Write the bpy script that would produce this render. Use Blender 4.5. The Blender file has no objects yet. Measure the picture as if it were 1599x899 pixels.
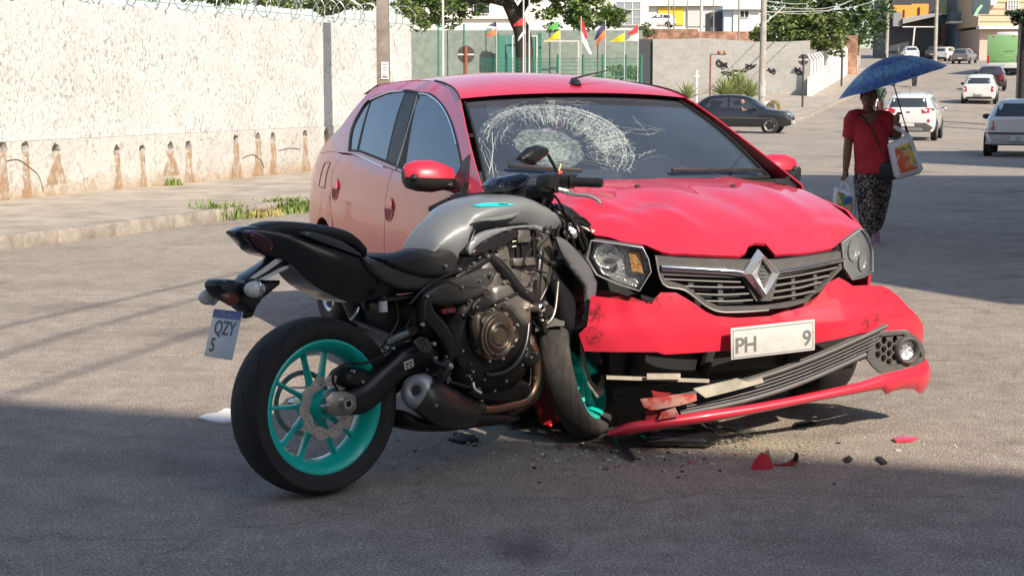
import bpy, bmesh, math, random
from mathutils import Vector as V, Matrix, noise
from mathutils.geometry import delaunay_2d_cdt
from mathutils.bvhtree import BVHTree
PI = math.pi
R = math.radians
S = bpy.context.scene
COL = S.collection
random.seed(7)

# ---------------------------------------------------------------- camera
F, PITCH, CH = 2400.0, 0.1295, 1.432            # focal length in photo pixels, tilt, eye height
cd = bpy.data.cameras.new('camera'); cam = bpy.data.objects.new('camera', cd); COL.objects.link(cam)
cam.location = (0, 0, CH); cam.rotation_euler = (PI/2 - PITCH, 0, 0)
cd.sensor_width = 36; cd.lens = 36*F/1599; cd.clip_start = 0.05; cd.clip_end = 3000
S.camera = cam
# ---------------------------------------------------------------- light
SUN_EL = R(36)
SUN_H = V((0.56, -0.83, 0)).normalized()         # ground direction towards the sun
SUN = V((SUN_H.x*math.cos(SUN_EL), SUN_H.y*math.cos(SUN_EL), math.sin(SUN_EL)))
w = bpy.data.worlds.new('World'); S.world = w; w.use_nodes = True
nt = w.node_tree; nt.nodes.clear()
sky = nt.nodes.new('ShaderNodeTexSky'); sky.sky_type = 'NISHITA'; sky.sun_disc = False
sky.sun_elevation = SUN_EL; sky.sun_rotation = math.atan2(SUN_H.x, SUN_H.y)
sky.air_density = 1.0; sky.dust_density = 1.2; sky.ozone_density = 1.0
bg = nt.nodes.new('ShaderNodeBackground'); bg.inputs[1].default_value = 0.125
ow = nt.nodes.new('ShaderNodeOutputWorld')
nt.links.new(sky.outputs[0], bg.inputs[0]); nt.links.new(bg.outputs[0], ow.inputs[0])
sl = bpy.data.lights.new('sun', 'SUN'); sl.energy = 4.5; sl.angle = R(0.53); sl.color = (1, 0.885, 0.74)
so = bpy.data.objects.new('sun', sl); COL.objects.link(so)
so.rotation_euler = (-SUN).to_track_quat('-Z', 'Y').to_euler(); so.location = SUN*60
S.view_settings.view_transform = 'Standard'; S.view_settings.look = 'None'
S.view_settings.exposure = 0.60; S.view_settings.gamma = 1.0

# ---------------------------------------------------------------- pixels to places
def ray(u, v):
    a, b = (u-800)/F, (450-v)/F
    c, s = math.cos(PITCH), math.sin(PITCH)
    return V((a, c + b*s, -s + b*c))
GK = [(-60, 0), (9, 0), (16, -.17), (30, -.24), (47, -.27), (60, -.28), (69, .08), (78, .50), (103, 1.6), (122, 2.42), (140, 3.25), (200, 5.6), (500, 14)]
def gz(y):
    """height of the street at distance y (it dips a little, then climbs)"""
    for (a, za), (b, zb) in zip(GK, GK[1:]):
        if y <= b:
            t = max(0, (y-a)/(b-a)); return za + (zb-za)*t
    return GK[-1][1]
def gp(u, v):
    d = ray(u, v); t = 1.0
    prev = 0
    for i in range(4000):
        t = 3.0*1.004**i
        if CH + d.z*t < gz(d.y*t): break
        prev = t
    lo, hi = prev, t
    for _ in range(40):
        m = (lo+hi)/2
        if CH + d.z*m < gz(d.y*m): hi = m
        else: lo = m
    return V((d.x*hi, d.y*hi, gz(d.y*hi)))
def at(u, v, y):
    """the point on the pixel's ray at distance y"""
    d = ray(u, v); return V((d.x, d.y, d.z))*(y/d.y) + V((0, 0, CH))
class Frame:
    """a thing's own axes: x forward, y left, z up"""
    def __init__(s, loc, yaw, roll=0, pitch=0):
        s.M = Matrix.Translation(loc) @ Matrix.Rotation(yaw, 4, 'Z') @ Matrix.Rotation(roll, 4, 'X') @ Matrix.Rotation(pitch, 4, 'Y')
        s.I = s.M.inverted(); s.o = s.I @ V((0, 0, CH))
    def ray(s, u, v): return s.I.to_3x3() @ ray(u, v)
    def side(s, u, v, y):
        d = s.ray(u, v); t = (y - s.o.y)/d.y; p = s.o + d*t; return (p.x, p.z)
    def top(s, u, v, z):
        d = s.ray(u, v); t = (z - s.o.z)/d.z; p = s.o + d*t; return (p.x, p.y)
    def front(s, u, v, x):
        d = s.ray(u, v); t = (x - s.o.x)/d.x; p = s.o + d*t; return (p.y, p.z)
    def sides(s, pts, y): return [s.side(u, v, y) for u, v in pts]
    def surf(s, u, v, f, t0=1, t1=40):
        """first hit of the pixel's ray with f(p)=0"""
        d = s.ray(u, v); n = 500; last = None
        for i in range(n+1):
            t = t0 + (t1-t0)*i/n; q = f(s.o + d*t)
            if last is not None and (q > 0) != (last[1] > 0):
                a, b = last[0], t; fa = last[1]
                for _ in range(30):
                    m = (a+b)/2; fm = f(s.o + d*m)
                    if (fm > 0) == (fa > 0): a = m
                    else: b = m
                return s.o + d*a
            last = (t, q)
        raise ValueError('no hit %s %s' % (u, v))

# ---------------------------------------------------------------- materials
MATS = {}
def mat(name, col, rough=.5, metal=0, var=0, vscale=6, bump=0, bscale=60, coat=0, trans=0, ior=1.45, alpha=1, emit=0, col2=None, spec=.5, coordobj=True, vdetail=4, sharp=None, rvar=0):
    if name in MATS: return MATS[name]
    m = bpy.data.materials.new(name); m.use_nodes = True; n = m.node_tree; p = n.nodes['Principled BSDF']
    p.inputs['Base Color'].default_value = (*col, 1); p.inputs['Roughness'].default_value = rough
    p.inputs['Metallic'].default_value = metal; p.inputs['IOR'].default_value = ior
    p.inputs['Coat Weight'].default_value = coat; p.inputs['Coat Roughness'].default_value = .04
    p.inputs['Transmission Weight'].default_value = trans; p.inputs['Alpha'].default_value = alpha
    p.inputs['Specular IOR Level'].default_value = spec
    if emit: p.inputs['Emission Color'].default_value = (*col, 1); p.inputs['Emission Strength'].default_value = emit
    tc = n.nodes.new('ShaderNodeTexCoord')
    if var or col2 or rvar:
        t = n.nodes.new('ShaderNodeTexNoise'); t.inputs['Scale'].default_value = vscale; t.inputs['Detail'].default_value = vdetail
        t.inputs['Roughness'].default_value = .65
        n.links.new(tc.outputs['Object'], t.inputs['Vector'])
        if var or col2:
            r = n.nodes.new('ShaderNodeValToRGB')
            c2 = col2 or tuple(c*(1-var) for c in col); c1 = col if col2 else tuple(min(1, c*(1+var*.6)) for c in col)
            lo, hi = sharp or (.32, .68)
            r.color_ramp.elements[0].position = lo; r.color_ramp.elements[1].position = hi
            r.color_ramp.elements[0].color = (*c2, 1); r.color_ramp.elements[1].color = (*c1, 1)
            n.links.new(t.outputs['Fac'], r.inputs[0]); n.links.new(r.outputs[0], p.inputs['Base Color'])
        if rvar:
            mr = n.nodes.new('ShaderNodeMapRange'); mr.inputs[3].default_value = max(0, rough-rvar); mr.inputs[4].default_value = min(1, rough+rvar)
            n.links.new(t.outputs['Fac'], mr.inputs[0]); n.links.new(mr.outputs[0], p.inputs['Roughness'])
    if bump:
        t = n.nodes.new('ShaderNodeTexNoise'); t.inputs['Scale'].default_value = bscale; t.inputs['Detail'].default_value = 5
        n.links.new(tc.outputs['Object'], t.inputs['Vector'])
        b = n.nodes.new('ShaderNodeBump'); b.inputs['Strength'].default_value = bump; b.inputs['Distance'].default_value = .02
        n.links.new(t.outputs['Fac'], b.inputs['Height']); n.links.new(b.outputs[0], p.inputs['Normal'])
    MATS[name] = m
    return m
def glass(name, tint, rough=.02, ior=1.55, dust_sheen=0):
    """thin window glass: tinted see-through with mirror reflection by angle"""
    if name in MATS: return MATS[name]
    m = bpy.data.materials.new(name); m.use_nodes = True; n = m.node_tree; n.nodes.clear()
    o = n.nodes.new('ShaderNodeOutputMaterial'); mx = n.nodes.new('ShaderNodeMixShader'); fr = n.nodes.new('ShaderNodeFresnel'); fr.inputs[0].default_value = ior
    t = n.nodes.new('ShaderNodeBsdfTransparent'); t.inputs[0].default_value = (*tint, 1)
    g = n.nodes.new('ShaderNodeBsdfGlossy'); g.inputs['Roughness'].default_value = rough; g.inputs[0].default_value = (.95, .97, 1, 1)
    ge = n.nodes.new('ShaderNodeNewGeometry'); mr = n.nodes.new('ShaderNodeMapRange'); mr.inputs[3].default_value = ior; mr.inputs[4].default_value = 1/ior   # the same reflection from either face
    n.links.new(ge.outputs['Backfacing'], mr.inputs[0]); n.links.new(mr.outputs[0], fr.inputs[0])
    n.links.new(fr.outputs[0], mx.inputs[0]); n.links.new(t.outputs[0], mx.inputs[1]); n.links.new(g.outputs[0], mx.inputs[2])
    if dust_sheen:                                       # uneven dusty film, its blue painted in for sky reflection
        df = n.nodes.new('ShaderNodeBsdfDiffuse'); df.inputs[0].default_value = (.40, .50, .64, 1); m2 = n.nodes.new('ShaderNodeMixShader')
        tc = n.nodes.new('ShaderNodeTexCoord'); t_ = n.nodes.new('ShaderNodeTexNoise'); t_.inputs['Scale'].default_value = 3; t_.inputs['Detail'].default_value = 6
        m3 = n.nodes.new('ShaderNodeMapRange'); m3.inputs[3].default_value = dust_sheen*.5; m3.inputs[4].default_value = dust_sheen*1.5
        n.links.new(tc.outputs['Object'], t_.inputs[0]); n.links.new(t_.outputs['Fac'], m3.inputs[0]); n.links.new(m3.outputs[0], m2.inputs[0])
        n.links.new(mx.outputs[0], m2.inputs[1]); n.links.new(df.outputs[0], m2.inputs[2]); n.links.new(m2.outputs[0], o.inputs[0])
    else: n.links.new(mx.outputs[0], o.inputs[0])
    MATS[name] = m
    return m

# ---------------------------------------------------------------- meshes
def inside(p, poly):
    x, y = p; c = False; j = len(poly)-1
    for i in range(len(poly)):
        xi, yi = poly[i]; xj, yj = poly[j]
        if (yi > y) != (yj > y) and x < (xj-xi)*(y-yi)/(yj-yi)+xi: c = not c
        j = i
    return c
def edge_dist(p, polys):
    b = 1e9
    for poly in polys:
        n = len(poly)
        for i in range(n):
            ax, ay = poly[i]; bx, by = poly[(i+1) % n]
            dx, dy = bx-ax, by-ay; L = dx*dx+dy*dy
            t = max(0, min(1, ((p[0]-ax)*dx+(p[1]-ay)*dy)/L)) if L else 0
            q = (ax+dx*t-p[0])**2+(ay+dy*t-p[1])**2
            if q < b: b = q
    return math.sqrt(b)
def dens(poly, res):
    o = []
    n = len(poly)
    for i in range(n):
        a = poly[i]; b = poly[(i+1) % n]; k = max(1, int(math.hypot(b[0]-a[0], b[1]-a[1])/res+.5))
        for j in range(k): o.append((a[0]+(b[0]-a[0])*j/k, a[1]+(b[1]-a[1])*j/k))
    return o
def spline(pts, k=5, closed=True):
    """Catmull-Rom through the points"""
    o = []; n = len(pts)
    for i in range(n if closed else n-1):
        g = lambda j: V(pts[j % n]) if closed else V(pts[max(0, min(n-1, j))])
        a, b, c, d = g(i-1), g(i), g(i+1), g(i+2)
        for j in range(k):
            t = j/k
            o.append(tuple(.5*((2*b)+(c-a)*t+(2*a-5*b+4*c-d)*t*t+(3*b-a-3*c+d)*t**3)))
    if not closed: o.append(tuple(pts[-1]))
    return o
def tri2d(poly, holes=(), res=.05, fine=True):
    """triangulate an outline with holes, with inner points every res"""
    loops = [dens(poly, res)] + [dens(h, res) if fine else list(h) for h in holes]
    pts = []; edges = []
    for L in loops:
        b = len(pts); pts += L; edges += [(b+i, b+(i+1) % len(L)) for i in range(len(L))]
    xs = [p[0] for p in poly]; ys = [p[1] for p in poly]
    nx = int((max(xs)-min(xs))/res)+1; ny = int((max(ys)-min(ys))/res)+1
    for i in range(nx+1):
        for j in range(ny+1):
            p = (min(xs)+res*(i+(.5 if j % 2 else 0)), min(ys)+res*j*.9)
            if inside(p, loops[0]) and not any(inside(p, h) for h in loops[1:]) and edge_dist(p, loops) > res*.5: pts.append(p)
    r = delaunay_2d_cdt([V(p) for p in pts], edges, [], 0, 1e-6)
    vs = [tuple(q) for q in r[0]]; fs = []
    for f in r[2]:
        c = (sum(vs[i][0] for i in f)/len(f), sum(vs[i][1] for i in f)/len(f))
        if inside(c, loops[0]) and not any(inside(c, h) for h in loops[1:]): fs.append(tuple(f))
    return vs, fs, loops
class MB:
    def __init__(s): s.v = []; s.f = []
    def add(s, vs, fs):
        b = len(s.v); s.v += [V(p) for p in vs]; s.f += [tuple(i+b for i in f) for f in fs]; return s
    def box(s, c, d, M=None, bev=0):
        x, y, z = [k/2 for k in d]
        if bev:
            bev = min(bev, x*.9, y*.9, z*.9)
            b = bmesh.new(); bmesh.ops.create_cube(b, size=1)
            for q in b.verts: q.co = V((q.co.x*2*x, q.co.y*2*y, q.co.z*2*z))
            bmesh.ops.bevel(b, geom=list(b.edges), offset=bev, segments=2, affect='EDGES', profile=.5)
            b.verts.index_update()
            vs = [q.co.copy() for q in b.verts]; fs = [tuple(q.index for q in f.verts) for f in b.faces]; b.free()
        else:
            vs = [V((a, b, e)) for a in (-x, x) for b in (-y, y) for e in (-z, z)]
            fs = [(0, 1, 3, 2), (4, 6, 7, 5), (0, 4, 5, 1), (2, 3, 7, 6), (0, 2, 6, 4), (1, 5, 7, 3)]
        if M is not None: vs = [M @ q for q in vs]
        return s.add([q+V(c) for q in vs], fs)
    def bar(s, a, b, wd, ht, up=(0, 0, 1), bev=0):
        a, b = V(a), V(b); d = b-a; x = d.normalized(); y = V(up).cross(x).normalized(); z = x.cross(y)
        return s.box((a+b)/2, (d.length, wd, ht), Matrix((x, y, z)).transposed(), bev)
    def loft(s, rings, close=True, cap=True, flip=False):
        n = len(rings[0]); vs = [p for r in rings for p in r]; fs = []
        for i in range(len(rings)-1):
            for j in range(n if close else n-1):
                k = (j+1) % n; q = (i*n+j, i*n+k, (i+1)*n+k, (i+1)*n+j); fs.append(q[::-1] if flip else q)
        if cap and close:
            a = tuple(range(n))[::-1]; b = tuple((len(rings)-1)*n+j for j in range(n))
            fs += [a[::-1], b[::-1]] if flip else [a, b]
        return s.add(vs, fs)
    def tube(s, pts, r, n=10, cap=True, smooth=0, flat=None):
        pts = [V(p) for p in pts]
        if smooth:
            m = len(pts); rr = r if isinstance(r, (list, tuple)) else [r]*m
            q = spline([(*p, x) for p, x in zip([tuple(p) for p in pts], rr)], smooth, False)
            pts = [V(p[:3]) for p in q]; r = [p[3] for p in q]
        m = len(pts); rr = r if isinstance(r, (list, tuple)) else [r]*m
        t = (pts[1]-pts[0]).normalized(); up = V((0, 0, 1)) if abs(t.z) < .9 else V((1, 0, 0))
        x = t.cross(up).normalized(); rings = []
        for i in range(m):
            d = (pts[min(i+1, m-1)]-pts[max(i-1, 0)])
            if d.length < 1e-9: d = t
            d = d.normalized(); x = (x - d*x.dot(d)).normalized(); y = d.cross(x)
            fl = flat or 1
            rings.append([pts[i]+x*math.cos(2*PI*k/n)*rr[i]+y*math.sin(2*PI*k/n)*rr[i]*fl for k in range(n)])
        return s.loft(rings, True, cap)
    def lathe(s, prof, c=(0, 0, 0), ax=(0, 1, 0), n=32, close=False):
        """profile of (radius, along the axis)"""
        a = V(ax).normalized(); u = a.cross(V((0, 0, 1)) if abs(a.z) < .9 else V((1, 0, 0))).normalized(); w_ = a.cross(u)
        rings = [[V(c)+a*h+(u*math.cos(2*PI*k/n)+w_*math.sin(2*PI*k/n))*r for k in range(n)] for r, h in prof]
        if close: rings.append(rings[0])
        return s.loft(rings, True, False)
    def ball(s, c, r, n=12, M=None):
        r = (r, r, r) if not isinstance(r, (tuple, list)) else r; rings = []
        for i in range(n+1):
            th = PI*i/n; q = max(math.sin(th), 1e-3)
            rings.append([V((r[0]*q*math.cos(2*PI*k/(n+4)), r[1]*q*math.sin(2*PI*k/(n+4)), r[2]*math.cos(th))) for k in range(n+4)])
        if M is not None: rings = [[M @ p for p in g] for g in rings]
        return s.loft([[p+V(c) for p in g] for g in rings], True, True, True)
    def patch(s, poly, fn, res=.05, holes=(), thick=0, nrm=None, fine=True):
        """a panel: outline in 2D, laid on the surface fn(a, b); thick is pushed along -normal"""
        vs, fs, loops = tri2d(poly, holes, res, fine)
        P = [V(fn(*p)) for p in vs]
        if not thick: return s.add(P, fs)
        N = []; e = 1e-3
        for p, q in zip(vs, P):
            if nrm is not None: N.append(V(nrm)); continue
            a = V(fn(p[0]+e, p[1]))-V(fn(p[0]-e, p[1])); b = V(fn(p[0], p[1]+e))-V(fn(p[0], p[1]-e)); N.append(a.cross(b).normalized())
        n = len(P); Q = [p - m*thick for p, m in zip(P, N)]
        F2 = list(fs) + [tuple(i+n for i in f[::-1]) for f in fs]
        cnt = {}
        for f in fs:
            for i in range(len(f)):
                a, b = f[i], f[(i+1) % len(f)]; cnt[(a, b)] = 1
        for (a, b) in cnt:
            if (b, a) not in cnt: F2.append((b, a, a+n, b+n))
        return s.add(P+Q, F2)
    def inflate(s, poly, fn, wd, r, w0=0., res=.02, holes=(), both=True, nfn=None):
        """a cushion-like solid: thickness grows inwards from the outline. fn(a,b,t): t = sideways offset"""
        vs, fs, loops = tri2d(poly, holes, res)
        T = []
        for p in vs:
            d = min(1, edge_dist(p, loops)/r); T.append(w0+(wd-w0)*math.sqrt(max(0, 1-(1-d)**2)))
        n = len(vs); A = [fn(p[0], p[1], t) for p, t in zip(vs, T)]; B = [fn(p[0], p[1], -t if both else 0) for p, t in zip(vs, T)]
        F2 = list(fs) + [tuple(i+n for i in f[::-1]) for f in fs]
        cnt = set((f[i], f[(i+1) % len(f)]) for f in fs for i in range(len(f)))
        for (a, b) in cnt:
            if (b, a) not in cnt: F2.append((b, a, a+n, b+n))
        return s.add(A+B, F2)
    def prism(s, poly, fn, t0, t1, res=9, holes=()):
        vs, fs, loops = tri2d(poly, holes, res, False); n = len(vs)
        F2 = list(fs) + [tuple(i+n for i in f[::-1]) for f in fs]
        cnt = set((f[i], f[(i+1) % len(f)]) for f in fs for i in range(len(f)))
        for (a, b) in cnt:
            if (b, a) not in cnt: F2.append((b, a, a+n, b+n))
        return s.add([fn(p[0], p[1], t1) for p in vs]+[fn(p[0], p[1], t0) for p in vs], F2)
    def move(s, M): s.v = [M @ p for p in s.v]; return s
    def mirror(s):
        n = len(s.v); s.v += [V((p.x, -p.y, p.z)) for p in s.v]; s.f += [tuple(i+n for i in f[::-1]) for f in s.f]; return s
    def build(s, name, m, parent=None, smooth=35, bev=0, fixn=True, weld=False):
        me = bpy.data.meshes.new(name); me.from_pydata([tuple(p) for p in s.v], [], s.f)
        if bev or fixn or weld:
            b = bmesh.new(); b.from_mesh(me)
            if weld: bmesh.ops.remove_doubles(b, verts=b.verts, dist=1e-5)
            if bev:
                bmesh.ops.remove_doubles(b, verts=b.verts, dist=1e-5)
                ed = [e for e in b.edges if len(e.link_faces) == 2 and e.calc_face_angle(0) > .6]
                bmesh.ops.bevel(b, geom=ed, offset=bev, segments=2, affect='EDGES', profile=.5, clamp_overlap=True)
            if fixn: bmesh.ops.recalc_face_normals(b, faces=b.faces)
            b.to_mesh(me); b.free()
        if smooth:
            me.polygons.foreach_set('use_smooth', [True]*len(me.polygons)); me.set_sharp_from_angle(angle=R(smooth))
        if m is not None: me.materials.append(m)
        o = bpy.data.objects.new(name, me); COL.objects.link(o)
        if parent is not None: o.parent = parent
        return o
def tag(o, label=None, cat=None, group=None, kind=None):
    if label: o['label'] = label
    if cat: o['category'] = cat
    if group: o['group'] = group
    if kind: o['kind'] = kind
    return o
def thing(name, label, cat, M=None, group=None):
    o = bpy.data.objects.new(name, None); COL.objects.link(o); o.empty_display_size = .1
    if M is not None: o.matrix_world = M if isinstance(M, Matrix) else Matrix.Translation(M)
    return tag(o, label, cat, group)
def copy_tree(o, parent=None):
    c = o.copy(); COL.objects.link(c); c.parent = parent
    for ch in list(o.children): copy_tree(ch, c)
    return c
def xz(y0=0, sg=1):
    return lambda a, b, t: V((a, y0+sg*t, b))
def circ(cx, cy, r, n=12, ry=None, ph=0): return [(cx+r*math.cos(2*PI*k/n+ph), cy+(ry or r)*math.sin(2*PI*k/n+ph)) for k in range(n)]
def text_mesh(txt, size, name, m, parent, M, depth=.001, bold=False):
    cu = bpy.data.curves.new(name, 'FONT'); cu.body = txt; cu.size = size; cu.extrude = depth; cu.align_x = 'CENTER'; cu.align_y = 'CENTER'
    if bold: cu.offset = size*.02
    t = bpy.data.objects.new(name, cu); COL.objects.link(t)
    dg = bpy.context.evaluated_depsgraph_get(); me = bpy.data.meshes.new_from_object(t.evaluated_get(dg))
    COL.objects.unlink(t); bpy.data.objects.remove(t); me.materials.clear(); me.materials.append(m)
    o = bpy.data.objects.new(name, me); COL.objects.link(o)
    if parent is not None: o.parent = parent
    o.matrix_local = M
    return o
def basis(o, x, y, z):
    """matrix from an origin and three axes"""
    m = Matrix((V(x), V(y), V(z))).transposed().to_4x4(); m.translation = V(o); return m
# ================================================================ the street
D = V((.362, .932, 0)).normalized(); NV = V((D.y, -D.x, 0))      # along the street, and across it to the right
def nodes_mat(name):
    m = bpy.data.materials.new(name); m.use_nodes = True; n = m.node_tree; MATS[name] = m
    def N(t, **k):
        q = n.nodes.new('ShaderNode'+t)
        for a, b in k.items():
            if a[0] == 'i' and a[1:].isdigit(): q.inputs[int(a[1:])].default_value = b
            else: setattr(q, a, b)
        return q
    return m, n, N, n.links.new, n.nodes['Principled BSDF']
def ramp(N, L, src, stops):
    r = N('ValToRGB'); e = r.color_ramp.elements
    while len(e) < len(stops): e.new(.5)
    for q, (p, c) in zip(e, stops): q.position = p; q.color = (*c, 1) if len(c) == 3 else c
    L(src, r.inputs[0]); return r.outputs[0]
def mixc(N, L, f, a, b, mode='MIX'):
    m = N('MixRGB', blend_type=mode)
    for i, q in enumerate((f, a, b)):
        if isinstance(q, (int, float)): m.inputs[i].default_value = q
        elif isinstance(q, tuple): m.inputs[i].default_value = (*q, 1)
        else: L(q, m.inputs[i])
    return m.outputs[0]
def asphalt():
    m, n, N, L, p = nodes_mat('asphalt'); tc = N('TexCoord'); ob = tc.outputs['Object']
    big = N('TexNoise'); big.inputs['Scale'].default_value = .35; big.inputs['Detail'].default_value = 6; L(ob, big.inputs[0])
    mid = N('TexNoise'); mid.inputs['Scale'].default_value = 7; mid.inputs['Detail'].default_value = 8; mid.inputs['Roughness'].default_value = .7; L(ob, mid.inputs[0])
    v = N('TexVoronoi'); v.inputs['Scale'].default_value = 120; L(ob, v.inputs[0])
    fn = N('TexNoise'); fn.inputs['Scale'].default_value = 115; fn.inputs['Detail'].default_value = 3; L(ob, fn.inputs[0])
    base = ramp(N, L, big.outputs['Fac'], [(.3, (.335, .292, .245)), (.7, (.43, .378, .32))])
    c = mixc(N, L, .8, base, ramp(N, L, mid.outputs['Fac'], [(.3, (.62, .62, .62)), (.7, (1.12, 1.12, 1.12))]), 'MULTIPLY')
    c = mixc(N, L, .75, c, ramp(N, L, fn.outputs['Fac'], [(.36, (.36, .36, .37)), (.60, (1.32, 1.29, 1.26))]), 'MULTIPLY')
    sp = N('SeparateColor'); L(v.outputs['Color'], sp.inputs[0])
    st = N('Math', operation='GREATER_THAN', i1=.91); L(sp.outputs[0], st.inputs[0])
    ds = N('Math', operation='LESS_THAN', i1=.42); L(v.outputs['Distance'], ds.inputs[0])
    mu = N('Math', operation='MULTIPLY'); L(st.outputs[0], mu.inputs[0]); L(ds.outputs[0], mu.inputs[1])
    c = mixc(N, L, mu.outputs[0], c, (.62, .57, .50))
    st2 = N('Math', operation='LESS_THAN', i1=.06); L(sp.outputs[1], st2.inputs[0])
    mu2 = N('Math', operation='MULTIPLY'); L(st2.outputs[0], mu2.inputs[0]); L(ds.outputs[0], mu2.inputs[1])
    c = mixc(N, L, mu2.outputs[0], c, (.11, .10, .10))
    # dark oily patches
    oil = N('TexNoise'); oil.inputs['Scale'].default_value = .8; oil.inputs['Detail'].default_value = 3; L(ob, oil.inputs[0])
    c = mixc(N, L, 1.0, c, ramp(N, L, oil.outputs['Fac'], [(.30, (.72, .72, .74)), (.42, (1, 1, 1))]), 'MULTIPLY')
    w2 = N('TexNoise'); w2.inputs['Scale'].default_value = 2.1; w2.inputs['Detail'].default_value = 7; w2.inputs['Roughness'].default_value = .7; L(ob, w2.inputs[0])
    c = mixc(N, L, .45, c, ramp(N, L, w2.outputs['Fac'], [(.36, (.78, .77, .77)), (.52, (1, 1, 1)), (.68, (1.14, 1.12, 1.08))]), 'MULTIPLY')
    # old cracks, sealed and dirty
    wv = N('TexVoronoi'); wv.feature = 'DISTANCE_TO_EDGE'; wv.inputs['Scale'].default_value = .32
    wn = N('TexNoise'); wn.inputs['Scale'].default_value = 2.5; wn.inputs['Detail'].default_value = 5; L(ob, wn.inputs[0])
    av = N('VectorMath', operation='MULTIPLY_ADD'); L(wn.outputs['Color'], av.inputs[0]); av.inputs[1].default_value = (.5, .5, .5); L(ob, av.inputs[2]); L(av.outputs[0], wv.inputs[0])
    c = mixc(N, L, 1.0, c, ramp(N, L, wv.outputs['Distance'], [(.0, (.74, .73, .72)), (.002, (.86, .85, .85)), (.004, (1, 1, 1))]), 'MULTIPLY')
    L(c, p.inputs['Base Color']); p.inputs['Roughness'].default_value = .86; p.inputs['Specular IOR Level'].default_value = .35
    b = N('Bump'); b.inputs['Strength'].default_value = .55; b.inputs['Distance'].default_value = .006
    ad = N('Math', operation='ADD'); L(fn.outputs['Fac'], ad.inputs[0]); L(v.outputs['Distance'], ad.inputs[1]); L(ad.outputs[0], b.inputs['Height']); L(b.outputs[0], p.inputs['Normal'])
    return m
def plaster(name, base, dark, dirt, dz=.6, fleck=.5, stretch=(16, 16, 7)):
    """rough thrown plaster, weathered, with dirt splashed up from the ground"""
    m, n, N, L, p = nodes_mat(name); tc = N('TexCoord'); ob = tc.outputs['Object']
    mp = N('Mapping'); mp.inputs['Scale'].default_value = stretch; mp.inputs['Rotation'].default_value = (0, R(48), 0); L(ob, mp.inputs[0])
    a = N('TexNoise'); a.inputs['Scale'].default_value = 1; a.inputs['Detail'].default_value = 5; a.inputs['Roughness'].default_value = .6; a.inputs['Distortion'].default_value = .8; L(mp.outputs[0], a.inputs[0])
    bg_ = N('TexNoise'); bg_.inputs['Scale'].default_value = .9; bg_.inputs['Detail'].default_value = 8; bg_.inputs['Roughness'].default_value = .7; L(ob, bg_.inputs[0])
    c = ramp(N, L, bg_.outputs['Fac'], [(.30, tuple(q*.80 for q in base)), (.55, base)])
    gn = N('TexNoise'); gn.inputs['Scale'].default_value = 1.7; gn.inputs['Detail'].default_value = 4; L(ob, gn.inputs[0])
    fk_ = mixc(N, L, 1.0, ramp(N, L, a.outputs['Fac'], [(.39, (fleck,)*3), (.48, (0, 0, 0))]), ramp(N, L, gn.outputs['Fac'], [(.35, (.22, .22, .22)), (.65, (1, 1, 1))]), 'MULTIPLY')
    c = mixc(N, L, fk_, c, dark)
    sx = N('SeparateXYZ'); L(ob, sx.inputs[0])
    mr = N('MapRange'); mr.inputs[1].default_value = 0; mr.inputs[2].default_value = dz; mr.inputs[3].default_value = .62; mr.inputs[4].default_value = 0; L(sx.outputs[2], mr.inputs[0])
    nn = N('TexNoise'); nn.inputs['Scale'].default_value = 3.2; nn.inputs['Detail'].default_value = 9; nn.inputs['Roughness'].default_value = .75; L(ob, nn.inputs[0])
    ad = N('Math', operation='ADD'); L(mr.outputs[0], ad.inputs[0]); L(nn.outputs['Fac'], ad.inputs[1])
    c = mixc(N, L, ramp(N, L, ad.outputs[0], [(.66, (0, 0, 0)), (1.0, (.9, .9, .9))]), c, dirt)
    L(c, p.inputs['Base Color']); p.inputs['Roughness'].default_value = .92
    b = N('Bump'); b.inputs['Strength'].default_value = .9; b.inputs['Distance'].default_value = .03; L(a.outputs['Fac'], b.inputs['Height']); L(b.outputs[0], p.inputs['Normal'])
    return m
M_ASPH = asphalt()
M_PLAST = plaster('white_plaster', (.63, .615, .59), (.17, .165, .16), (.38, .30, .21), .75, .80, (19, 19, 12))
M_PLASTB = plaster('white_plaster_base', (.56, .54, .50), (.24, .21, .185), (.36, .27, .17), .55, .65, (13, 13, 10))
M_CONC = plaster('grey_concrete', (.40, .39, .36), (.22, .21, .20), (.40, .31, .22), .5, .35, (3, 3, 5))
M_PAVE = mat('pavement', (.40, .35, .29), .9, var=.35, vscale=1.7, bump=.5, bscale=25, vdetail=8)
M_KERB = mat('kerb_stone', (.34, .30, .255), .9, var=.4, vscale=4, bump=.5, bscale=30)
M_POLE = mat('pole_concrete', (.26, .22, .19), .85, var=.3, vscale=5, bump=.3, bscale=40)
M_STAIN = None

# the ground: one sheet to the horizon
mb = MB(); ys = [-60, -20, 0, 5, 9, 12, 16, 22, 30, 38, 47, 54, 60, 64, 69, 73, 78, 90, 103, 112, 122, 130, 140, 170, 200, 300, 500, 1500]
xs = [-900, -60, -10, 0, 10, 30, 60, 120, 900]
mb.add([(x, y, gz(y)) for y in ys for x in xs], [(i*len(xs)+j, i*len(xs)+j+1, (i+1)*len(xs)+j+1, (i+1)*len(xs)+j) for i in range(len(ys)-1) for j in range(len(xs)-1)])
tag(mb.build('road', M_ASPH, smooth=60), kind='structure')
def slab(name, poly, h=.13, m=None, kerbw=.14, label=None):
    """a pavement that follows the slope, with its kerb along the edge"""
    o = MB().patch(poly, lambda a, b: (a, b, gz(b)+h), 3.0, thick=h+.3, nrm=(0, 0, 1)).build(name, m or M_PAVE, smooth=30)
    return tag(o, kind='structure')
def street(a, n): q = D*a + NV*n; return (q.x, q.y)
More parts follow.
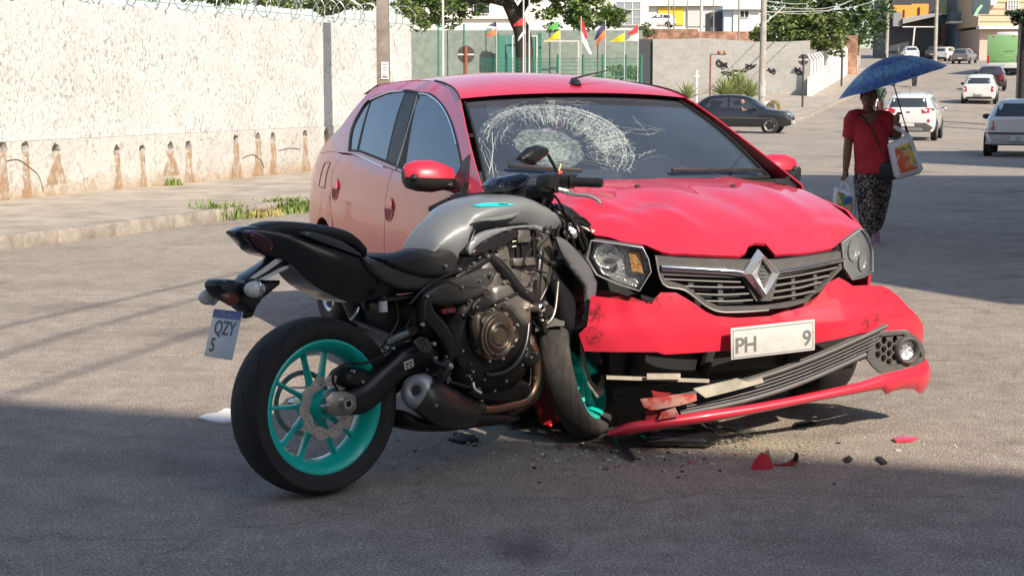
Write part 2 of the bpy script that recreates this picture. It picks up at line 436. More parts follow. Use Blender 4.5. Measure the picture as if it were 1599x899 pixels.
pav = slab('pavement', [street(-12, -10.25), street(30.4, -10.25), street(31.5, -11.5), street(31.5, -24), street(-12, -24)])
# kerb stones
a = -8.0; i = 0
while a < 30.2:
    L_ = .9+.25*random.random(); p0, p1 = street(a+.012, -10.17+random.uniform(-.012, .012)), street(a+L_-.012, -10.17+random.uniform(-.012, .012))
    k = MB().bar((p0[0], p0[1], gz(p0[1])+.045+random.uniform(-.008, .006)), (p1[0], p1[1], gz(p1[1])+.045+random.uniform(-.008, .006)), .15, .2, bev=.025).build('kerb_stone', M_KERB, pav)
    a += L_; i += 1

# ---- the long white wall
WB = V((-6.84, 20.49, -.22)); WY = math.atan2(D.y, D.x)
WF = Frame(WB, WY)
wall = thing('perimeter_wall', 'long white rough plastered wall with a row of round drain holes near its foot', 'wall', WF.M)
W0, W1, WT = -14.0, 13.05, 2.86
LED = .93
holes = [(5, 233), (40, 234), (88, 237), (183, 239), (223, 238), (267, 233), (295, 231), (369, 221), (403, 218), (427, 217), (477, 213), (510, 210)]
HC = [WF.side(u, v, -.03) for u, v in holes] + [(x, .78) for x in (-1.1, -1.9, -2.7, -4.6, -5.4)]
hp = [[(x+.088*(1+.14*math.sin(3*k+x*7))*math.cos(2*PI*k/14), z+.115*(1+.12*math.sin(2*k+x*5))*math.sin(2*PI*k/14)) for k in range(14)] for x, z in HC]
fl = lambda y0: (lambda a, b: (a, y0 + .012*noise.noise(V((a*1.3, b*1.3, 3))), b))
lowpoly = [(W0, -.2), (W1, -.2), (W1, LED), (W0, LED)]
MB().patch(lowpoly, fl(-.03), .28, hp, thick=.16, nrm=(0, -1, 0), fine=False).build('base_course', M_PLASTB, wall, smooth=30)
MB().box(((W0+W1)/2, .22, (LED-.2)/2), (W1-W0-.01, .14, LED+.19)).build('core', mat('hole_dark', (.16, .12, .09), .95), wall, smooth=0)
MB().patch([(W0, LED+.004), (W1, LED+.004), (W1, WT), (W0, WT)], fl(0), .3, thick=.2, nrm=(0, -1, 0)).build('upper_course', M_PLAST, wall, smooth=30)
# rusty water stains below the holes
sm, n_, N_, L_, p_ = nodes_mat('rust_stain'); tc_ = N_('TexCoord')
p_.inputs['Base Color'].default_value = (.40, .25, .13, 1); p_.inputs['Roughness'].default_value = .95
nz = N_('TexNoise'); nz.inputs['Scale'].default_value = 9; nz.inputs['Detail'].default_value = 8; nz.inputs['Roughness'].default_value = .75
mp_ = N_('Mapping'); mp_.inputs['Scale'].default_value = (1.6, 1, .7); L_(tc_.outputs['Object'], mp_.inputs[0]); L_(mp_.outputs[0], nz.inputs[0])
L_(ramp(N_, L_, nz.outputs['Fac'], [(.40, (0, 0, 0)), (.60, (.85, .85, .85))]), p_.inputs['Alpha'])
rs = random.Random(4)
for (x, z) in HC:
    w0 = rs.uniform(.06, .11); L0 = z-.06 if rs.random() < .75 else z*.6; wob = rs.uniform(1.1, 2.0)
    pl = [(x-w0, z-.03), (x-w0*.9, z-L0*.4), (x-w0*wob*1.1, z-L0*.8), (x-w0*wob*1.3, z-L0), (x+w0*wob*1.2, z-L0), (x+w0*wob, z-L0*.75), (x+w0, z-L0*.35), (x+w0*.9, z-.03)]
    MB().patch(pl, lambda a, b: (a, -.034+.012*noise.noise(V((a*1.3, b*1.3, 3))), b), .1).build('rust_stain', sm, wall, smooth=0, fixn=False)
# cracks in the plaster where it has come loose
M_CRK = mat('crack', (.10, .08, .07), .95)
for pts in ([(12, 252), (30, 250), (48, 262), (62, 275), (69, 298)], [(380, 248), (395, 242), (408, 250), (414, 262)], [(436, 236), (455, 232), (470, 234)]):
    q = [WF.side(u, v, -.05) for u, v in pts]
    MB().tube([(a, -.037, b) for a, b in q], .006, 5, smooth=4).build('crack', M_CRK, wall)
# coils of razor wire on top
pts = []; N0 = 1900
for i in range(N0):
    a = -1.0+(W1+.9)*i/N0; th = a*2*PI/.42; r = .27+.03*math.sin(a*5.1)
    pts.append((a+.10*math.sin(th*.5), .05+r*math.cos(th)*.75, WT+.22+r*math.sin(th)*.85))
rw = thing('razor_wire', 'coiled galvanised razor wire running along the top of the white wall', 'razor wire', WF.M)
M_WIRE = mat('galvanised', (.55, .55, .52), .35, .8)
MB().tube(pts, .008, 5).build('wire_coil', M_WIRE, rw)
mb = MB()
for i in range(0, N0, 7):
    p = V(pts[i]); d = (V(pts[min(i+1, N0-1)])-V(pts[max(0, i-1)])).normalized()
    mb.box(p, (.035, .004, .03), Matrix.Rotation(i*1.3, 3, 'Y') @ Matrix.Rotation(i*.7, 3, 'Z'))
tag(mb.build('barb', M_WIRE, rw, smooth=0), kind='stuff')
MB().tube([(-1, .05, WT+.1), (W1, .05, WT+.1)], .006, 5).build('tension_wire', M_WIRE, rw)

# ---- weeds along the kerb
def blades(mb, c, n, h, spread, rnd, wd=.012):
    for _ in range(n):
        b = V(c)+V((rnd.gauss(0, spread), rnd.gauss(0, spread), 0)); a = rnd.uniform(0, 2*PI); hh = h*rnd.uniform(.45, 1.15); l = rnd.uniform(.2, .8)*hh
        d = V((math.cos(a), math.sin(a), 0)); s = V((-d.y, d.x, 0))*wd*rnd.uniform(.6, 1.4)
        m_ = b+d*l*.35+V((0, 0, hh*.65)); t = b+d*l+V((0, 0, hh*rnd.uniform(.75, 1)))
        mb.add([b-s, b+s, m_+s*.8, m_-s*.8, t], [(0, 1, 2, 3), (3, 2, 4)])
rg = random.Random(3)
M_WEED = mat('weed_leaf', (.16, .23, .05), .7, var=.5, vscale=14)
M_WEEDY = mat('weed_dry', (.38, .33, .12), .8, var=.4, vscale=14)
for i, (u, v, k, h, dry, lab) in enumerate([(445, 330, 420, .20, 0, 'low bright green clump of weeds at the kerb close behind the red car'),
        (340, 343, 130, .26, 0, 'thin tall weeds with bare stems growing from the kerb joint'),
        (395, 338, 200, .12, 1, 'dry yellowish grass tuft between two green weed clumps on the kerb'),
        (270, 303, 50, .14, 0, 'tiny weed sprouting at the foot of the white wall'), (238, 352, 60, .08, 1, 'sparse dry grass tuft standing alone in the kerb joint')]):
    p = gp(u, v); mb = MB(); blades(mb, (p.x, p.y, p.z+(.0 if v > 320 else .12)), k, h, .16 if k > 100 else .07, rg)
    for j in range(3): blades(mb, (p.x+rg.uniform(-.25, .25)*D.x, p.y+rg.uniform(-.35, .35), p.z), k//4, h*.8, .1, rg)
    tag(mb.build('weed_clump', M_WEEDY if dry else M_WEED, smooth=0, fixn=False), lab, None, None, 'stuff')

# ---- the buildings out of view whose shade lies on the road
M_HOUSE = mat('painted_render', (.55, .50, .43), .85, var=.15, vscale=2)
M_SHUT = mat('dark_window', (.03, .035, .04), .1, spec=.6)
M_CREAM = mat('cream_trim', (.70, .66, .58), .8)
def block(name, label, foot, h, floors, cat='building'):
    t = thing(name, label, cat)
    cx = sum(p[0] for p in foot)/len(foot); cy = sum(p[1] for p in foot)/len(foot)
    MB().prism(foot, lambda a, b, c: V((a, b, c)), -1, h).build('wall', M_HOUSE, t, smooth=0)
    big = [(cx+(x-cx)*1.015, cy+(y-cy)*1.015) for x, y in foot]
    MB().prism(big, lambda a, b, c: V((a, b, c)), h+.003, h+.18).build('roof', M_CREAM, t, smooth=0)
    for i in range(len(foot)):
        a, b = V((*foot[i], 0)), V((*foot[(i+1) % len(foot)], 0)); d = b-a
        if d.length < 5: continue
        u = d.normalized(); nn = V((u.y, -u.x, 0))
        if nn.dot(V((a.x-cx, a.y-cy, 0))) < 0: nn = -nn
        k = int(d.length/3.4)
        for f in range(floors):
            for j in range(k):
                c = a+u*(d.length*(j+.5)/k)+nn*.01+V((0, 0, 1.6+f*(h-.6)/floors))
                wn = MB().box(c, (1.3, .06, 1.3), Matrix((u, nn, V((0, 0, 1)))).transposed()).build('window', M_SHUT, t, smooth=0)
                MB().box(c+V((0, 0, -.69)), (1.5, .16, .07), Matrix((u, nn, V((0, 0, 1)))).transposed()).build('sill', M_CREAM, wn, smooth=0)
    return t
def shade_pt(x, y, h): k = h/math.tan(SUN_EL); return (x+SUN_H.x*k, y+SUN_H.y*k)
e0 = shade_pt(-.37, 6.12, 12.2); dd = V((.955, -.297, 0)); bb = V((-.297, -.955, 0))
q = lambda s, b: (e0[0]+dd.x*s+bb.x*b, e0[1]+dd.y*s+bb.y*b)
block('corner_building', 'three storey rendered building behind the viewer that shades the near road', [q(-26, 0), q(11, 0), q(11, 9), q(-26, 9)], 12.2, 3)
P1, P1b, P2, P3, P4 = shade_pt(2.85, 12.1, 9), shade_pt(1.3, 15.2, 9), shade_pt(3.5, 10.4, 9), shade_pt(.6, 29.5, 9), shade_pt(14, 28.4, 9)
block('roadside_house', 'two storey rendered house on the right whose shade falls around the walking woman', [P2, P4, P3, P1b, P1][::-1], 9, 2)
block('roadside_shop', 'small flat roofed shop building on the right further up the road', [shade_pt(9.3, 34.4, 8), shade_pt(22, 34, 8), shade_pt(24, 41, 8), shade_pt(10.9, 41, 8)], 8, 2)
# ================================================================ the red car
CF = Frame(V((1.0, 6.06, 0)), -1.1968)
def lerp(T, x):
    if x <= T[0][0]: return T[0][1]
    for (a, va), (b, vb) in zip(T, T[1:]):
        if x <= b: return va+(vb-va)*(x-a)/(b-a)
    return T[-1][1]
def smoothT(T, k=6):
    """denser table along a smooth curve"""
    return [tuple(p) for p in spline(T, k, False)]
PLAN = smoothT([(-4.49, .60), (-4.40, .72), (-4.20, .80), (-3.92, .838), (-3.45, .86), (-2.6, .868), (-1.6, .866), (-1.0, .855), (-.6, .82), (-.35, .77), (-.15, .68), (-.02, .58)])
SECT = smoothT([(.15, -.09), (.25, -.05), (.35, -.022), (.48, -.006), (.62, 0), (.76, -.006), (.88, -.022), (.95, -.038), (1.02, -.068), (1.15, -.125), (1.28, -.188), (1.38, -.245), (1.44, -.295), (1.475, -.36), (1.50, -.44)])
def Yh(x, z): return lerp(PLAN, x)+lerp(SECT, z)
def sp(u, v):
    p = CF.surf(u, v, lambda p: -p.y - Yh(p.x, p.z), 4, 14); return (p.x, p.z)
M_RED = mat('red_paint', (.63, .026, .055), .36, coat=.65, var=.05, vscale=3, spec=.5, rvar=.06)
M_REDIN = mat('red_primer', (.30, .02, .025), .6, var=.3, vscale=8)
M_BLK = mat('black_plastic', (.022, .022, .024), .5, var=.2, vscale=20, rvar=.1)
M_GREYP = mat('grey_plastic', (.10, .095, .092), .55, var=.2, vscale=15)
M_RUB = mat('rubber_seal', (.012, .012, .012), .65)
M_TYRE = mat('tyre_rubber', (.028, .027, .027), .75, var=.3, vscale=12, bump=.15, bscale=120)
M_CHR = mat('chrome', (.78, .79, .80), .10, 1, rvar=.05)
M_ALU = mat('alloy', (.50, .51, .52), .32, .9, var=.1, vscale=10)
M_STEEL = mat('bare_steel', (.48, .44, .38), .5, .5, var=.25, vscale=14)
M_WS = glass('windscreen_glass', (.46, .53, .56), .02, 1.8, .085)
M_SG = glass('side_glass', (.13, .15, .17), .02, 1.7, .03)
M_LENS = glass('lamp_lens', (.92, .93, .93))
M_REFL = mat('lamp_reflector', (.80, .80, .80), .22, .75, bump=.5, bscale=70)
M_AMB = mat('amber_lens', (.72, .36, .12), .2, trans=.3, bump=.6, bscale=90)
M_DARK = mat('dark_interior', (.018, .018, .02), .8, var=.3, vscale=10)
M_SEAT = mat('grey_upholstery', (.11, .11, .12), .85, var=.3, vscale=30)
M_UNDER = mat('underbody', (.02, .019, .018), .8, var=.4, vscale=8)

car = thing('sedan_car', 'red four door sedan with smashed windscreen and torn front bumper, hit by the motorcycle', 'car', CF.M)
def mir(mb):
    q = MB(); q.v = [V((p.x, -p.y, p.z)) for p in mb.v]; q.f = [f[::-1] for f in mb.f]; return q
def both(name, mb, m, parent, **k):
    l = mir(mb); a = mb.build(name, m, parent, **k); b = l.build(name, m, parent, **k); return a, b
side3 = lambda off=0: (lambda x, z: (x, -(Yh(x, z)+off), z))
def arch(cx, cz, r, a0, a1, n=10): return [(cx+r*math.cos(R(a0+(a1-a0)*k/n)), cz+r*math.sin(R(a0+(a1-a0)*k/n))) for k in range(n+1)]
G = .0035                                          # half a panel gap
XF, XR, ZW, AR = -.84, -3.66, .30, .365            # axles, wheel height, arch radius
belt = lambda x: lerp([(-4.3, 1.0), (-3.3, 1.055), (-2.2, 1.0), (-1.1, .945), (-.5, .93)], x)
# lower side panels
fr_cut = [(-1.36, belt(-1.36)), (-1.34, .8), (-1.33, .55), (-1.36, .33), (-1.38, .27)]
md_cut = [(-2.37, belt(-2.37)), (-2.36, .85), (-2.335, .72), (-2.34, .5), (-2.36, .27)]
rr_cut = [(-3.46, belt(-3.46)), (-3.53, .953), (-3.50, .838), (-3.44, .716), (-3.33, .56), (-3.23, .42), (-3.19, .27)]
sh = lambda pts, d: [(x+d, z) for x, z in pts]
def panel(name, pl, res=.07, off=0, m=None, th=.012):
    return both(name, MB().patch(pl, side3(off), res, thick=th), m or M_RED, car, smooth=40)
fd = panel('front_door', sh(md_cut, G) + [(-1.9, .262), *sh(fr_cut, -G)[::-1], *[(x, belt(x)) for x in (-1.6, -1.9, -2.15)]])
rd = panel('rear_door', sh(rr_cut, G) + [(-2.7, .262), *sh(md_cut, -G)[::-1], *[(x, belt(x)) for x in (-2.6, -2.9, -3.2)]])
panel('sill', [(-3.22, .255), (-1.36, .255), (-1.30, .17), (-3.27, .17)], m=M_RED)
ra = arch(XR, ZW, AR, 2, 178, 14)
quarter = sh(rr_cut, -G)[:4] + [(-3.36, .55)] + [p for p in arch(XR, ZW, AR, 35, 180, 14)] + [(-4.04, .22), (-4.27, .24), (-4.35, .5), (-4.40, .75), (-4.39, .93), (-4.15, 1.02), (-3.85, 1.045), (-3.60, 1.052)]
panel('rear_quarter', quarter, .05)
fender = [(-1.355, belt(-1.355)-.003)] + [(x+.007, z) for x, z in fr_cut[1:4]] + [(-1.25, .2)] + arch(XF, ZW, AR, 190-15, 15, 12) + [(-.42, .5), (-.40, .66), (-.50, .82), (-.62, .885), (-.9, .925)]
panel('front_fender', fender, .05)
# the upper body side round the windows
dlo = spline([sp(*q) for q in [(545, 236), (549, 203), (562, 176), (577, 157), (605, 146), (633, 142.5), (654, 146.5), (672, 149), (691, 166), (705, 192), (715, 227), (722, 262)]], 3, False) + [(-1.20, .965), (-1.7, .985), (-2.2, 1.02), (-2.7, 1.052), (-3.1, 1.075)]
zroof = lambda x: lerp(smoothT([(-3.75, 1.30), (-3.55, 1.43), (-3.4, 1.452), (-3.1, 1.468), (-2.7, 1.472), (-2.3, 1.455), (-2.0, 1.42), (-1.8, 1.36), (-1.5, 1.215), (-1.2, 1.065), (-1.0, .965)]), x)
outer = [(x, zroof(x)) for x in (-1.02, -1.1, -1.2, -1.35, -1.5, -1.65, -1.8, -1.9, -2.0, -2.15, -2.3, -2.5, -2.7, -2.9, -3.1, -3.25, -3.4)] + [(-3.50, 1.425), (-3.62, 1.33), (-3.78, 1.20), (-4.05, 1.085), (-4.30, 1.025), (-4.15, 1.023), (-3.85, 1.048), (-3.55, 1.055), (-3.3, 1.058), (-2.2, 1.003), (-1.36, .961), (-1.02, .948)]
frame = both('window_frame', MB().patch(outer, side3(), .045, [dlo], thick=.006), M_RED, car, smooth=50)
both('window_rim', MB().tube([side3(-.004)(*p) for p in dlo+[dlo[0]]], .0085, 6), M_RUB, car)
# glass, pillars and trims
def inset(pts, k, c=None):
    cx = sum(p[0] for p in pts)/len(pts); cz = sum(p[1] for p in pts)/len(pts)
    return [(cx+(x-cx)*k, cz+(z-cz)*k) for x, z in pts]
G1 = [sp(*q) for q in [(654, 149), (670, 151), (689, 167), (703, 193), (713, 228), (720, 263)]] + [(-1.22, .975), (-1.7, .995), (-2.20, 1.025)]
G2 = [sp(*q) for q in [(559, 240.5), (581, 155), (607, 147.5), (631.5, 144.5), (600, 258)]]
G3 = [sp(*q) for q in [(546, 234), (551, 203), (563, 178), (576, 160.5), (555, 238.5)]]
for nm, g in (('front_door_glass', G1), ('rear_door_glass', G2), ('quarter_glass', G3)):
    both(nm, MB().patch(g, side3(-.006), .08, thick=.003), M_SG, car, smooth=50)
both('window_seal', MB().patch(inset(dlo, 1.004), side3(-.0075), .06, [inset(g, .985) for g in (G1, G2, G3)], thick=.01), M_RUB, car, smooth=50)
both('centre_pillar', MB().patch([sp(*q) for q in [(635, 143.5), (652, 147), (618, 266), (602, 260)]], side3(-.004), .06, thick=.012), M_BLK, car)
for pth in ([(559, 243), (600, 261.5)], [(578, 156.5), (606, 145.5), (632, 142)], [(655, 147), (671, 149.5), (690, 165.5), (704, 192), (714, 227)], [(619, 266), (653, 150)]):
    q = [sp(*p) for p in pth]; both('window_trim', MB().tube([side3(.002)(*p) for p in q], .0045, 6, smooth=5), M_CHR if pth[0][0] != 619 else M_ALU, car)
# door handles: a round recess with a red pull across it
for d, c in zip((rd, fd), (sp(524.5, 296.5), sp(608.5, 328))):
    for j, o in enumerate(d):
        s = -1 if j == 0 else 1
        def dish(a, b, c=c, s=s):
            rr = min(1, math.hypot((a-c[0])/.072, (b-c[1])/.060)); return (a, s*(Yh(a, b)+.0022-.0012*(1-rr**3)), b)
        el = circ(c[0], c[1], .072, 24, .060)
        h = MB().patch(el, dish, .02).build('handle_recess', M_REDIN, o, smooth=60)
        half = [(c[0]+.066*math.cos(R(a)), c[1]+.004+.054*math.sin(R(a))) for a in range(0, 181, 15)]
        mb = MB().patch(half, lambda a, b: (a, -(Yh(a, b)+.006+.006*math.sin(max(0, min(1, (b-c[1])/.054))*PI)), b), .02, thick=.010)
        (mb if j == 0 else mir(mb)).build('door_handle', M_RED, o, smooth=60)
        rim = MB().tube([side3(.0015)(*p) for p in el+[el[0]]], .0035, 5)
        (rim if j == 0 else mir(rim)).build('recess_rim', M_RED, o)
flap = [(-3.66, .99), (-3.80, .985), (-3.83, .84), (-3.66, .835)]
MB().tube([side3(.0012)(*p) for p in dens(flap, .03)+[flap[0]]], .002, 5).build('fuel_flap_gap', M_RUB, car)
for cut in (fr_cut, md_cut, rr_cut):               # dark depth behind the panel gaps
    both('door_gap', MB().tube([side3(-.012)(*p) for p in cut], .006, 5), M_RUB, car)
# roof
zc = lambda x: lerp(smoothT([(-3.72, 1.37), (-3.5, 1.462), (-3.2, 1.50), (-2.8, 1.515), (-2.4, 1.505), (-2.1, 1.47), (-1.93, 1.432), (-1.86, 1.412), (-1.83, 1.398)]), x)
rw_ = lambda x: Yh(x, zroof(x))+.003
def roof3(x, t): y = t*rw_(x); k = zc(x)-zroof(x); return (x-.06*(1-abs(t))*0+.07*(1-t*t)*lerp([(-2.4, 0), (-1.9, 1)], x)*.6, y, zc(x)-(k+.0)*abs(t)**2.3)
RX = [-3.62, -3.5, -3.3, -3.1, -2.8, -2.5, -2.3, -2.1, -2.0, -1.93, -1.885, -1.845]; RT = [i/10-1 for i in range(21)]
def grid(fn, A, B, mb=None, flip=False):
    mb = mb or MB(); n = len(B)
    fs = [(i*n+j, i*n+j+1, (i+1)*n+j+1, (i+1)*n+j) for i in range(len(A)-1) for j in range(n-1)]
    return mb.add([fn(a, b) for a in A for b in B], [f[::-1] for f in fs] if flip else fs)
roof = grid(roof3, RX, RT).build('roof', M_RED, car, smooth=60)
grid(lambda x, t: V(roof3(x, t*.96))+V((-.02, 0, -.035)), RX, RT).build('headliner', M_SEAT, car, smooth=60)
both('roof_seam', MB().tube([V(roof3(x, -1))+V((0, .002, .003)) for x in RX[5:]], .0045, 6), M_RUB, car)
# aerial: base at the front edge of the roof, whip laid back
ab = V(roof3(-1.99, .07))
an = MB().loft([[ab+V((x, y, z)) for x, y in circ(dx, 0, a, 10, b)] for dx, a, b, z in ((0, .045, .030, 0), (-.012, .032, .022, .022), (-.03, .012, .010, .034))]).build('aerial_base', M_BLK, car, smooth=50)
MB().tube([ab+V((-.02, 0, .03)), ab+V((-.16, .16, .055)), ab+V((-.30, .32, .075))], [.006, .004, .003], 6).build('aerial_whip', M_BLK, an)
# windscreen
def ws(t, b):
    """t across -1..1, b up the glass 0..1"""
    hw = .73+(.575-.73)*b; y = t*hw
    x = -1.10-.78*b - .10*t*t*(1-.35*b) ; z = 1.000+.40*b + .055*math.sin(PI*b)*.6 - .012*t*t*b
    c = ((t+.30)/.36)**2+((b-.30)/.30)**2
    dent = -.018*math.exp(-c*1.2)
    return V((x+dent*.6, y, z+dent))
def pxws(u, v):
    best = None; d = CF.ray(u, v).normalized()
    t, b = 0., .5
    for st in (.2, .05, .012, .003):
        ts = [(t+st*i, b+st*j) for i in range(-6, 7) for j in range(-6, 7)]
        def er(q): w_ = ws(*q)-CF.o; return (w_-d*w_.dot(d)).length
        t, b = min(ts, key=er)
    return t, b
TT = [i/16-1 for i in range(33)]; BB = [i/20 for i in range(21)]
wsc = grid(ws, TT, BB, flip=True).build('windscreen', M_WS, car, smooth=70)
edge = [ws(-1, b) for b in BB]+[ws(t, 1) for t in TT[1:]]+[ws(1, b) for b in BB[::-1][1:]]+[ws(t, 0) for t in TT[::-1]]
MB().tube([p+V((.004, 0, .004)) for p in edge], .008, 6).build('windscreen_seal', M_RUB, car)
# the shattered glass: ring and spoke cracks round the blow, crushed white in the middle
rc = random.Random(21)
M_CRACK = mat('crushed_glass', (.62, .70, .66), .35, spec=.6, alpha=.85)
nrm = lambda t, b: (ws(t+.01, b)-ws(t-.01, b)).cross(ws(t, b+.01)-ws(t, b-.01)).normalized()
mbc = MB(); npc = [0]
def crack(pts, wd):
    P = []; 
    for t, b in pts:
        if abs(t) > .985 or not .015 < b < .97: break
        P.append((t, b))
    if len(P) < 2: return
    Q = [ws(*p)+nrm(*p)*.0035*(1 if nrm(*p).z > 0 else -1) for p in P]; n_ = nrm(*P[0])
    vs = []
    for i, q in enumerate(Q):
        d = (Q[min(i+1, len(Q)-1)]-Q[max(0, i-1)]).normalized(); s = d.cross(n_).normalized()*wd*.55*(.35+rc.random()*.9); vs += [q-s, q+s]
    mbc.add(vs, [(2*i, 2*i+1, 2*i+3, 2*i+2) for i in range(len(Q)-1)])
c0 = pxws(862, 236)
def pol(r, a): return (c0[0]+r*math.cos(a), c0[1]+r*math.sin(a)*.78)
ringp = [pxws(*p) for p in [(748, 214), (757, 196), (778, 180), (806, 170), (840, 165), (872, 166), (905, 172), (938, 184), (962, 199), (978, 217), (987, 238), (990, 256), (980, 269)]]
RG = sorted(((math.atan2((b-c0[1])/.78, t-c0[0]) % (2*PI)), math.hypot(t-c0[0], (b-c0[1])/.78)) for t, b in spline(ringp, 4, False))
RG = [(a-2*PI, r) for a, r in RG]+RG+[(a+2*PI, r) for a, r in RG]
rad = lambda a: lerp(RG, a)
def web(a, f): return pol(rad(a)*f, a)
for k in range(260):                                # spokes that run out to the ring
    a = R(rc.triangular(-38, 165, 20)); f0 = rc.uniform(.42, .80); f1 = min(1.03, f0+rc.uniform(.10, .42)); n = 7
    if a > R(105) and rc.random() < .7: f0 = .86; f1 = 1.02
    crack([web(a+rc.gauss(0, .018), f0+(f1-f0)*i/n) for i in range(n+1)], rc.uniform(.0005, .0012))
for k in range(60):                                 # rings, broken into arcs
    f = 1.0-abs(rc.gauss(0, .16)); a0 = R(rc.uniform(-36, 150)); a1 = a0+R(rc.uniform(12, 46)) if k > 9 else R(188)
    if k <= 9: f = 1.0-.012*k+rc.uniform(-.006, .006); a0 = R(rc.uniform(-36, 60)); a1 = a0+R(rc.uniform(60, 125))
    if f < .55: continue
    n = max(4, int((a1-a0)/.09)); crack([web(a0+(a1-a0)*i/n, f+rc.gauss(0, .010)) for i in range(n+1)], rc.uniform(.0008, .0022) if k <= 9 else rc.uniform(.0006, .0014))
for k in range(620):                                # crazing between them, thickest on the driver's half
    a = R(rc.triangular(-40, 120, 8)); f = rc.uniform(.55, 1.0); pt = [web(a, f)]; h = rc.choice((0, PI/2))+a+rc.gauss(0, .35)
    for i in range(rc.randint(1, 3)): h += rc.gauss(0, .4); pt.append((pt[-1][0]+.020*math.cos(h), pt[-1][1]+.018*math.sin(h)))
    crack(pt, rc.uniform(.0005, .0014))
for s, e, k in [((742, 226), (800, 262), 6), ((744, 226), (772, 214), 4), ((748, 268), (815, 248), 6), ((752, 276), (820, 258), 6), ((746, 250), (800, 236), 5), ((765, 270), (770, 215), 3), ((990, 190), (1018, 206), 2), ((960, 204), (1015, 209), 3), ((995, 245), (1020, 238), 2), ((760, 184), (830, 158), 2), ((850, 160), (925, 166), 4), ((756, 230), (764, 268), 4)]:
    for j in range(k):
        a, b = pxws(s[0]+rc.gauss(0, 4), s[1]+rc.gauss(0, 4)), pxws(e[0]+rc.gauss(0, 7), e[1]+rc.gauss(0, 5))
        crack([(a[0]+(b[0]-a[0])*i/7+rc.gauss(0, .006), a[1]+(b[1]-a[1])*i/7+rc.gauss(0, .008)) for i in range(8)], rc.uniform(.0007, .0020))
for k in range(170):                                # glints painted as tiny pale slivers
    t, b = web(rc.uniform(-.6, 3.0), rc.uniform(.3, 1.0)); crack([(t, b), (t+.008, b+.003)], rc.uniform(.001, .0026))
tag(mbc.build('crack_and_glint', M_CRACK, wsc, smooth=0, fixn=False), kind='stuff')
cm, n_, N_, L_, p_ = nodes_mat('crushed_haze'); tc_ = N_('TexCoord')
p_.inputs['Base Color'].default_value = (.58, .70, .64, 1); p_.inputs['Roughness'].default_value = .5
nz = N_('TexNoise'); nz.inputs['Scale'].default_value = 55; nz.inputs['Detail'].default_value = 8; nz.inputs['Roughness'].default_value = .8; L_(tc_.outputs['Object'], nz.inputs[0])
L_(ramp(N_, L_, nz.outputs['Fac'], [(.40, (.02, .02, .02)), (.75, (.50, .50, .50))]), p_.inputs['Alpha'])
for nm, ctr, ra_, rb_ in (('crushed_glass', (858, 232), .24, .19), ('crushed_glass', (858, 238), .14, .10)):
    t0, b0 = pxws(*ctr)
    pl = [(t0+ra_*math.cos(2*PI*k/40)*(1+.18*noise.noise(V((k*.7, ra_*9, 0)))), b0+rb_*math.sin(2*PI*k/40)*(1+.18*noise.noise(V((k*.7, 5, 0))))) for k in range(40)]
    pl = [(max(-.96, min(.96, a)), max(.03, b)) for a, b in pl]
    of = .002 if ra_ > .2 else .0045
    MB().patch(pl, lambda t, b: ws(t, b)+nrm(t, b)*of*(1 if nrm(t, b).z > 0 else -1), .05).build(nm, cm, wsc, smooth=70, fixn=False)
# wipers and the torn black cowl corner
for a, b in (((1045, 272), (1185, 273)), ((790, 266), (905, 274))):
    p, q = ws(*pxws(*a)), ws(*pxws(*b)); MB().bar(p+V((.03, 0, .02)), q+V((.03, 0, .02)), .014, .02, bev=.003).build('wiper', M_BLK, car)
MB().patch([(-.74, -1.22), (.74, -1.22), (.74, -1.06), (.4, -.99), (0, -.96), (-.4, -.99), (-.74, -1.06)], lambda y, x: (x, y, .985-.02*(y/.7)**2), .1, thick=.02, nrm=(0, 0, 1)).build('cowl', M_BLK, car)
cp = [V(p) for p in ((-1.02, .66, 1.0), (-1.10, .76, 1.0), (-1.16, .875, 1.055), (-1.17, .88, 1.005), (-1.06, .79, .975))]
MB().add(cp+[p+V((.02, 0, -.012)) for p in cp], [(0, 1, 2, 3, 4), (9, 8, 7, 6, 5)]+[(i, i+5, (i+1) % 5+5, (i+1) % 5) for i in range(5)]).build('cowl_corner', M_BLK, car, smooth=0)
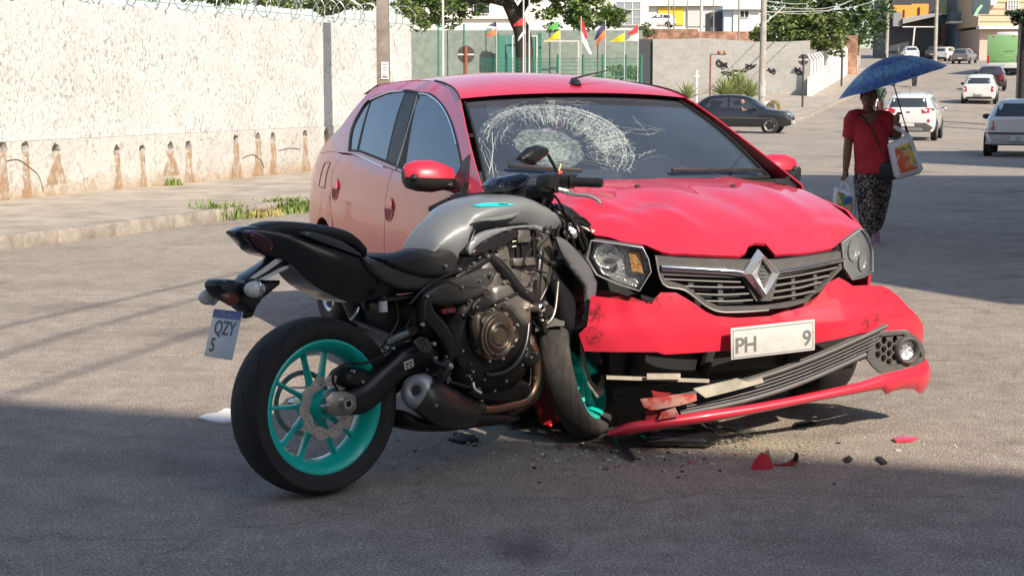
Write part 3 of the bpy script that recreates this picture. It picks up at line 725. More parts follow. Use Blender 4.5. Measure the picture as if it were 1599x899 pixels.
# mirrors
def mirror(j):
    s = -1 if j == 0 else 1
    yw = lambda t: s*t
    cx, cz = -1.46, 1.015
    prof = [(.80, .035, .045), (.845, .055, .066), (.90, .066, .080), (.97, .066, .076), (1.02, .056, .06), (1.035, .03, .035)]
    rings = []
    for y, a, b in prof:
        rings.append([V((cx+.05*(y-.8)*-1+(a*math.cos(q)*(1.15 if math.cos(q) > 0 else .7)), s*y, cz+b*math.sin(q)*(1.0 if math.sin(q) > 0 else .85)+.05*(y-.8))) for q in [2*PI*k/20 for k in range(20)]])
    up = MB(); lo = MB()
    for i in range(len(rings)-1):
        for k in range(20):
            quad = [rings[i][k], rings[i][(k+1) % 20], rings[i+1][(k+1) % 20], rings[i+1][k]]
            (up if 0 <= k < 10 else lo).add(quad, [(0, 1, 2, 3)])
    lo.add(rings[-1], [tuple(range(20))]); lo.add(rings[0], [tuple(range(20))])
    for q in (up, lo): pass
    o = lo.build('mirror_housing', M_BLK, car, smooth=60, weld=True)
    c = up; c.v = [V((p.x, p.y, p.z+.002)) for p in c.v]; c.build('mirror_cap', M_RED, o, smooth=60, weld=True)
    MB().loft([[V((cx+.02+x, s*.74, .965+z)) for x, z in circ(0, 0, .06, 10, .03)], [V((cx+x, s*.84, .99+z)) for x, z in circ(0, 0, .05, 10, .03)]]).build('mirror_stalk', M_BLK, o, smooth=60)
    MB().patch([(-1.20, .965), (-1.42, .978), (-1.40, 1.10), (-1.36, 1.13)], lambda a, b: (a, s*(Yh(a, b)+.006), b), .1, thick=.004, nrm=(0, s, 0)).build('mirror_base', M_BLK, o)
    ind = MB().ball((cx+.045, s*1.0, cz+.012), (.03, .022, .018), 8); ind.build('indicator', M_BLK, o, smooth=60)
mirror(0); mirror(1)
# hood
FC = smoothT([(-.86, -.60), (-.80, -.42), (-.70, -.27), (-.55, -.16), (-.35, -.07), (0, 0), (.35, -.07), (.55, -.16), (.70, -.27), (.80, -.42), (.86, -.60)])
HP = smoothT([(-1.3, 1.025), (-1.1, 1.02), (-.85, 1.003), (-.65, .975), (-.45, .925), (-.30, .872), (-.20, .825), (-.12, .782), (-.06, .742), (-.02, .70), (.05, .62)])
def hz(x, y):
    e = x-.45*lerp(FC, y)
    z = lerp(HP, e)-.030*(y/.7)**2
    z += .010*math.exp(-((abs(y)-.46)/.07)**2)*max(0, min(1, (-x-.25)/.3))            # pressed-in lines
    k = max(0, min(1, (-.02-y)/.45))*math.exp(-((x+.50)/.36)**2)                       # buckled corner
    z += k*(.017*math.sin(9*(x*.8-y)+1.2)+.008*math.sin(21*(x+.4*y)))
    z += .010*math.exp(-((y+.12+.4*(x+.5))/.10)**2)*math.exp(-((x+.55)/.4)**2)
    z -= .010*math.exp(-((y-.16-.3*(x+.5))/.09)**2)*math.exp(-((x+.55)/.35)**2)
    for (ax, ay), (bx, by), dp_, wd_ in (((-.28, -.30), (-.78, -.66), -.016, .07), ((-.22, -.12), (-.62, -.30), .012, .06), ((-.36, .42), (-.50, .70), -.006, .05), ((-.45, -.45), (-.40, -.68), .014, .05)):
        ex, ey = bx-ax, by-ay; L2 = ex*ex+ey*ey; t = ((x-ax)*ex+(y-ay)*ey)/L2; q = abs((x-ax)*ey-(y-ay)*ex)/math.sqrt(L2)
        if -.2 < t < 1.2 and q < wd_: z += dp_*(1-q/wd_)*max(0, 1-abs(t-.5)/.7)
    return z
def hpx(u, v): p = CF.surf(u, v, lambda p: p.z-hz(p.x, p.y), 4, 11); return (p.x, p.y)
front = [hpx(*q) for q in [(1345, 353), (1334, 362), (1318, 375), (1308, 387), (1280, 392), (1250, 396), (1211, 398), (1204, 390), (1196, 381), (1180, 379), (1170, 383), (1165, 395), (1155, 400), (1120, 399), (1085, 397.5), (1050, 396.5), (1034, 394), (1008, 382.5), (970, 377), (931, 368), (920, 359), (898, 345), (876, 331)]]
hood_pl = [(-1.08, .735), (-.85, .735), (-.65, .728), (-.48, .72)] + front + [(-.95, -.70), (-1.08, -.735), (-1.10, -.4), (-1.06, 0), (-1.10, .4)]
hood = MB().patch(hood_pl, lambda x, y: (x, y, hz(x, y)), .024, thick=.012).build('hood', M_RED, car, smooth=38)
for u, v in ((996, 292.5), (1145, 292)):
    x, y = hpx(u, v); MB().ball((x, y, hz(x, y)), (.014, .014, .010), 8).build('washer_nozzle', M_BLK, hood, smooth=60)
# front: grille, badge, lamps on the nose curve
class Sweep:
    def __init__(s, curve):
        s.c = [V((x, y, 0)) for x, y in curve]; s.L = [0]
        for a, b in zip(s.c, s.c[1:]): s.L.append(s.L[-1]+(b-a).length)
    def pos(s, t, z, off=0):
        i = 0
        while i < len(s.c)-2 and t > s.L[i+1]: i += 1
        a, b = s.c[i], s.c[i+1]; d = (b-a).normalized()
        n0 = lambda j: (lambda q: V((q.y, -q.x, 0)))((s.c[min(j+1, len(s.c)-1)]-s.c[max(j-1, 0)]).normalized())
        f = max(0, min(1, (t-s.L[i])/(s.L[i+1]-s.L[i]))); n = n0(i).lerp(n0(i+1), f).normalized()
        p = a+d*(t-s.L[i]); return V((p.x, p.y, z))+n*off
    def hit(s, u, v):
        d = CF.ray(u, v); o = CF.o; best = None
        for i, (a, b) in enumerate(zip(s.c, s.c[1:])):
            e = b-a; den = d.x*e.y-d.y*e.x
            if abs(den) < 1e-9: continue
            t = ((a.x-o.x)*e.y-(a.y-o.y)*e.x)/den; w_ = ((a.x-o.x)*d.y-(a.y-o.y)*d.x)/den
            lo = -9 if i == 0 else 0; hi = 9 if i == len(s.c)-2 else 1
            if t > 0 and lo <= w_ <= hi and (best is None or t < best[0]): best = (t, s.L[i]+w_*e.length, o.z+d.z*t)
        if best is None:                            # past the curve's outline: its nearest point
            h = V((d.x, d.y, 0)); k = h.length; h /= k; m = []
            for i, a in enumerate(s.c):
                w_ = a-V((o.x, o.y, 0)); f = w_.dot(h); m.append(((w_-h*f).length, s.L[i], o.z+d.z*f/k))
            best = min(m)
        return best[1], best[2]
    def hits(s, pts): return [s.hit(*p) for p in pts]
    def fn(s, off=0): return lambda a, b: s.pos(a, b, off)
NOSE = Sweep([(x-.015, y) for y, x in FC])
gr_out = NOSE.hits([(1024, 400), (1060, 403), (1110, 405), (1164, 406), (1218, 406), (1262, 401), (1312, 393), (1314, 420), (1303, 431), (1284, 453), (1263, 471), (1230, 480), (1198, 483), (1150, 486), (1121, 485), (1101, 477), (1083, 463), (1066, 452), (1035, 443)])
gin = lambda k: inset(gr_out, k)
grille = MB().patch(gr_out, NOSE.fn(.004), .05, [NOSE.hits([(1036, 430), (1160, 434), (1180, 470), (1205, 470), (1214, 432), (1309, 412), (1309, 419), (1280, 449), (1259, 467), (1198, 477), (1124, 479), (1104, 470), (1070, 446), (1038, 437)])], thick=.02).build('grille', M_GREYP, car)
MB().patch(gr_out, NOSE.fn(-.045), .06).build('grille_back', M_DARK, grille)
for pts in ([(1034, 436), (1095, 439), (1157, 441)], [(1062, 447), (1110, 449), (1163, 449)], [(1082, 459), (1125, 461), (1170, 459)], [(1096, 470), (1135, 471), (1176, 469)], [(1212, 436), (1262, 428), (1310, 418)], [(1207, 447), (1258, 439), (1296, 431)], [(1203, 457), (1250, 450), (1284, 441)], [(1199, 467), (1240, 462), (1274, 455)]):
    q = spline(NOSE.hits(pts), 4, False); mb = MB(); mb.loft([[NOSE.pos(a, b+dz, of) for of, dz in ((-.02, .002), (.0, .003), (.002, 0), (0, -.003), (-.02, -.002))] for a, b in q]); mb.build('grille_slat', mat('slat_grey', (.20, .195, .19), .4), grille, smooth=40)
for u0, v0, u1, v1 in ((1080, 438, 1082, 462), (1126, 440, 1128, 476), (1242, 432, 1243, 468), (1276, 424, 1278, 450)):
    a, b = NOSE.hit(u0, v0), NOSE.hit(u1, v1); MB().bar(NOSE.pos(*a, -.014), NOSE.pos(*b, -.014), .006, .02).build('grille_rib', M_GREYP, grille)
for top, wd in (([(1033, 418), (1090, 421), (1140, 424), (1160, 427)], .013), ([(1212, 424), (1262, 416), (1313, 405)], .008)):
    q = spline(NOSE.hits(top), 5, False); MB().loft([[NOSE.pos(a, b+wd*math.sin(t), .012+.010*math.cos(t)) for t in [2*PI*k/10 for k in range(10)]] for a, b in q]).build('chrome_bar', M_CHR, grille, smooth=50)
for pth in ([(1024, 400), (1035, 443), (1066, 452), (1083, 463), (1101, 477), (1121, 486), (1150, 487), (1198, 484)],):
    q = spline(NOSE.hits(pth), 4, False); MB().tube([NOSE.pos(a, b, .012) for a, b in q], .004, 6).build('grille_trim', MATS['slat_grey'], grille)
# diamond badge: bevelled frame round an open diamond
def badge(off):
    A = [NOSE.hit(*p) for p in [(1181, 389), (1213, 426), (1188, 466), (1157, 427)]]
    B = [NOSE.hit(*p) for p in [(1185.5, 404), (1200, 425), (1187.5, 451), (1177.5, 426)]]
    m = MB(); mid = [((a[0]+b[0])/2, (a[1]+b[1])/2) for a, b in zip(A, B)]
    for L, o in (): pass
    rings = [[NOSE.pos(*p, off) for p in A], [NOSE.pos(*p, off+.012) for p in A], [NOSE.pos(p[0], p[1], off+.034) for p in mid], [NOSE.pos(*p, off+.016) for p in B], [NOSE.pos(*p, off) for p in B]]
    m.loft(rings, True, False); return m, B
bm_, BI = badge(.012)
bd = bm_.build('diamond_badge', mat('badge_chrome', (.80, .80, .81), .22, .75), car, smooth=0)
MB().patch(inset(BI, .98), NOSE.fn(.014), .05).build('badge_inset', M_GREYP, bd)
for k in range(1, 8):
    z = BI[0][1]+(BI[2][1]-BI[0][1])*k/8; hw_ = .016*(1-abs(k/8-.5)*2); cx_ = (BI[1][0]+BI[3][0])/2
    MB().bar(NOSE.pos(cx_-hw_, z, .017), NOSE.pos(cx_+hw_, z, .017), .003, .003).build('inset_rib', M_ALU, bd)
# headlamps
def lamp(px, name, dp, off, amber=None, bulbs=()):
    pl = NOSE.hits(px); h = MB().patch(pl, NOSE.fn(off-dp), .04, thick=.02 if dp > .05 else .003).build(name, M_GREYP, car)
    cx_ = sum(p[0] for p in pl)/len(pl); cz_ = sum(p[1] for p in pl)/len(pl)
    sp_ = spline(pl, 3)
    MB().loft([[NOSE.pos(*p, off-dp) for p in pl], [NOSE.pos(*p, off-.004) for p in pl]], True, False).build('lamp_rim', M_GREYP, h)
    MB().patch(pl, lambda a, b: NOSE.pos(a, b, off+.012*max(0, 1-((a-cx_)/.16)**2)), .04, thick=.003).build('lens', M_LENS, h, smooth=50)
    for (u, v), r in bulbs:
        a, b = NOSE.hit(u, v); c = NOSE.pos(a, b, off-dp*.65); n_ = (NOSE.pos(a, b, 1)-NOSE.pos(a, b, 0)).normalized()
        MB().lathe([(.006, -.3*dp), (r*.5, -.2*dp), (r*.85, .06*dp), (r, .4*dp), (r+.004, .42*dp)], c, n_, 20).build('reflector', M_REFL, h, smooth=50)
        MB().ball(c, min(.011, dp*.3), 8).build('bulb', M_CHR, h, smooth=60)
    MB().patch(inset(pl, .97), lambda a, b: NOSE.pos(a, b, off-dp*.75), .04).build('reflector_panel', M_REFL, h)
    if amber: MB().patch(NOSE.hits(amber), NOSE.fn(off-.028), .03, thick=.03).build('turn_signal', M_AMB, h)
    e = [NOSE.pos(*p, off) for p in pl]; MB().tube(e+[e[0]], .0028, 6).build('lens_edge', mat('lens_plastic', (.30, .31, .31), .35), h)
    return h
lamp([(928, 374), (958, 378), (1004, 385), (1012, 402), (1016, 422), (999, 452), (965, 441), (936, 427), (922, 402)], 'headlamp', .075, .055, [(982, 390), (1000, 394), (1005, 426), (988, 423)], [((950, 398), .045), ((953, 415), .032)])
lamp([(1314, 380), (1328, 369), (1345, 357), (1355, 371), (1362, 392), (1362, 424), (1347, 433), (1330, 437), (1318, 418)], 'headlamp', .014, .004, None, [((1334, 390), .045), ((1348, 408), .04)])
# the torn bumper
BUMP = Sweep(spline([(-.62, -.85), (-.36, -.81), (-.15, -.70), (-.03, -.45), (.02, -.15), (.03, .15), (.025, .42), (-.01, .66), (-.09, .83), (-.24, .92), (-.45, .93)], 4, False))
up_px = [(922, 462), (946, 465), (1000, 472), (1017, 475), (1024, 465), (1032, 457), (1056, 457), (1081, 472), (1100, 486), (1116, 493), (1150, 496), (1200, 493), (1240, 484), (1264, 477), (1280, 460), (1294, 443), (1313, 434), (1324, 440), (1334, 447), (1356, 446), (1378, 446), (1392, 453), (1404, 464), (1420, 485), (1437, 508), (1451, 537), (1461, 566), (1448, 562), (1437, 535), (1412, 514), (1367, 516), (1352, 518), (1300, 530), (1263, 537), (1200, 544), (1120, 548), (1038, 553), (1025, 549), (960, 549), (915, 548), (907, 521), (919, 509)]
def bulge(a, b):
    t = max(0, min(1, (b-.50)/.05)); t = t*t*(3-2*t)                  # a step below the lamps, and dents
    return BUMP.pos(a, b, .020*math.sin(max(0, min(1, (b-.36)/.34))*PI)-.014*t*(1 if abs(a-.95) > .3 else .3)+.008*noise.noise(V((a*4, b*4, 1)))+.004*noise.noise(V((a*11, b*11, 4))))
bumper = MB().patch(BUMP.hits(up_px), bulge, .03, thick=.006).build('bumper', M_RED, car, smooth=50)
lip_px = [(950, 671), (980, 659), (1032, 650), (1100, 640), (1170, 630), (1240, 617), (1300, 604), (1338, 596), (1378, 582), (1420, 572), (1455, 560), (1466, 569), (1467, 590), (1465, 604), (1454, 616), (1443, 614), (1430, 613), (1426, 607), (1410, 607), (1395, 610), (1381, 616), (1377, 607), (1350, 612), (1300, 621), (1240, 633), (1170, 647), (1100, 660), (1040, 668), (980, 679), (950, 681)]
lipz = BUMP.hits(lip_px)
lipt = sorted(lipz[:11])
def lipf(a, b):
    t = (lerp(lipt, a)-b)/.06
    return BUMP.pos(a, b, .02+.022*math.sin(max(0, min(1, t))*PI))
lipb = sorted(lipz[13:]); la, lb = lipt[0][0], lipz[12][0]
LR = []
for i in range(61):
    a = la+(lb-la)*i/60; zt, zb = lerp(lipt, a), lerp(lipb, a)
    LR.append([BUMP.pos(a, zt+(zb-zt)*f, .016+.026*math.sin(f*PI)**.8-.01*f) for f in (0, .12, .28, .5, .72, .88, 1)]+[BUMP.pos(a, zt+(zb-zt)*f, .008) for f in (.9, .1)])
MB().loft(LR).build('bumper_lip', M_RED, bumper, smooth=60)
fog_px = [(1354, 528), (1366, 519), (1410, 517), (1425, 523), (1435, 535), (1444, 551), (1451, 564), (1410, 574), (1374, 583), (1362, 573), (1352, 560)]
fogo = BUMP.hits(fog_px); hexw = inset(BUMP.hits([(1362, 535), (1370, 524), (1408, 521), (1428, 534), (1437, 557), (1376, 574), (1362, 560)]), .98)
fb = MB().patch(fogo, BUMP.fn(.012), .03, [hexw], thick=.012).build('fog_lamp_bezel', M_GREYP, bumper)
MB().patch(hexw, BUMP.fn(-.02), .04).build('bezel_back', M_DARK, fb)
hx = []; xs_ = [p[0] for p in hexw]; zs_ = [p[1] for p in hexw]; r_ = .021
hl = []
for i in range(int((max(xs_)-min(xs_))/(r_*1.5))+2):
    for j in range(int((max(zs_)-min(zs_))/(r_*1.732))+2):
        c = (min(xs_)+i*r_*1.5, min(zs_)+(j+.5*(i % 2))*r_*1.732); h = circ(c[0], c[1], r_*.80, 6)
        if all(inside(p, hexw) for p in h): hl.append(h)
MB().patch(hexw, BUMP.fn(.0), .06, hl, thick=.008, fine=False).build('hex_mesh', M_GREYP, fb, smooth=0)
fa = BUMP.hit(1413, 546); fc_ = BUMP.pos(*fa, .0); fnn = (BUMP.pos(*fa, 1)-fc_).normalized(); fnn = (fnn+V((.25, -.35, 0))).normalized()
MB().lathe([(.038, -.01), (.040, .028), (.050, .036), (.058, .030), (.060, .0), (.058, -.02)], fc_, fnn, 28).build('fog_lamp_ring', M_GREYP, fb, smooth=50)
fl_ = MB().lathe([(.002, .004), (.025, .006), (.041, .012)], fc_, fnn, 24).build('fog_lamp', M_REFL, fb, smooth=60)
MB().lathe([(.0005, .020), (.02, .019), (.041, .014)], fc_, fnn, 24).build('lens', M_LENS, fl_, smooth=60)
# the lower grille torn out and hanging across the opening
A0 = V(BUMP.pos(*BUMP.hit(1374, 503), .05)); B0 = V(BUMP.pos(*BUMP.hit(1056, 622), -.02)); A1 = V(BUMP.pos(*BUMP.hit(1338, 552), .05)); B1 = V(BUMP.pos(*BUMP.hit(1062, 647), .0))
lg = lambda s, t, o=0: (B0.lerp(A0, s).lerp(B1.lerp(A1, s), t))+V((o, 0, 0))+V((0, 0, -.035*math.sin(PI*s)))
lgr = grid(lambda s, t: lg(s, t, -.03), [i/14 for i in range(15)], [0, .5, 1]).build('lower_grille', M_BLK, car, smooth=50)
for t in (.06, .30, .46, .62, .78, .96):
    MB().tube([lg(i/12, t, .005) for i in range(13)], .010 if t in (.06, .96) else .0055, 6).build('lower_grille_slat', M_GREYP if t in (.06, .96) else M_BLK, lgr)
for i in range(3, 24, 2):
    s_ = i/24
    for t0, t1 in ((.30, .46), (.46, .62), (.62, .78), (.78, .96)):
        MB().bar(lg(s_+.02*(t0 > .45), t0, .0), lg(s_+.02+.02*(t0 > .45), t1, .0), .007, .014).build('lower_grille_rib', M_BLK, lgr)
M_BRK = mat('dusty_plastic', (.42, .38, .31), .7, var=.3, vscale=12)
M_BRKR = mat('red_scraped_plastic', (.55, .30, .25), .6, col2=(.50, .04, .04), vscale=16, sharp=(.42, .58))
def plate_px(px, name, m, parent, sw, off, th=.012):
    return MB().patch(sw.hits(px), sw.fn(off), .03, thick=th).build(name, m, parent, smooth=30)
plate_px([(1078, 604), (1146, 588), (1160, 594), (1182, 587), (1185, 594), (1150, 604), (1096, 618)], 'broken_bracket', M_BRK, lgr, BUMP, .045)
plate_px([(998, 619), (1050, 612), (1080, 611), (1081, 621), (1058, 628), (1014, 636), (1002, 630)], 'broken_bracket', M_BRKR, lgr, BUMP, .06)
plate_px([(1016, 608), (1030, 611), (1046, 612), (1020, 620)], 'broken_bracket', M_REDIN, lgr, BUMP, .03)
plate_px([(1030, 640), (1050, 632), (1056, 645), (1024, 652)], 'broken_bracket', M_BRKR, lgr, BUMP, .05)
plate_px([(1008, 640), (1046, 630), (1050, 646), (1008, 654)], 'broken_bracket', M_REDIN, lgr, BUMP, .02)
MB().bar(BUMP.pos(*BUMP.hit(945, 593), -.05), BUMP.pos(*BUMP.hit(1112, 597), -.03), .02, .012).build('broken_bracket', M_BRK, lgr)
MB().bar(BUMP.pos(*BUMP.hit(1012, 590), -.03), BUMP.pos(*BUMP.hit(1066, 590), -.03), .012, .022).build('broken_bracket', M_BRK, lgr)
# what the torn nose lays bare
bay = MB().box((-.42, 0, .52), (.06, 1.30, .52)).build('radiator_panel', M_UNDER, car, smooth=0)
MB().loft([[V((-.16-.16*abs(t)**2+x, t*.62, .49+z)) for x, z in ((-.05, -.06), (.0, -.06), (.02, -.03), (.02, .03), (0, .06), (-.05, .06))] for t in [i/8-1 for i in range(17)]]).build('crash_beam', M_REDIN, car, smooth=30)
MB().box((-.34, -.12, .38), (.03, .8, .26)).build('radiator', mat('radiator_fins', (.03, .03, .03), .5, .5), car, smooth=0)
for y in (-.42, -.1, .3):
    MB().tube([(-.30, y, .25), (-.28, y+.03, .40), (-.30, y, .60)], .025, 8).build('support_strut', M_UNDER, car)
MB().tube([(-.30, .72, .32), (-.22, .60, .30), (-.25, .35, .26)], .03, 8, smooth=4).build('air_duct', M_BLK, car)
mbx = MB().patch([(-.35, -.70), (-.35, -.38), (-.20, -.40), (-.16, -.55), (-.22, -.68)], lambda x, y: (x, y, .60+.02*math.sin(20*y)), .06, thick=.02, nrm=(0, 0, 1)); mbx.build('lamp_support', M_REDIN, car)
sc_, n_, N_, L_, p_ = nodes_mat('scuff'); tc_ = N_('TexCoord'); p_.inputs['Base Color'].default_value = (.035, .02, .02, 1); p_.inputs['Roughness'].default_value = .8
nz = N_('TexNoise'); nz.inputs['Scale'].default_value = 26; nz.inputs['Detail'].default_value = 8; nz.inputs['Roughness'].default_value = .75; L_(tc_.outputs['Object'], nz.inputs[0])
L_(ramp(N_, L_, nz.outputs['Fac'], [(.50, (0, 0, 0)), (.66, (.75, .75, .75))]), p_.inputs['Alpha'])
for px in ([(921, 468), (938, 470), (946, 500), (940, 535), (926, 545), (916, 530), (920, 500)], [(1020, 462), (1040, 458), (1052, 466), (1030, 478)], [(1340, 505), (1372, 470), (1388, 486), (1352, 514)]):
    MB().patch(BUMP.hits(px), lambda a, b: V(bulge(a, b))+V((.002, 0, 0)), .02).build('scuff', sc_, bumper, smooth=60, fixn=False)
# number plate
PC = BUMP.hit(1198, 527); pc = BUMP.pos(*PC, .05); pn = V((1, .02, 0)).normalized(); py_ = V((-.02, 1, .035)).normalized(); pz_ = pn.cross(py_).normalized(); py_ = pz_.cross(pn)
M_PL = mat('plate_grey', (.55, .55, .52), .4, var=.1, vscale=20)
npl = MB().box(pc, (.004, .385, .125), Matrix((pn, py_, pz_)).transposed(), bev=.0018).build('number_plate', M_PL, car)
MB().tube([pc+pn*.003+py_*a*.183+pz_*b*.053 for a, b in ((-1, -1), (1, -1), (1, 1), (-1, 1), (-1, -1))], .0025, 5).build('plate_border', mat('plate_rim', (.35, .35, .34), .5), npl)
for ch, px_ in (('P', -.155), ('H', -.105), ('9', .155)):
    text_mesh(ch, .085, 'plate_character', mat('plate_ink', (.16, .16, .16), .5), npl, basis(pc+pn*.0025+py_*px_-pz_*.012, py_, pz_, pn), bold=True)
# wheels
def wheel(parent, c, s, r, rr, wd, spokes, m_rim, name='wheel', turn=0, n=36, cover=None):
    """s = outward side (-1 right, +1 left)"""
    wt = thing(name, None, None) if False else None
    ty = MB().lathe([(rr, -wd*.42), (rr+.02, -wd*.5), (r-.03, -wd*.52), (r-.006, -wd*.42), (r, -wd*.25), (r, wd*.25), (r-.006, wd*.42), (r-.03, wd*.52), (rr+.02, wd*.5), (rr, wd*.42)], (0, 0, 0), (0, 1, 0), n, True)
    rm = MB().lathe([(rr*.985, -wd*.4), (rr*.93, -wd*.1), (rr*.90, wd*.2), (rr*.94, wd*.40), (rr*1.02, wd*.46), (rr*1.02, wd*.42)], (0, 0, 0), (0, 1, 0), n)
    rm.lathe([(.001, wd*.30), (rr*.24, wd*.32), (rr*.26, wd*.2), (rr*.26, 0)], (0, 0, 0), (0, 1, 0), 20)
    for k in range(spokes):
        a = 2*PI*k/spokes; d = V((math.cos(a), 0, math.sin(a))); u = V((-d.z, 0, d.x))
        rm.loft([[d*q+u*w_+V((0, h, 0)) for w_, h in ((-.022*f, wd*.16), (.022*f, wd*.16), (.017*f, wd*hh), (-.017*f, wd*hh))] for q, f, hh in ((rr*.2, 1.2, .33), (rr*.6, .9, .36), (rr*.93, 1.3, .42))], True, False)
    bk = MB().lathe([(.001, -wd*.05), (rr*.9, -wd*.05)], (0, 0, 0), (0, 1, 0), 24)
    M = Matrix.Translation(c) @ Matrix.Rotation(turn, 4, 'Z') @ Matrix.Diagonal((1, s, 1, 1))
    if s < 0: pass
    o = ty.move(M).build(name, M_TYRE, parent, smooth=45)
    rm.move(M).build('rim', m_rim, o, smooth=35); bk.move(M).build('brake_backing', M_DARK, o, smooth=0)
    return o
for s in (-1, 1):
    wheel(car, (XF, s*.755, ZW), s, .305, .195, .185, 6, M_ALU); wheel(car, (XR, s*.745, ZW), s, .305, .195, .185, 6, M_ALU)
# inner arches, floor, rear end, cabin
for s in (-1, 1):
    for cx in (XF, XR):
        MB().loft([[V((cx+.37*math.cos(R(a)), s*y, ZW+.37*math.sin(R(a)))) for a in range(-10, 191, 12)] for y in (.50, Yh(cx, .6)-.015)], False, False).build('wheel_arch', M_UNDER, car, smooth=60)
MB().box((-2.15, 0, .24), (3.4, 1.3, .10)).build('floor_pan', M_UNDER, car, smooth=0)
MB().patch([(-.86+.02, .22), (.84, .22), (.84, 1.0), (-.84, 1.0)], lambda y, z: (-1.12, y*.93, z), .3).build('bulkhead', M_DARK, car)
rear = MB(); rear.loft([[V((x, t*(Yh(x, z)-.004), z)) for t in [i/8-1 for i in range(17)]] for x, z in ((-4.31, .24), (-4.42, .35), (-4.46, .55), (-4.45, .72), (-4.42, .9), (-4.39, 1.0), (-4.28, 1.035), (-4.05, 1.055), (-3.85, 1.06))], False, False)
rear.build('boot_and_rear_bumper', M_RED, car, smooth=50)
grid(lambda t, b: (-3.86+.26*b-.0*t, t*(.66-.12*b), 1.06+.37*b+.02*math.sin(PI*b)), [i/8-1 for i in range(17)], [0, .25, .5, .75, 1]).build('rear_window', M_SG, car, smooth=60)
for s in (-1, 1):
    MB().patch([(-4.385, .74), (-4.33, .75), (-4.32, .90), (-4.38, .90)], lambda a, b: (a, s*(Yh(a, b)+.004), b), .05, thick=.01, nrm=(0, s, 0)).build('tail_lamp', mat('tail_red', (.35, .01, .01), .15, coat=1), car)
MB().loft([[V((x, t*.72, z)) for x, z in ((-1.12, .98), (-1.25, .985), (-1.42, .97), (-1.50, .90), (-1.48, .70), (-1.12, .62))] for t in (-1, -.5, 0, .5, 1)]).build('dashboard', M_DARK, car, smooth=40)
st = MB()
for k in range(24):
    a, b = 2*PI*k/24, 2*PI*(k+1)/24; cc = V((-1.72, .36, .92)); ux, uy = V((.35, 0, .93)), V((0, 1, 0))
    st.tube([cc+(ux*math.sin(a)+uy*math.cos(a))*.18, cc+(ux*math.sin(b)+uy*math.cos(b))*.18], .014, 8, False)
st.bar(cc-uy*.17, cc+uy*.17, .03, .05); st.build('steering_wheel', M_BLK, car)
for y, xx in ((-.36, -2.15), (.36, -2.15), (-.38, -3.05), (.38, -3.05)):
    w_ = .25 if xx > -2.5 else .32
    b = MB().inflate([(-w_, 0), (w_, 0), (w_*.9, .5), (w_*.6, .62), (-w_*.6, .62), (-w_*.9, .5)], lambda a, h, t: V((xx-.12-.28*h+t, y+a, .55+h)), .06, .1, .03, .06).build('seat_backrest', M_SEAT, car, smooth=60)
    MB().inflate([(-.12, 0), (.12, 0), (.10, .17), (-.10, .17)], lambda a, h, t: V((xx-.31-.1*h+t, y+a, 1.19+h)), .05, .06, .02, .03).build('headrest', M_SEAT, b, smooth=60)
    MB().box((xx+.18, y, .46), (.55, w_*2, .16), bev=.05).build('seat_cushion', M_SEAT, car)
MB().box((-1.97, .03, 1.315), (.03, .2, .055), bev=.01).build('interior_mirror', M_BLK, car)
# ================================================================ the motorcycle
BF = Frame(gp(495, 770), R(41), R(-3))
M_TEAL = mat('teal_paint', (.008, .56, .47), .35, coat=.5, var=.08, vscale=10)
M_TANK = mat('grey_tank_paint', (.175, .188, .195), .40, coat=.35, var=.03, vscale=6)
M_SATIN = mat('satin_black', (.014, .014, .016), .30, rvar=.08, vscale=14)
M_TAIL = mat('gloss_black', (.012, .011, .013), .28, coat=.4)
M_VINYL = mat('seat_vinyl', (.022, .022, .023), .55, var=.25, vscale=40, bump=.12, bscale=160)
M_GUN = mat('gunmetal_cover', (.075, .073, .07), .30, .4, var=.1, vscale=8)
M_ENG = mat('engine_bronze', (.33, .265, .20), .30, .85, var=.25, vscale=14)
M_ENGD = mat('engine_dark', (.022, .021, .020), .40, .4, var=.3, vscale=14)
M_CASE = mat('cast_alloy', (.36, .335, .30), .34, .85, var=.25, vscale=18)
M_COP = mat('heat_tinted_pipe', (.34, .19, .11), .30, .95, col2=(.20, .155, .12), vscale=7)
M_SIL = mat('silencer_steel', (.095, .088, .082), .36, .75, var=.15, vscale=10)
M_DISC = mat('brake_disc', (.52, .47, .42), .4, .6, var=.15, vscale=25)
M_BOLT = mat('bolt_steel', (.62, .62, .60), .25, .9)
bike = thing('motorcycle', 'naked black and grey motorcycle with turquoise wheels rammed into the red car', 'motorcycle', BF.M)
def bp(u, v, y): x, z = BF.side(u, v, y); return V((x, y, z))
def bps(pts, y): return [bp(u, v, y) for u, v in pts]
def plate(name, px, y, th, m=None, parent=None, bev=.003, hl=(), sm=35, mid=0):
    """flat part: outline at its outer face y (right side is negative), th thick inwards"""
    pl = BF.sides(px, y); H = [BF.sides(h, y) for h in hl]
    return MB().prism(pl, lambda a, b, t: V((a, t, b)), y+th, y, 9, H).build(name, m or M_SATIN, parent or bike, smooth=sm, bev=bev)
def puff(name, px, y, wd, r, m=None, parent=None, w0=.004, res=.012, sm=50, k=3, back=.01, hl=()):
    """cushion part: outline at y, bulging outwards (to the right) by wd"""
    pl = spline(BF.sides(px, y), k) if k else BF.sides(px, y)
    vs = MB().inflate(pl, lambda a, b, t: V((a, y-t if t else y+back, b)), wd, r, w0, res, hl, both=False)
    return vs.build(name, m or M_SATIN, parent or bike, smooth=sm)
def rod(name, px, r, m=None, parent=None, n=10, smooth=5):
    """a tube through (u, v, y) points"""
    return MB().tube([bp(*p) for p in px], r, n, smooth=smooth).build(name, m or M_SATIN, parent or bike, smooth=50)
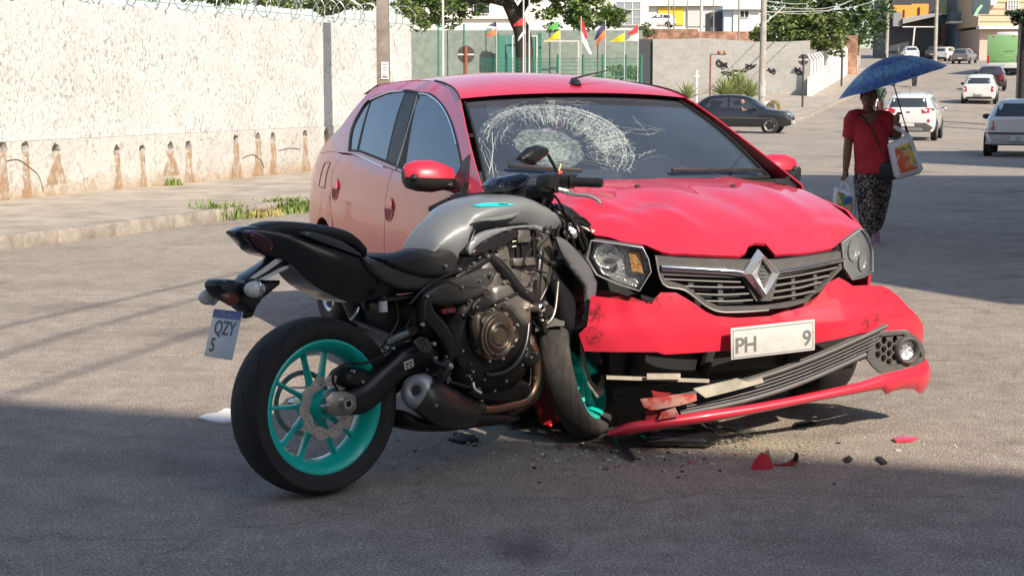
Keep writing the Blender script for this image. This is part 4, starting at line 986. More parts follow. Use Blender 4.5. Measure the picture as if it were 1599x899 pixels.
def bolt(u, v, y, r=.009, parent=None, m=None, name='bolt'):
    return MB().lathe([(.0005, -.008), (r*.7, -.008), (r, -.004), (r, .006)], bp(u, v, y), (0, 1, 0), 10).build(name, m or M_BOLT, parent or bike, smooth=40)
# ---- wheels
def bike_wheel(name, r, rr, wd, nsp, discs, dr):
    o = {}
    tp = [(rr-.004, -wd*.33), (rr+.012, -wd*.40), (rr+.034, -wd*.485), (r*.90, -wd*.5)]
    arc = [(r-(1-math.cos(a))*(r*.125), wd*.5*math.sin(a)/math.sin(1.25)) for a in [-1.15+2.3*i/14 for i in range(15)]]
    prof = tp[:3]+arc+[(a, -b) for a, b in tp[:3][::-1]]
    o['tyre'] = MB().lathe(prof, (0, 0, 0), (0, 1, 0), 72, True)
    o['rim'] = MB().lathe([(rr+.004, -wd*.36), (rr+.006, -wd*.33), (rr-.008, -wd*.30), (rr-.014, -wd*.26), (rr-.032, -wd*.12), (rr-.032, wd*.12), (rr-.014, wd*.26), (rr-.008, wd*.30), (rr+.006, wd*.33), (rr+.004, wd*.36), (rr-.004, wd*.37), (rr-.016, wd*.33), (rr-.026, wd*.26), (rr-.044, wd*.1), (rr-.044, -wd*.1), (rr-.026, -wd*.26), (rr-.016, -wd*.33), (rr-.004, -wd*.37)], (0, 0, 0), (0, 1, 0), 72, True)
    sp_ = []
    for k in range(nsp):
        for sg in (-1, 1):
            a = 2*PI*k/nsp+.3; d0 = V((math.cos(a+sg*.30), 0, math.sin(a+sg*.30)))*.048; d1 = V((math.cos(a+sg*.24), 0, math.sin(a+sg*.24)))*(rr-.036)
            dd_ = (d1-d0).normalized(); u = V((-dd_.z, 0, dd_.x)); m = MB()
            m.loft([[d0.lerp(d1, f)+u*w_*math.cos(t)+V((0, h*math.sin(t), 0)) for t in [2*PI*i/10 for i in range(10)]] for f, w_, h in ((0, .013, .030), (.3, .0085, .024), (.75, .007, .019), (1, .011, .022))], True, False)
            sp_.append(m)
    o['spoke'] = sp_
    o['hub'] = MB().lathe([(.022, -.075), (.040, -.075), (.045, -.05), (.058, -.03), (.060, .03), (.050, .05), (.045, .075), (.022, .075)], (0, 0, 0), (0, 1, 0), 32, True)
    o['disc'] = []
    for y in discs:
        wv = [((dr+.0045*math.cos(10*t))*math.cos(t), (dr+.0045*math.cos(10*t))*math.sin(t)) for t in [2*PI*i/80 for i in range(80)]]
        inn = [((dr*.66+.004*math.cos(8*t))*math.cos(t), (dr*.66+.004*math.cos(8*t))*math.sin(t)) for t in [2*PI*i/48 for i in range(48)]]
        hs = [inn]
        for k in range(40):
            t = 2*PI*k/40; q = dr*(.76, .84, .92, .80)[k % 4]; hs.append(circ(q*math.cos(t), q*math.sin(t), .0042, 6))
        o['disc'].append(MB().prism(wv, lambda a, b, t: V((a, y+t, b)), -.0022, .0022, 9, hs))
    return o
M_TYRED = mat('dusty_tyre', (.052, .048, .043), .85, var=.35, vscale=16, bump=.15, bscale=120)
def mount(w_, M, name, axle=.10):
    root = w_['tyre'].move(M).build(name, M_TYRE if name == 'rear_wheel' else M_TYRED, bike, smooth=50)
    w_['rim'].move(M).build('rim', M_TEAL, root, smooth=40); w_['hub'].move(M).build('hub', M_TEAL, root, smooth=40)
    for s_ in w_['spoke']: s_.move(M).build('spoke', M_TEAL, root, smooth=50)
    for d_ in w_['disc']: d_.move(M).build('brake_disc', M_DISC, root, smooth=30)
    return root
RW = Matrix.Translation((0.012, 0, .315))
rwl = mount(bike_wheel('rear', .315, .236, .182, 5, [-.074], .112), RW, 'rear_wheel')
M_GROOVE = mat('tread_groove', (.006, .006, .006), .9)
def grooves(M, r, wd, n, parent, skew):
    for k in range(n):
        for sg in (-1, 1):
            pts = []
            for i in range(7):
                f = i/6; a_ = (.12+.95*f)*sg; th = 2*PI*(k+(.5 if sg > 0 else 0))/n+skew*f
                rr_ = r-(1-math.cos(a_))*(r*.125)+.0006; y = wd*.5*math.sin(a_)/math.sin(1.25)
                pts.append((rr_, y, th))
            m = MB(); vs = []
            for rr_, y, th in pts:
                for dt in (-.013, .013):
                    t = th+dt*(1-.5*abs(y)/wd); vs.append(V((rr_*math.cos(t), y, rr_*math.sin(t))))
            m.add(vs, [(2*i, 2*i+1, 2*i+3, 2*i+2) for i in range(6)]); m.move(M).build('tread_groove', M_GROOVE, parent, smooth=60)
grooves(RW, .315, .182, 11, rwl, .55)
sa = V((-.371, 0, .928)).normalized(); sp0 = V((1.275, 0, .3)); STEER = R(33)
SM = Matrix.Translation(sp0) @ Matrix.Rotation(STEER, 4, sa) @ Matrix.Translation(-sp0)
FWM = SM @ Matrix.Translation((1.318, 0, .300))
fwl = mount(bike_wheel('front', .298, .222, .122, 5, [-.066, .066], .140), FWM, 'front_wheel')
grooves(FWM, .298, .122, 15, fwl, -.7)
# ---- rear end: swingarm, axle, caliper
arm_px = [(524, 622), (542, 610), (566, 598), (600, 566), (628, 543), (652, 533), (676, 535), (690, 548), (684, 566), (660, 575), (632, 588), (612, 606), (588, 632), (566, 646), (540, 648), (526, 640)]
arm = puff('swingarm', arm_px, -.105, .028, .03, M_SATIN, k=3, back=.03, res=.012)
puff('swingarm_recess', [(610, 592), (636, 560), (664, 548), (672, 560), (640, 572), (622, 590)], -.128, .004, .02, M_ENGD, arm)
plate('swingarm_far', [(524, 622), (560, 603), (600, 570), (640, 540), (676, 535), (684, 566), (640, 590), (600, 625), (560, 648), (530, 642)], .135, -.03, M_SATIN)
plate('axle_block', [(508, 622), (520, 612), (540, 611), (556, 618), (558, 638), (548, 648), (530, 650), (514, 646)], -.142, .02, M_CASE, bev=.003)
MB().lathe([(.011, -.016), (.018, -.016), (.021, -.010), (.021, .012), (.0005, .012)], bp(541, 630, -.15), (0, 1, 0), 24).build('axle_nut', M_BOLT, bike, smooth=40)
MB().lathe([(.0005, -.006), (.011, -.006), (.012, 0)], bp(541, 630, -.152), (0, 1, 0), 24).build('axle_end', M_ENGD, bike, smooth=40)
rod('chain_adjuster', [(500, 634, -.14), (516, 633, -.14)], .006, M_BOLT, smooth=0)
MB().tube([(0.0, -.13, .315), (0.0, .14, .315)], .013, 12).build('axle', M_BOLT, bike)
MB().lathe([(.10, .084), (.118, .084), (.118, .09), (.10, .09)], (.012, 0, .315), (0, 1, 0), 48, True).build('sprocket', M_CASE, bike, smooth=30)
cal = puff('rear_caliper', [(528, 600), (532, 582), (548, 574), (572, 578), (580, 592), (572, 606), (548, 606)], -.082, .035, .02, M_ENGD, back=.06)
bolt(552, 580, -.118, .007, cal); bolt(566, 596, -.118, .007, cal)
rod('brake_hose', [(528, 610, -.12), (520, 590, -.13), (535, 570, -.13), (575, 566, -.12), (612, 545, -.12)], .005)
# plate with specification print, on the arm
lab = plate('swingarm_label', [(631, 566), (645, 560), (647, 572), (633, 578)], -.1345, .001, mat('label_white', (.55, .55, .53), .5), arm, bev=0)
for i, (u, v, w_, h) in enumerate([(634, 568, 5, 3), (640, 565.5, 4, 3), (635, 573, 3, 2.5), (639.5, 571, 5, 2.5)]):
    plate('label_print', [(u, v), (u+w_, v-w_*.35), (u+w_, v-w_*.35+h), (u, v+h)], -.1353, .0005, M_SATIN, lab, bev=0)
# ---- exhaust
EP = [bp(652, 611, -.165), bp(668, 619, -.165), bp(700, 634, -.150), bp(730, 644, -.13)]
ax = V((.80, .42, -.30)).normalized()
sil = MB().tube([EP[0], EP[0]+ax*.02, EP[1], bp(690, 632, -.152), bp(712, 640, -.142), bp(738, 645, -.12)], [.056, .063, .066, .069, .060, .044], 24, smooth=4, flat=1.12).build('silencer', M_SIL, bike, smooth=50)
MB().lathe([(.020, .03), (.020, -.016), (.026, -.020), (.040, -.022), (.056, -.014), (.066, .004), (.070, .022), (.066, .024)], EP[0], ax, 32).build('silencer_end_cap', mat('brushed_steel', (.52, .51, .50), .38, .6), sil, smooth=45)
MB().lathe([(.0005, .028), (.022, .028)], EP[0], ax, 24).build('outlet', M_DARK, sil, smooth=0)
bolt(681, 633, -.235, .006, sil); bolt(700, 622, -.215, .006, sil)
puff('exhaust_chamber', [(628, 640), (660, 652), (720, 640), (790, 645), (812, 652), (790, 662), (740, 668), (690, 674), (640, 672), (624, 662)], -.10, .05, .03, M_ENGD, back=.16)
rod('exhaust_pipe', [(812, 522, -.07), (830, 540, -.085), (837, 570, -.085), (836, 600, -.085), (824, 624, -.09), (800, 634, -.10), (765, 640, -.12), (725, 638, -.13)], .0225, M_COP, n=14)
rod('exhaust_pipe', [(822, 500, .04), (842, 540, .03), (843, 590, .03), (830, 622, .0), (800, 640, -.03), (760, 648, -.06)], .0225, M_COP, n=14)
rod('exhaust_collar', [(822, 528, -.08), (826, 536, -.083)], .028, M_CASE, smooth=0)
rod('exhaust_band', [(752, 638, -.125), (742, 639, -.127)], .029, M_SIL, smooth=0)
# ---- engine
MB().inflate(spline(BF.sides([(700, 500), (716, 468), (742, 452), (780, 446), (815, 456), (830, 490), (832, 540), (824, 585), (800, 612), (755, 618), (715, 608), (694, 575), (690, 535)], -.12), 3), lambda a, b, t: V((a, t, b)), .145, .07, .09, .03).build('crankcase', M_ENGD, bike, smooth=50)
cyl = MB()
plc = BF.sides([(748, 462), (740, 430), (748, 400), (765, 368), (800, 352), (842, 352), (862, 372), (868, 420), (852, 462), (835, 482), (800, 478)], -.12)
MB().inflate(spline(plc, 2), lambda a, b, t: V((a, t, b)), .135, .03, .11, .03).build('cylinder_block', M_CASE, bike, smooth=45)
for k, (u0, v0, u1, v1) in enumerate([(757, 448, 790, 420), (770, 462, 802, 430), (785, 470, 812, 440), (800, 474, 822, 446), (812, 476, 832, 452)]):
    MB().bar(bp(u0, v0, -.136), bp(u1, v1, -.136), .012, .010, (0, 1, 0), .003).build('cylinder_fin', M_CASE, bike)
cc_ = bp(768, 524, -.150)
clutch = MB().lathe([(.001, -.052), (.030, -.052), (.036, -.047), (.040, -.052), (.046, -.055), (.054, -.050), (.058, -.042), (.064, -.046), (.072, -.046), (.078, -.038), (.082, -.030), (.090, -.028), (.096, -.018), (.100, .0), (.102, .04)], cc_, (0, 1, 0), 48).build('clutch_cover', M_ENG, bike, smooth=30)
for k in range(9):
    t = 2*PI*k/9+.2; p = cc_+V((.097*math.cos(t), -.010, .097*math.sin(t))); MB().lathe([(.0005, -.014), (.006, -.014), (.008, -.008), (.008, .01)], p, (0, 1, 0), 10).build('cover_bolt', M_BOLT, clutch, smooth=40)
for t0, t1, rr_ in ((100, 230, .070), (95, 235, .086), (250, 330, .070), (255, 325, .050)):
    MB().tube([cc_+V((rr_*math.cos(R(a)), -.045, rr_*math.sin(R(a)))) for a in range(t0, t1, 8)], .007, 8).build('cover_rib', M_ENG, clutch, smooth=60)
p = bp(799, 526, -.175); MB().lathe([(.001, -.014), (.014, -.014), (.017, -.010), (.022, -.014), (.028, -.010), (.030, .0), (.030, .05)], p, (0, 1, 0), 28).build('filler_cap', M_ENG, clutch, smooth=35)
puff('case_plate', [(752, 498), (768, 490), (792, 494), (800, 506), (775, 512), (756, 512)], -.192, .008, .012, M_ENG, clutch)
puff('oil_filter', [(735, 510), (741, 490), (752, 488), (752, 520), (742, 532)], -.17, .02, .015, M_ENG, clutch)
bolt(779, 528, -.206, .004, clutch, mat('yellow_dot', (.6, .6, .05), .5))
puff('timing_cover', [(762, 448), (795, 438), (826, 452), (826, 500), (812, 512), (790, 486), (766, 482)], -.125, .03, .03, M_CASE, back=.05)
for u, v in ((762, 452), (790, 440), (822, 452), (826, 482), (808, 508), (745, 480), (735, 470), (722, 492), (722, 548), (738, 580), (790, 595), (815, 570), (822, 545)): bolt(u, v, -.162, .0065)
puff('water_pump', [(806, 552), (820, 540), (834, 548), (836, 566), (822, 576), (808, 568)], -.13, .04, .02, M_ENGD, back=.05)
rod('coolant_hose', [(826, 500, -.13), (822, 535, -.15), (812, 560, -.16), (795, 578, -.16), (770, 586, -.15), (758, 584, -.14)], .014, M_SATIN)
rod('oil_line', [(742, 486, -.17), (770, 474, -.17), (800, 462, -.165), (818, 452, -.16), (828, 446, -.15)], .005, M_SATIN)
rod('oil_line', [(725, 496, -.15), (742, 486, -.17)], .007, M_ENGD)
puff('sump', [(716, 600), (760, 592), (812, 590), (822, 612), (800, 632), (750, 634), (722, 624)], -.06, .05, .03, M_ENGD, back=.16)
# ---- frame, brackets, pedals
rod('frame_tube', [(762, 396, -.13), (790, 424, -.15), (812, 452, -.16), (834, 468, -.15)], .019, M_SATIN)
rod('frame_tube', [(836, 332, -.05), (848, 360, -.09), (842, 410, -.13), (838, 470, -.14), (846, 486, -.12)], .017, M_SATIN)
rod('frame_tube', [(836, 332, .05), (850, 370, .10), (850, 470, .14)], .017, M_SATIN)
rod('frame_tube', [(700, 440, -.12), (722, 428, -.13), (755, 408, -.135), (775, 396, -.13)], .015, M_SATIN)
rod('frame_tube', [(852, 414, -.12), (880, 408, -.16), (896, 400, -.18)], .014, M_SATIN)
plate('engine_mount', [(800, 352), (838, 356), (842, 412), (832, 424), (802, 420), (794, 380)], -.142, .03, M_SATIN, bev=.004)
for u in (806, 814, 832): rod('coil_fin', [(u, 362, -.15), (u+2, 402, -.15)], .0045, M_ENGD, smooth=0)
plate('bracket', [(802, 404), (836, 402), (838, 414), (804, 416)], -.158, .02, M_CASE, bev=.003)
bolt(842, 374, -.15, .008); bolt(828, 372, -.15, .004); bolt(762, 400, -.15, .009); bolt(748, 402, -.14, .007)
hang = puff('footrest_hanger', [(657, 470), (664, 458), (672, 462), (676, 484), (694, 502), (706, 526), (722, 556), (726, 572), (716, 580), (703, 572), (694, 546), (680, 520), (664, 510), (655, 500)], -.165, .014, .012, M_SATIN, k=2, back=.02, res=.01)
plate('hanger_slot', [(668, 500), (680, 496), (694, 516), (688, 528)], -.182, .003, M_ENGD, hang, bev=0)
bolt(667, 463, -.185, .008, hang); bolt(660, 507, -.185, .009, hang)
MB().lathe([(.001, -.02), (.018, -.02), (.022, -.014), (.024, 0), (.024, .04)], bp(718, 565, -.185), (0, 1, 0), 24).build('pivot_cap', M_ENGD, bike, smooth=40)
hg = plate('heel_guard', [(646, 534), (656, 526), (668, 528), (676, 542), (670, 552), (656, 548)], -.175, .004, M_GUN, bev=.001, hl=[[(u+1.6*math.cos(a), v+1.9*math.sin(a)) for a in [2*PI*k/6 for k in range(6)]] for u, v in ((655, 533), (661, 532), (658, 538), (664, 537), (667, 542), (661, 543))])
bolt(678, 537, -.18, .009); bolt(680, 559, -.18, .008)
rod('footrest', [(678, 566, -.18), (700, 578, -.21), (688, 590, -.27)], .014, M_SATIN, smooth=0)
plate('footrest_plate', [(684, 588), (692, 568), (702, 560), (708, 572), (704, 588), (692, 598)], -.20, .03, M_GUN, bev=.004)
bolt(704, 572, -.215, .012)
peg = rod('passenger_footrest', [(607, 534, -.16), (622, 526, -.19), (638, 520, -.22)], [.011, .013, .010], mat('peg_alloy', (.40, .42, .44), .35, .8), smooth=3)
bolt(604, 543, -.17, .008, peg); bolt(614, 544, -.17, .006, peg)
plate('passenger_hanger', [(596, 545), (606, 530), (640, 512), (660, 500), (662, 512), (640, 530), (612, 548)], -.14, .015, M_SATIN)
rod('brake_pedal', [(700, 596, -.17), (730, 604, -.18), (752, 612, -.20)], .008, M_SATIN)
rod('pedal_tip', [(739, 598, -.19), (742, 608, -.20), (752, 614, -.21)], .007, M_BOLT)
for u, v in ((735, 592), (725, 605), (752, 626), (772, 610), (700, 590), (668, 578)): bolt(u, v, -.14, .006)
rod('side_stand', [(770, 600, .12), (745, 640, .2), (728, 668, .26)], .012, M_SATIN)
rod('shock_spring', [(640, 490, 0), (668, 520, 0), (690, 548, 0)], .032, M_ENGD)
plate('inner_fender', [(560, 470), (600, 455), (660, 470), (690, 520), (660, 535), (610, 520), (575, 505)], -.06, .12, M_SATIN, bev=.01)
rod('wiring', [(618, 470, -.09), (622, 500, -.10), (606, 530, -.11), (600, 548, -.11)], .004)
rod('wiring', [(636, 470, -.1), (640, 500, -.11), (622, 530, -.12)], .004)
rod('subframe_tube', [(690, 448, -.10), (650, 462, -.10), (600, 468, -.09), (560, 462, -.08)], .013)
res = rod('fluid_reservoir', [(598, 470, -.13), (599, 487, -.13)], .016, mat('reservoir_white', (.62, .64, .66), .35), smooth=0, n=16)
rod('reservoir_cap', [(597.5, 462, -.13), (598, 470, -.13)], .017, M_SATIN, res, smooth=0, n=16)
rod('rear_spring_clip', [(548, 500, -.05), (556, 490, -.06), (560, 480, -.06)], .006, M_CHR)
plate('battery_box', [(690, 470), (720, 462), (736, 470), (735, 500), (700, 505)], -.10, .18, M_ENGD, bev=.006)
plate('red_connector', [(691, 484), (712, 480), (713, 488), (692, 491)], -.135, .02, mat('red_plastic', (.35, .03, .04), .5))
# ---- tank, seat, tail
def loft_sections(st, n=22):
    """st: x, z top, z bottom, half width at mid, at bottom, z of widest, crest flatness"""
    rings = []
    for x, zt, zb, wm, wb, zw, fl in st:
        half = []
        for i in range(n//2+1):
            f = i/(n//2)
            if f < .5: a = f/.5*PI/2; y = wm*math.sin(a)**fl; z = zw+(zt-zw)*math.cos(a)**.9
            else: g = (f-.5)/.5; y = wm+(wb-wm)*g**1.6; z = zw+(zb-zw)*g
            half.append((y, z))
        ring = [V((x, -y, z)) for y, z in half]+[V((x, y, z)) for y, z in half[::-1][:-1]]
        rings.append(ring)
    return rings
T_ = [(bp(u, v, 0).x, bp(u, v, 0).z) for u, v in ((652, 386), (664, 360), (690, 332), (725, 312), (765, 304), (797, 307), (830, 323), (852, 343))]
tz = smoothT(sorted(T_), 5)
Bt = sorted([(bp(u, v, -.15).x, bp(u, v, -.15).z) for u, v in ((672, 388), (700, 402), (736, 416))]+[(bp(u, v, -.165).x, bp(u, v, -.165).z) for u, v in ((742, 382), (760, 364), (805, 353), (840, 352), (857, 360))])
bz = smoothT(Bt, 4)
stn = []
x0, x1 = T_[0][0], T_[-1][0]
for i in range(25):
    f = i/24; x = x0+(x1-x0)*f; w_ = .10+.075*math.sin(min(1, f*1.5)*PI/2)-.05*max(0, f-.55)/.45
    zt, zb = lerp(tz, x), lerp(bz, x); zb = min(zb, zt-.03); zw = zb+(zt-zb)*(.52+.1*f)
    stn.append((x, zt, zb, w_, w_*(.86-.25*(1-f)), zw, .72))
tank = MB().loft(loft_sections(stn, 26)).build('fuel_tank', M_TANK, bike, smooth=50)
def on_tank(u, v, off=.002):
    """the tank's right flank under a pixel"""
    d = BF.ray(u, v); best = None
    o = BF.o
    dg = bpy.context.evaluated_depsgraph_get(); dg.update()
    h, loc, nn, i = tank.ray_cast(o, d.normalized())
    return loc+nn*off if h else None
st_px = [(737, 323), (752, 319.5), (768, 318.5), (790, 318.5), (806, 321), (790, 322.5), (768, 323.5), (750, 324.5)]
q = [on_tank(*p, .004) for p in dens(st_px, 3)]
if all(q): MB().add([p for p in q], [tuple(range(len(q)))]).build('tank_stripe', mat('stripe_cyan', (.02, .55, .58), .3), tank, smooth=0, fixn=False)
ta, tb = on_tank(774, 321.2, .007), on_tank(796, 321.2, .007)
if ta and tb:
    xa = (tb-ta).normalized(); zz = V((0, -.5, .86)); nn = xa.cross(zz).normalized(); zz = nn.cross(xa)
    if nn.y > 0: nn = -nn
    text_mesh('YAMAHA', .0105, 'tank_lettering', M_SATIN, tank, basis((ta+tb)/2, xa, zz, xa.cross(zz)), .0004, True)
knee = puff('tank_shroud', [(731, 389), (741, 371), (760, 360.5), (800, 354), (836, 352), (856, 360), (853, 366), (832, 358), (803, 358), (768, 370), (742, 386), (734, 398)], -.170, .010, .008, M_TANK, tank, k=2, res=.008)
puff('tank_crease', [(742, 343), (770, 340), (800, 334), (812, 331), (800, 340), (770, 345)], -.172, .006, .008, M_TANK, tank, k=2, res=.008)
bolt(853, 357, -.19, .009, knee, M_GUN)
puff('air_intake', [(728, 394), (742, 378), (765, 366), (800, 356), (806, 362), (802, 374), (775, 388), (740, 401), (731, 402)], -.150, .028, .014, M_SATIN, res=.01, back=.06)
side = puff('side_cover', [(651, 461), (670, 446), (700, 434), (730, 423), (758, 417), (773, 421), (768, 438), (752, 460), (728, 473), (696, 478), (664, 476)], -.125, .030, .03, M_GUN, res=.012, back=.03)
rod('cover_seam', [(688, 437, -.155), (702, 440, -.156), (718, 447, -.156), (740, 449, -.156), (757, 446, -.15)], .0022, M_DARK, side)
rod('cover_tube', [(640, 476, -.14), (662, 452, -.15), (690, 434, -.15), (720, 422, -.14), (748, 412, -.13)], .007, M_SATIN)
seat_st = []
top = smoothT(sorted([(bp(u, v, 0).x, bp(u, v, 0).z) for u, v in ((566, 398), (592, 395), (625, 395), (650, 389), (672, 380), (690, 378))]), 4)
for i in range(16):
    f = i/15; x = bp(560, 400, 0).x+(.60-bp(560, 400, 0).x)*f; w_ = .135-.03*f
    zt = lerp(top, x); seat_st.append((x, zt, zt-.10, w_, w_*.9, zt-.035, .55))
MB().loft(loft_sections(seat_st, 22)).build('rider_seat', M_VINYL, bike, smooth=55)
puff('seat_flank', [(590, 402), (622, 398), (652, 391), (676, 400), (704, 414), (714, 426), (690, 433), (655, 436), (620, 426), (598, 414)], -.115, .035, .025, M_VINYL, res=.012, back=.06)
pil = []
topp = smoothT(sorted([(bp(u, v, 0).x, bp(u, v, 0).z) for u, v in ((394, 352), (425, 345.5), (468, 348), (512, 356), (530, 366), (543, 380))]), 4)
xa_, xb_ = topp[0][0], topp[-1][0]
for i in range(16):
    f = i/15; x = xa_+(xb_-xa_)*f; w_ = .055+.065*math.sin(min(1, f*1.3)*PI/2); zt = lerp(topp, x); pil.append((x, zt, zt-.05, w_, w_*.9, zt-.022, .5))
MB().loft(loft_sections(pil, 22)).build('passenger_seat', M_VINYL, bike, smooth=55)
tail_up = smoothT(sorted([(bp(u, v, -.08).x, bp(u, v, -.08).z) for u, v in ((379, 363), (395, 354), (430, 356), (470, 365), (510, 376), (540, 386), (575, 400), (610, 414), (650, 428), (700, 436))]), 3)
tail_lo = smoothT(sorted([(bp(u, v, -.06).x, bp(u, v, -.06).z) for u, v in ((379, 366), (392, 382), (412, 398), (446, 406), (474, 436), (500, 455), (548, 474), (590, 462), (640, 456), (700, 447))]), 3)
ts = []
for i in range(26):
    f = i/25; x = tail_up[0][0]+.004+(.46-tail_up[0][0])*f; w_ = .035+.085*math.sin(min(1, f*1.8)*PI/2)+.02*max(0, f-.6)
    zt = lerp(tail_up, x); zb = min(lerp(tail_lo, x), zt-.012); ts.append((x, zt, zb, w_, w_*.75, zt-.25*(zt-zb), .5))
tail = MB().loft(loft_sections(ts, 24)).build('tail_cowl', M_TAIL, bike, smooth=50)
puff('cowl_highlight', [(465, 362), (490, 363), (525, 374), (548, 386), (566, 400), (545, 394), (515, 383), (485, 372)], -.118, .008, .010, mat('blue_grey_highlight', (.06, .065, .08), .22, coat=.6), tail, k=2, res=.01)  # blue-grey strip paints in the highlight along the cowl top
puff('seat_cowl', [(566, 402), (600, 412), (640, 426), (680, 434), (712, 433), (688, 446), (655, 455), (615, 450), (580, 428)], -.125, .015, .015, M_GUN, tail, k=2, res=.01, back=.03)
puff('tail_lamp', [(380, 364), (392, 360), (421, 371), (426, 382), (420, 398), (404, 394), (389, 378)], -.052, .022, .015, mat('tail_lens', (.045, .004, .010), .15, coat=1), tail, k=2, res=.008, back=.06)
# number plate hanger, indicators, plate
plate('plate_arm', [(440, 401), (456, 410), (452, 420), (404, 442), (386, 440), (394, 431)], -.045, .09, M_SATIN, bev=.004)
M_WHT = mat('white_reflective', (.66, .66, .66), .3)
plate('plate_arm_stripe', [(431, 404.5), (446, 404), (416, 425), (399, 435), (391, 434.5)], -.048, .002, M_WHT, bev=0)
plate('plate_arm_stripe', [(440, 418), (454, 413), (451, 419), (414, 437), (403, 437)], -.0485, .002, M_WHT, bev=0)
pb = puff('plate_holder', [(334, 444), (344, 437), (366, 437), (400, 439), (437, 438), (425, 453), (404, 470), (396, 486), (388, 490), (372, 478), (350, 468), (338, 456)], -.02, .03, .015, M_SATIN, k=2, back=.06, res=.01)
plate('plate_holder_tab', [(384, 486), (399, 487), (395, 495), (384, 498)], .0, .03, M_SATIN, pb)
plate('rear_reflector', [(347, 460), (360, 456), (373, 460), (374, 473), (360, 478), (349, 472)], -.052, .01, mat('reflector_brown', (.12, .035, .02), .25), pb)
M_CLR = mat('clear_lens', (.80, .78, .76), .1, spec=.8, trans=.15, bump=.2, bscale=200)
for (u, v, y) in ((398, 452, -.09), (327, 464, .06)):
    c = bp(u, v, y); il = MB().ball(c, (.040, .026, .028), 12).build('indicator', M_CLR, bike, smooth=60)
    MB().ball(c+V((.004, 0, 0)), (.014, .013, .016), 8).build('indicator_bulb', M_AMB, il, smooth=60)
    MB().lathe([(.0290, -.006), (.032, 0), (.0290, .006)], c+V((.012, 0, 0)), (1, 0, 0), 20).build('indicator_rim', M_CHR, il, smooth=40)
    rod('indicator_stalk', [(u, v, y), ((u+362)/2, (v+452)/2, (y-.015)/2)], .010, M_SATIN, il, smooth=0)
A_, B_, C_, D_ = (at(u, v, 5.17) for u, v in ((333, 487), (384, 484), (374, 559), (310, 559)))
A_, B_, C_, D_ = (BF.I @ p for p in (A_, B_, C_, D_))
pc_ = bp(349, 522, -.01); wy = V((0, -1, 0)); upv = V((.30, 0, .95)).normalized(); nb = wy.cross(upv).normalized()
PW, PH_ = .185, .165
pq = lambda a, b, o=0: pc_+wy*a*PW/2+upv*b*PH_/2+nb*o
bpl = MB().box(pc_, (PW, PH_, .003), Matrix((wy, upv, nb)).transposed(), bev=.0014).build('number_plate', mat('plate_white', (.62, .66, .70), .35, var=.06, vscale=30), bike)
MB().box(pq(0, .82, .0025), (PW*.985, PH_*.17, .001), Matrix((wy, upv, nb)).transposed()).build('plate_band', mat('plate_blue', (.03, .06, .35), .4), bpl, smooth=0)
text_mesh('BRASIL', .020, 'plate_band_text', mat('plate_pale', (.35, .40, .60), .4), bpl, basis(pq(0, .82, .0035), wy, upv, nb), .0003, True)
text_mesh('QZY', .066, 'plate_character', mat('plate_ink2', (.10, .10, .11), .5), bpl, basis(pq(.05, .22, .0022), wy, upv, nb), .0004, True)
text_mesh('5', .066, 'plate_character', mat('plate_ink2', (.10, .10, .11), .5), bpl, basis(pq(-.55, -.52, .0022), wy, upv, nb), .0004, True)
# ---- front end
fk = lambda p: SM @ V(p)
for s in (-1, 1):
    a, b, c = fk((1.275, s*.098, .30)), fk((1.14, s*.098, .62)), fk((.985, s*.098, 1.01))
    MB().tube([a, b], [.030, .029], 16).build('fork_slider', M_SATIN, bike, smooth=50); MB().tube([b, c], .0205, 16).build('fork_tube', M_ENGD, bike, smooth=50)
    MB().inflate(circ(0, 0, .035, 12), lambda p, q, t: fk((1.26+p+.06, s*.085+t, .40+q)), .022, .02, .01, .015).build('front_caliper', M_ENGD, bike, smooth=40)
MB().tube([fk((1.318, -.11, .30)), fk((1.318, .11, .30))], .012, 12).build('front_axle', M_BOLT, bike)
fr = [[fk((1.318+(.318)*math.cos(R(a)), y, .300+.318*math.sin(R(a))-abs(y)*abs(y)*2.0)) for y in (-.062, -.054, -.03, 0, .03, .054, .062)] for a in range(40, 152, 7)]
MB().loft(fr, False, False).build('front_fender', mat('fender_grey', (.13, .126, .117), .6, var=.2, vscale=12), bike, smooth=60)
MB().prism([(-.11, -.05), (.11, -.05), (.11, .04), (.03, .06), (-.03, .06), (-.11, .04)], lambda y, x, t: fk((1.0+x, y, 1.0+t)), -.015, .015).build('top_yoke', M_SATIN, bike, bev=.004)
MB().prism([(-.11, -.05), (.11, -.05), (.11, .04), (-.11, .04)], lambda y, x, t: fk((1.085+x, y, .79+t)), -.02, .02).build('bottom_yoke', M_SATIN, bike, bev=.004)
# the right grip, its controls, lever and mirror; the left grip
rod('handlebar', [(842, 305, -.03), (848, 290, -.10), (868, 282, -.16), (895, 284, -.22), (938, 286, -.34)], .012, M_SATIN)
rod('handlebar', [(828, 302, .04), (800, 300, .10), (760, 304, .18), (706, 313, .27), (676, 328, .36)], .012, M_SATIN)
rod('grip', [(896, 284.5, -.235), (932, 286, -.325)], .0185, M_RUB, smooth=0, n=16); rod('grip_end', [(932, 286, -.325), (941, 286, -.345)], [.0205, .017], M_SATIN, smooth=0, n=16)
rod('grip_flange', [(893, 284, -.228), (897, 284.5, -.237)], .026, M_RUB, smooth=0, n=18)
rod('grip', [(674, 329, .365), (703, 315, .275)], .0185, M_RUB, smooth=0, n=16)
rod('switch_box', [(868, 283, -.165), (890, 284, -.22)], [.026, .028], M_SATIN, smooth=0, n=12)
rod('switch_box', [(706, 314, .27), (732, 306, .22)], [.024, .022], M_SATIN, smooth=0, n=12)
rod('clutch_lever_mount', [(718, 318, .25), (724, 300, .24), (730, 285, .23)], .009, M_ENGD)
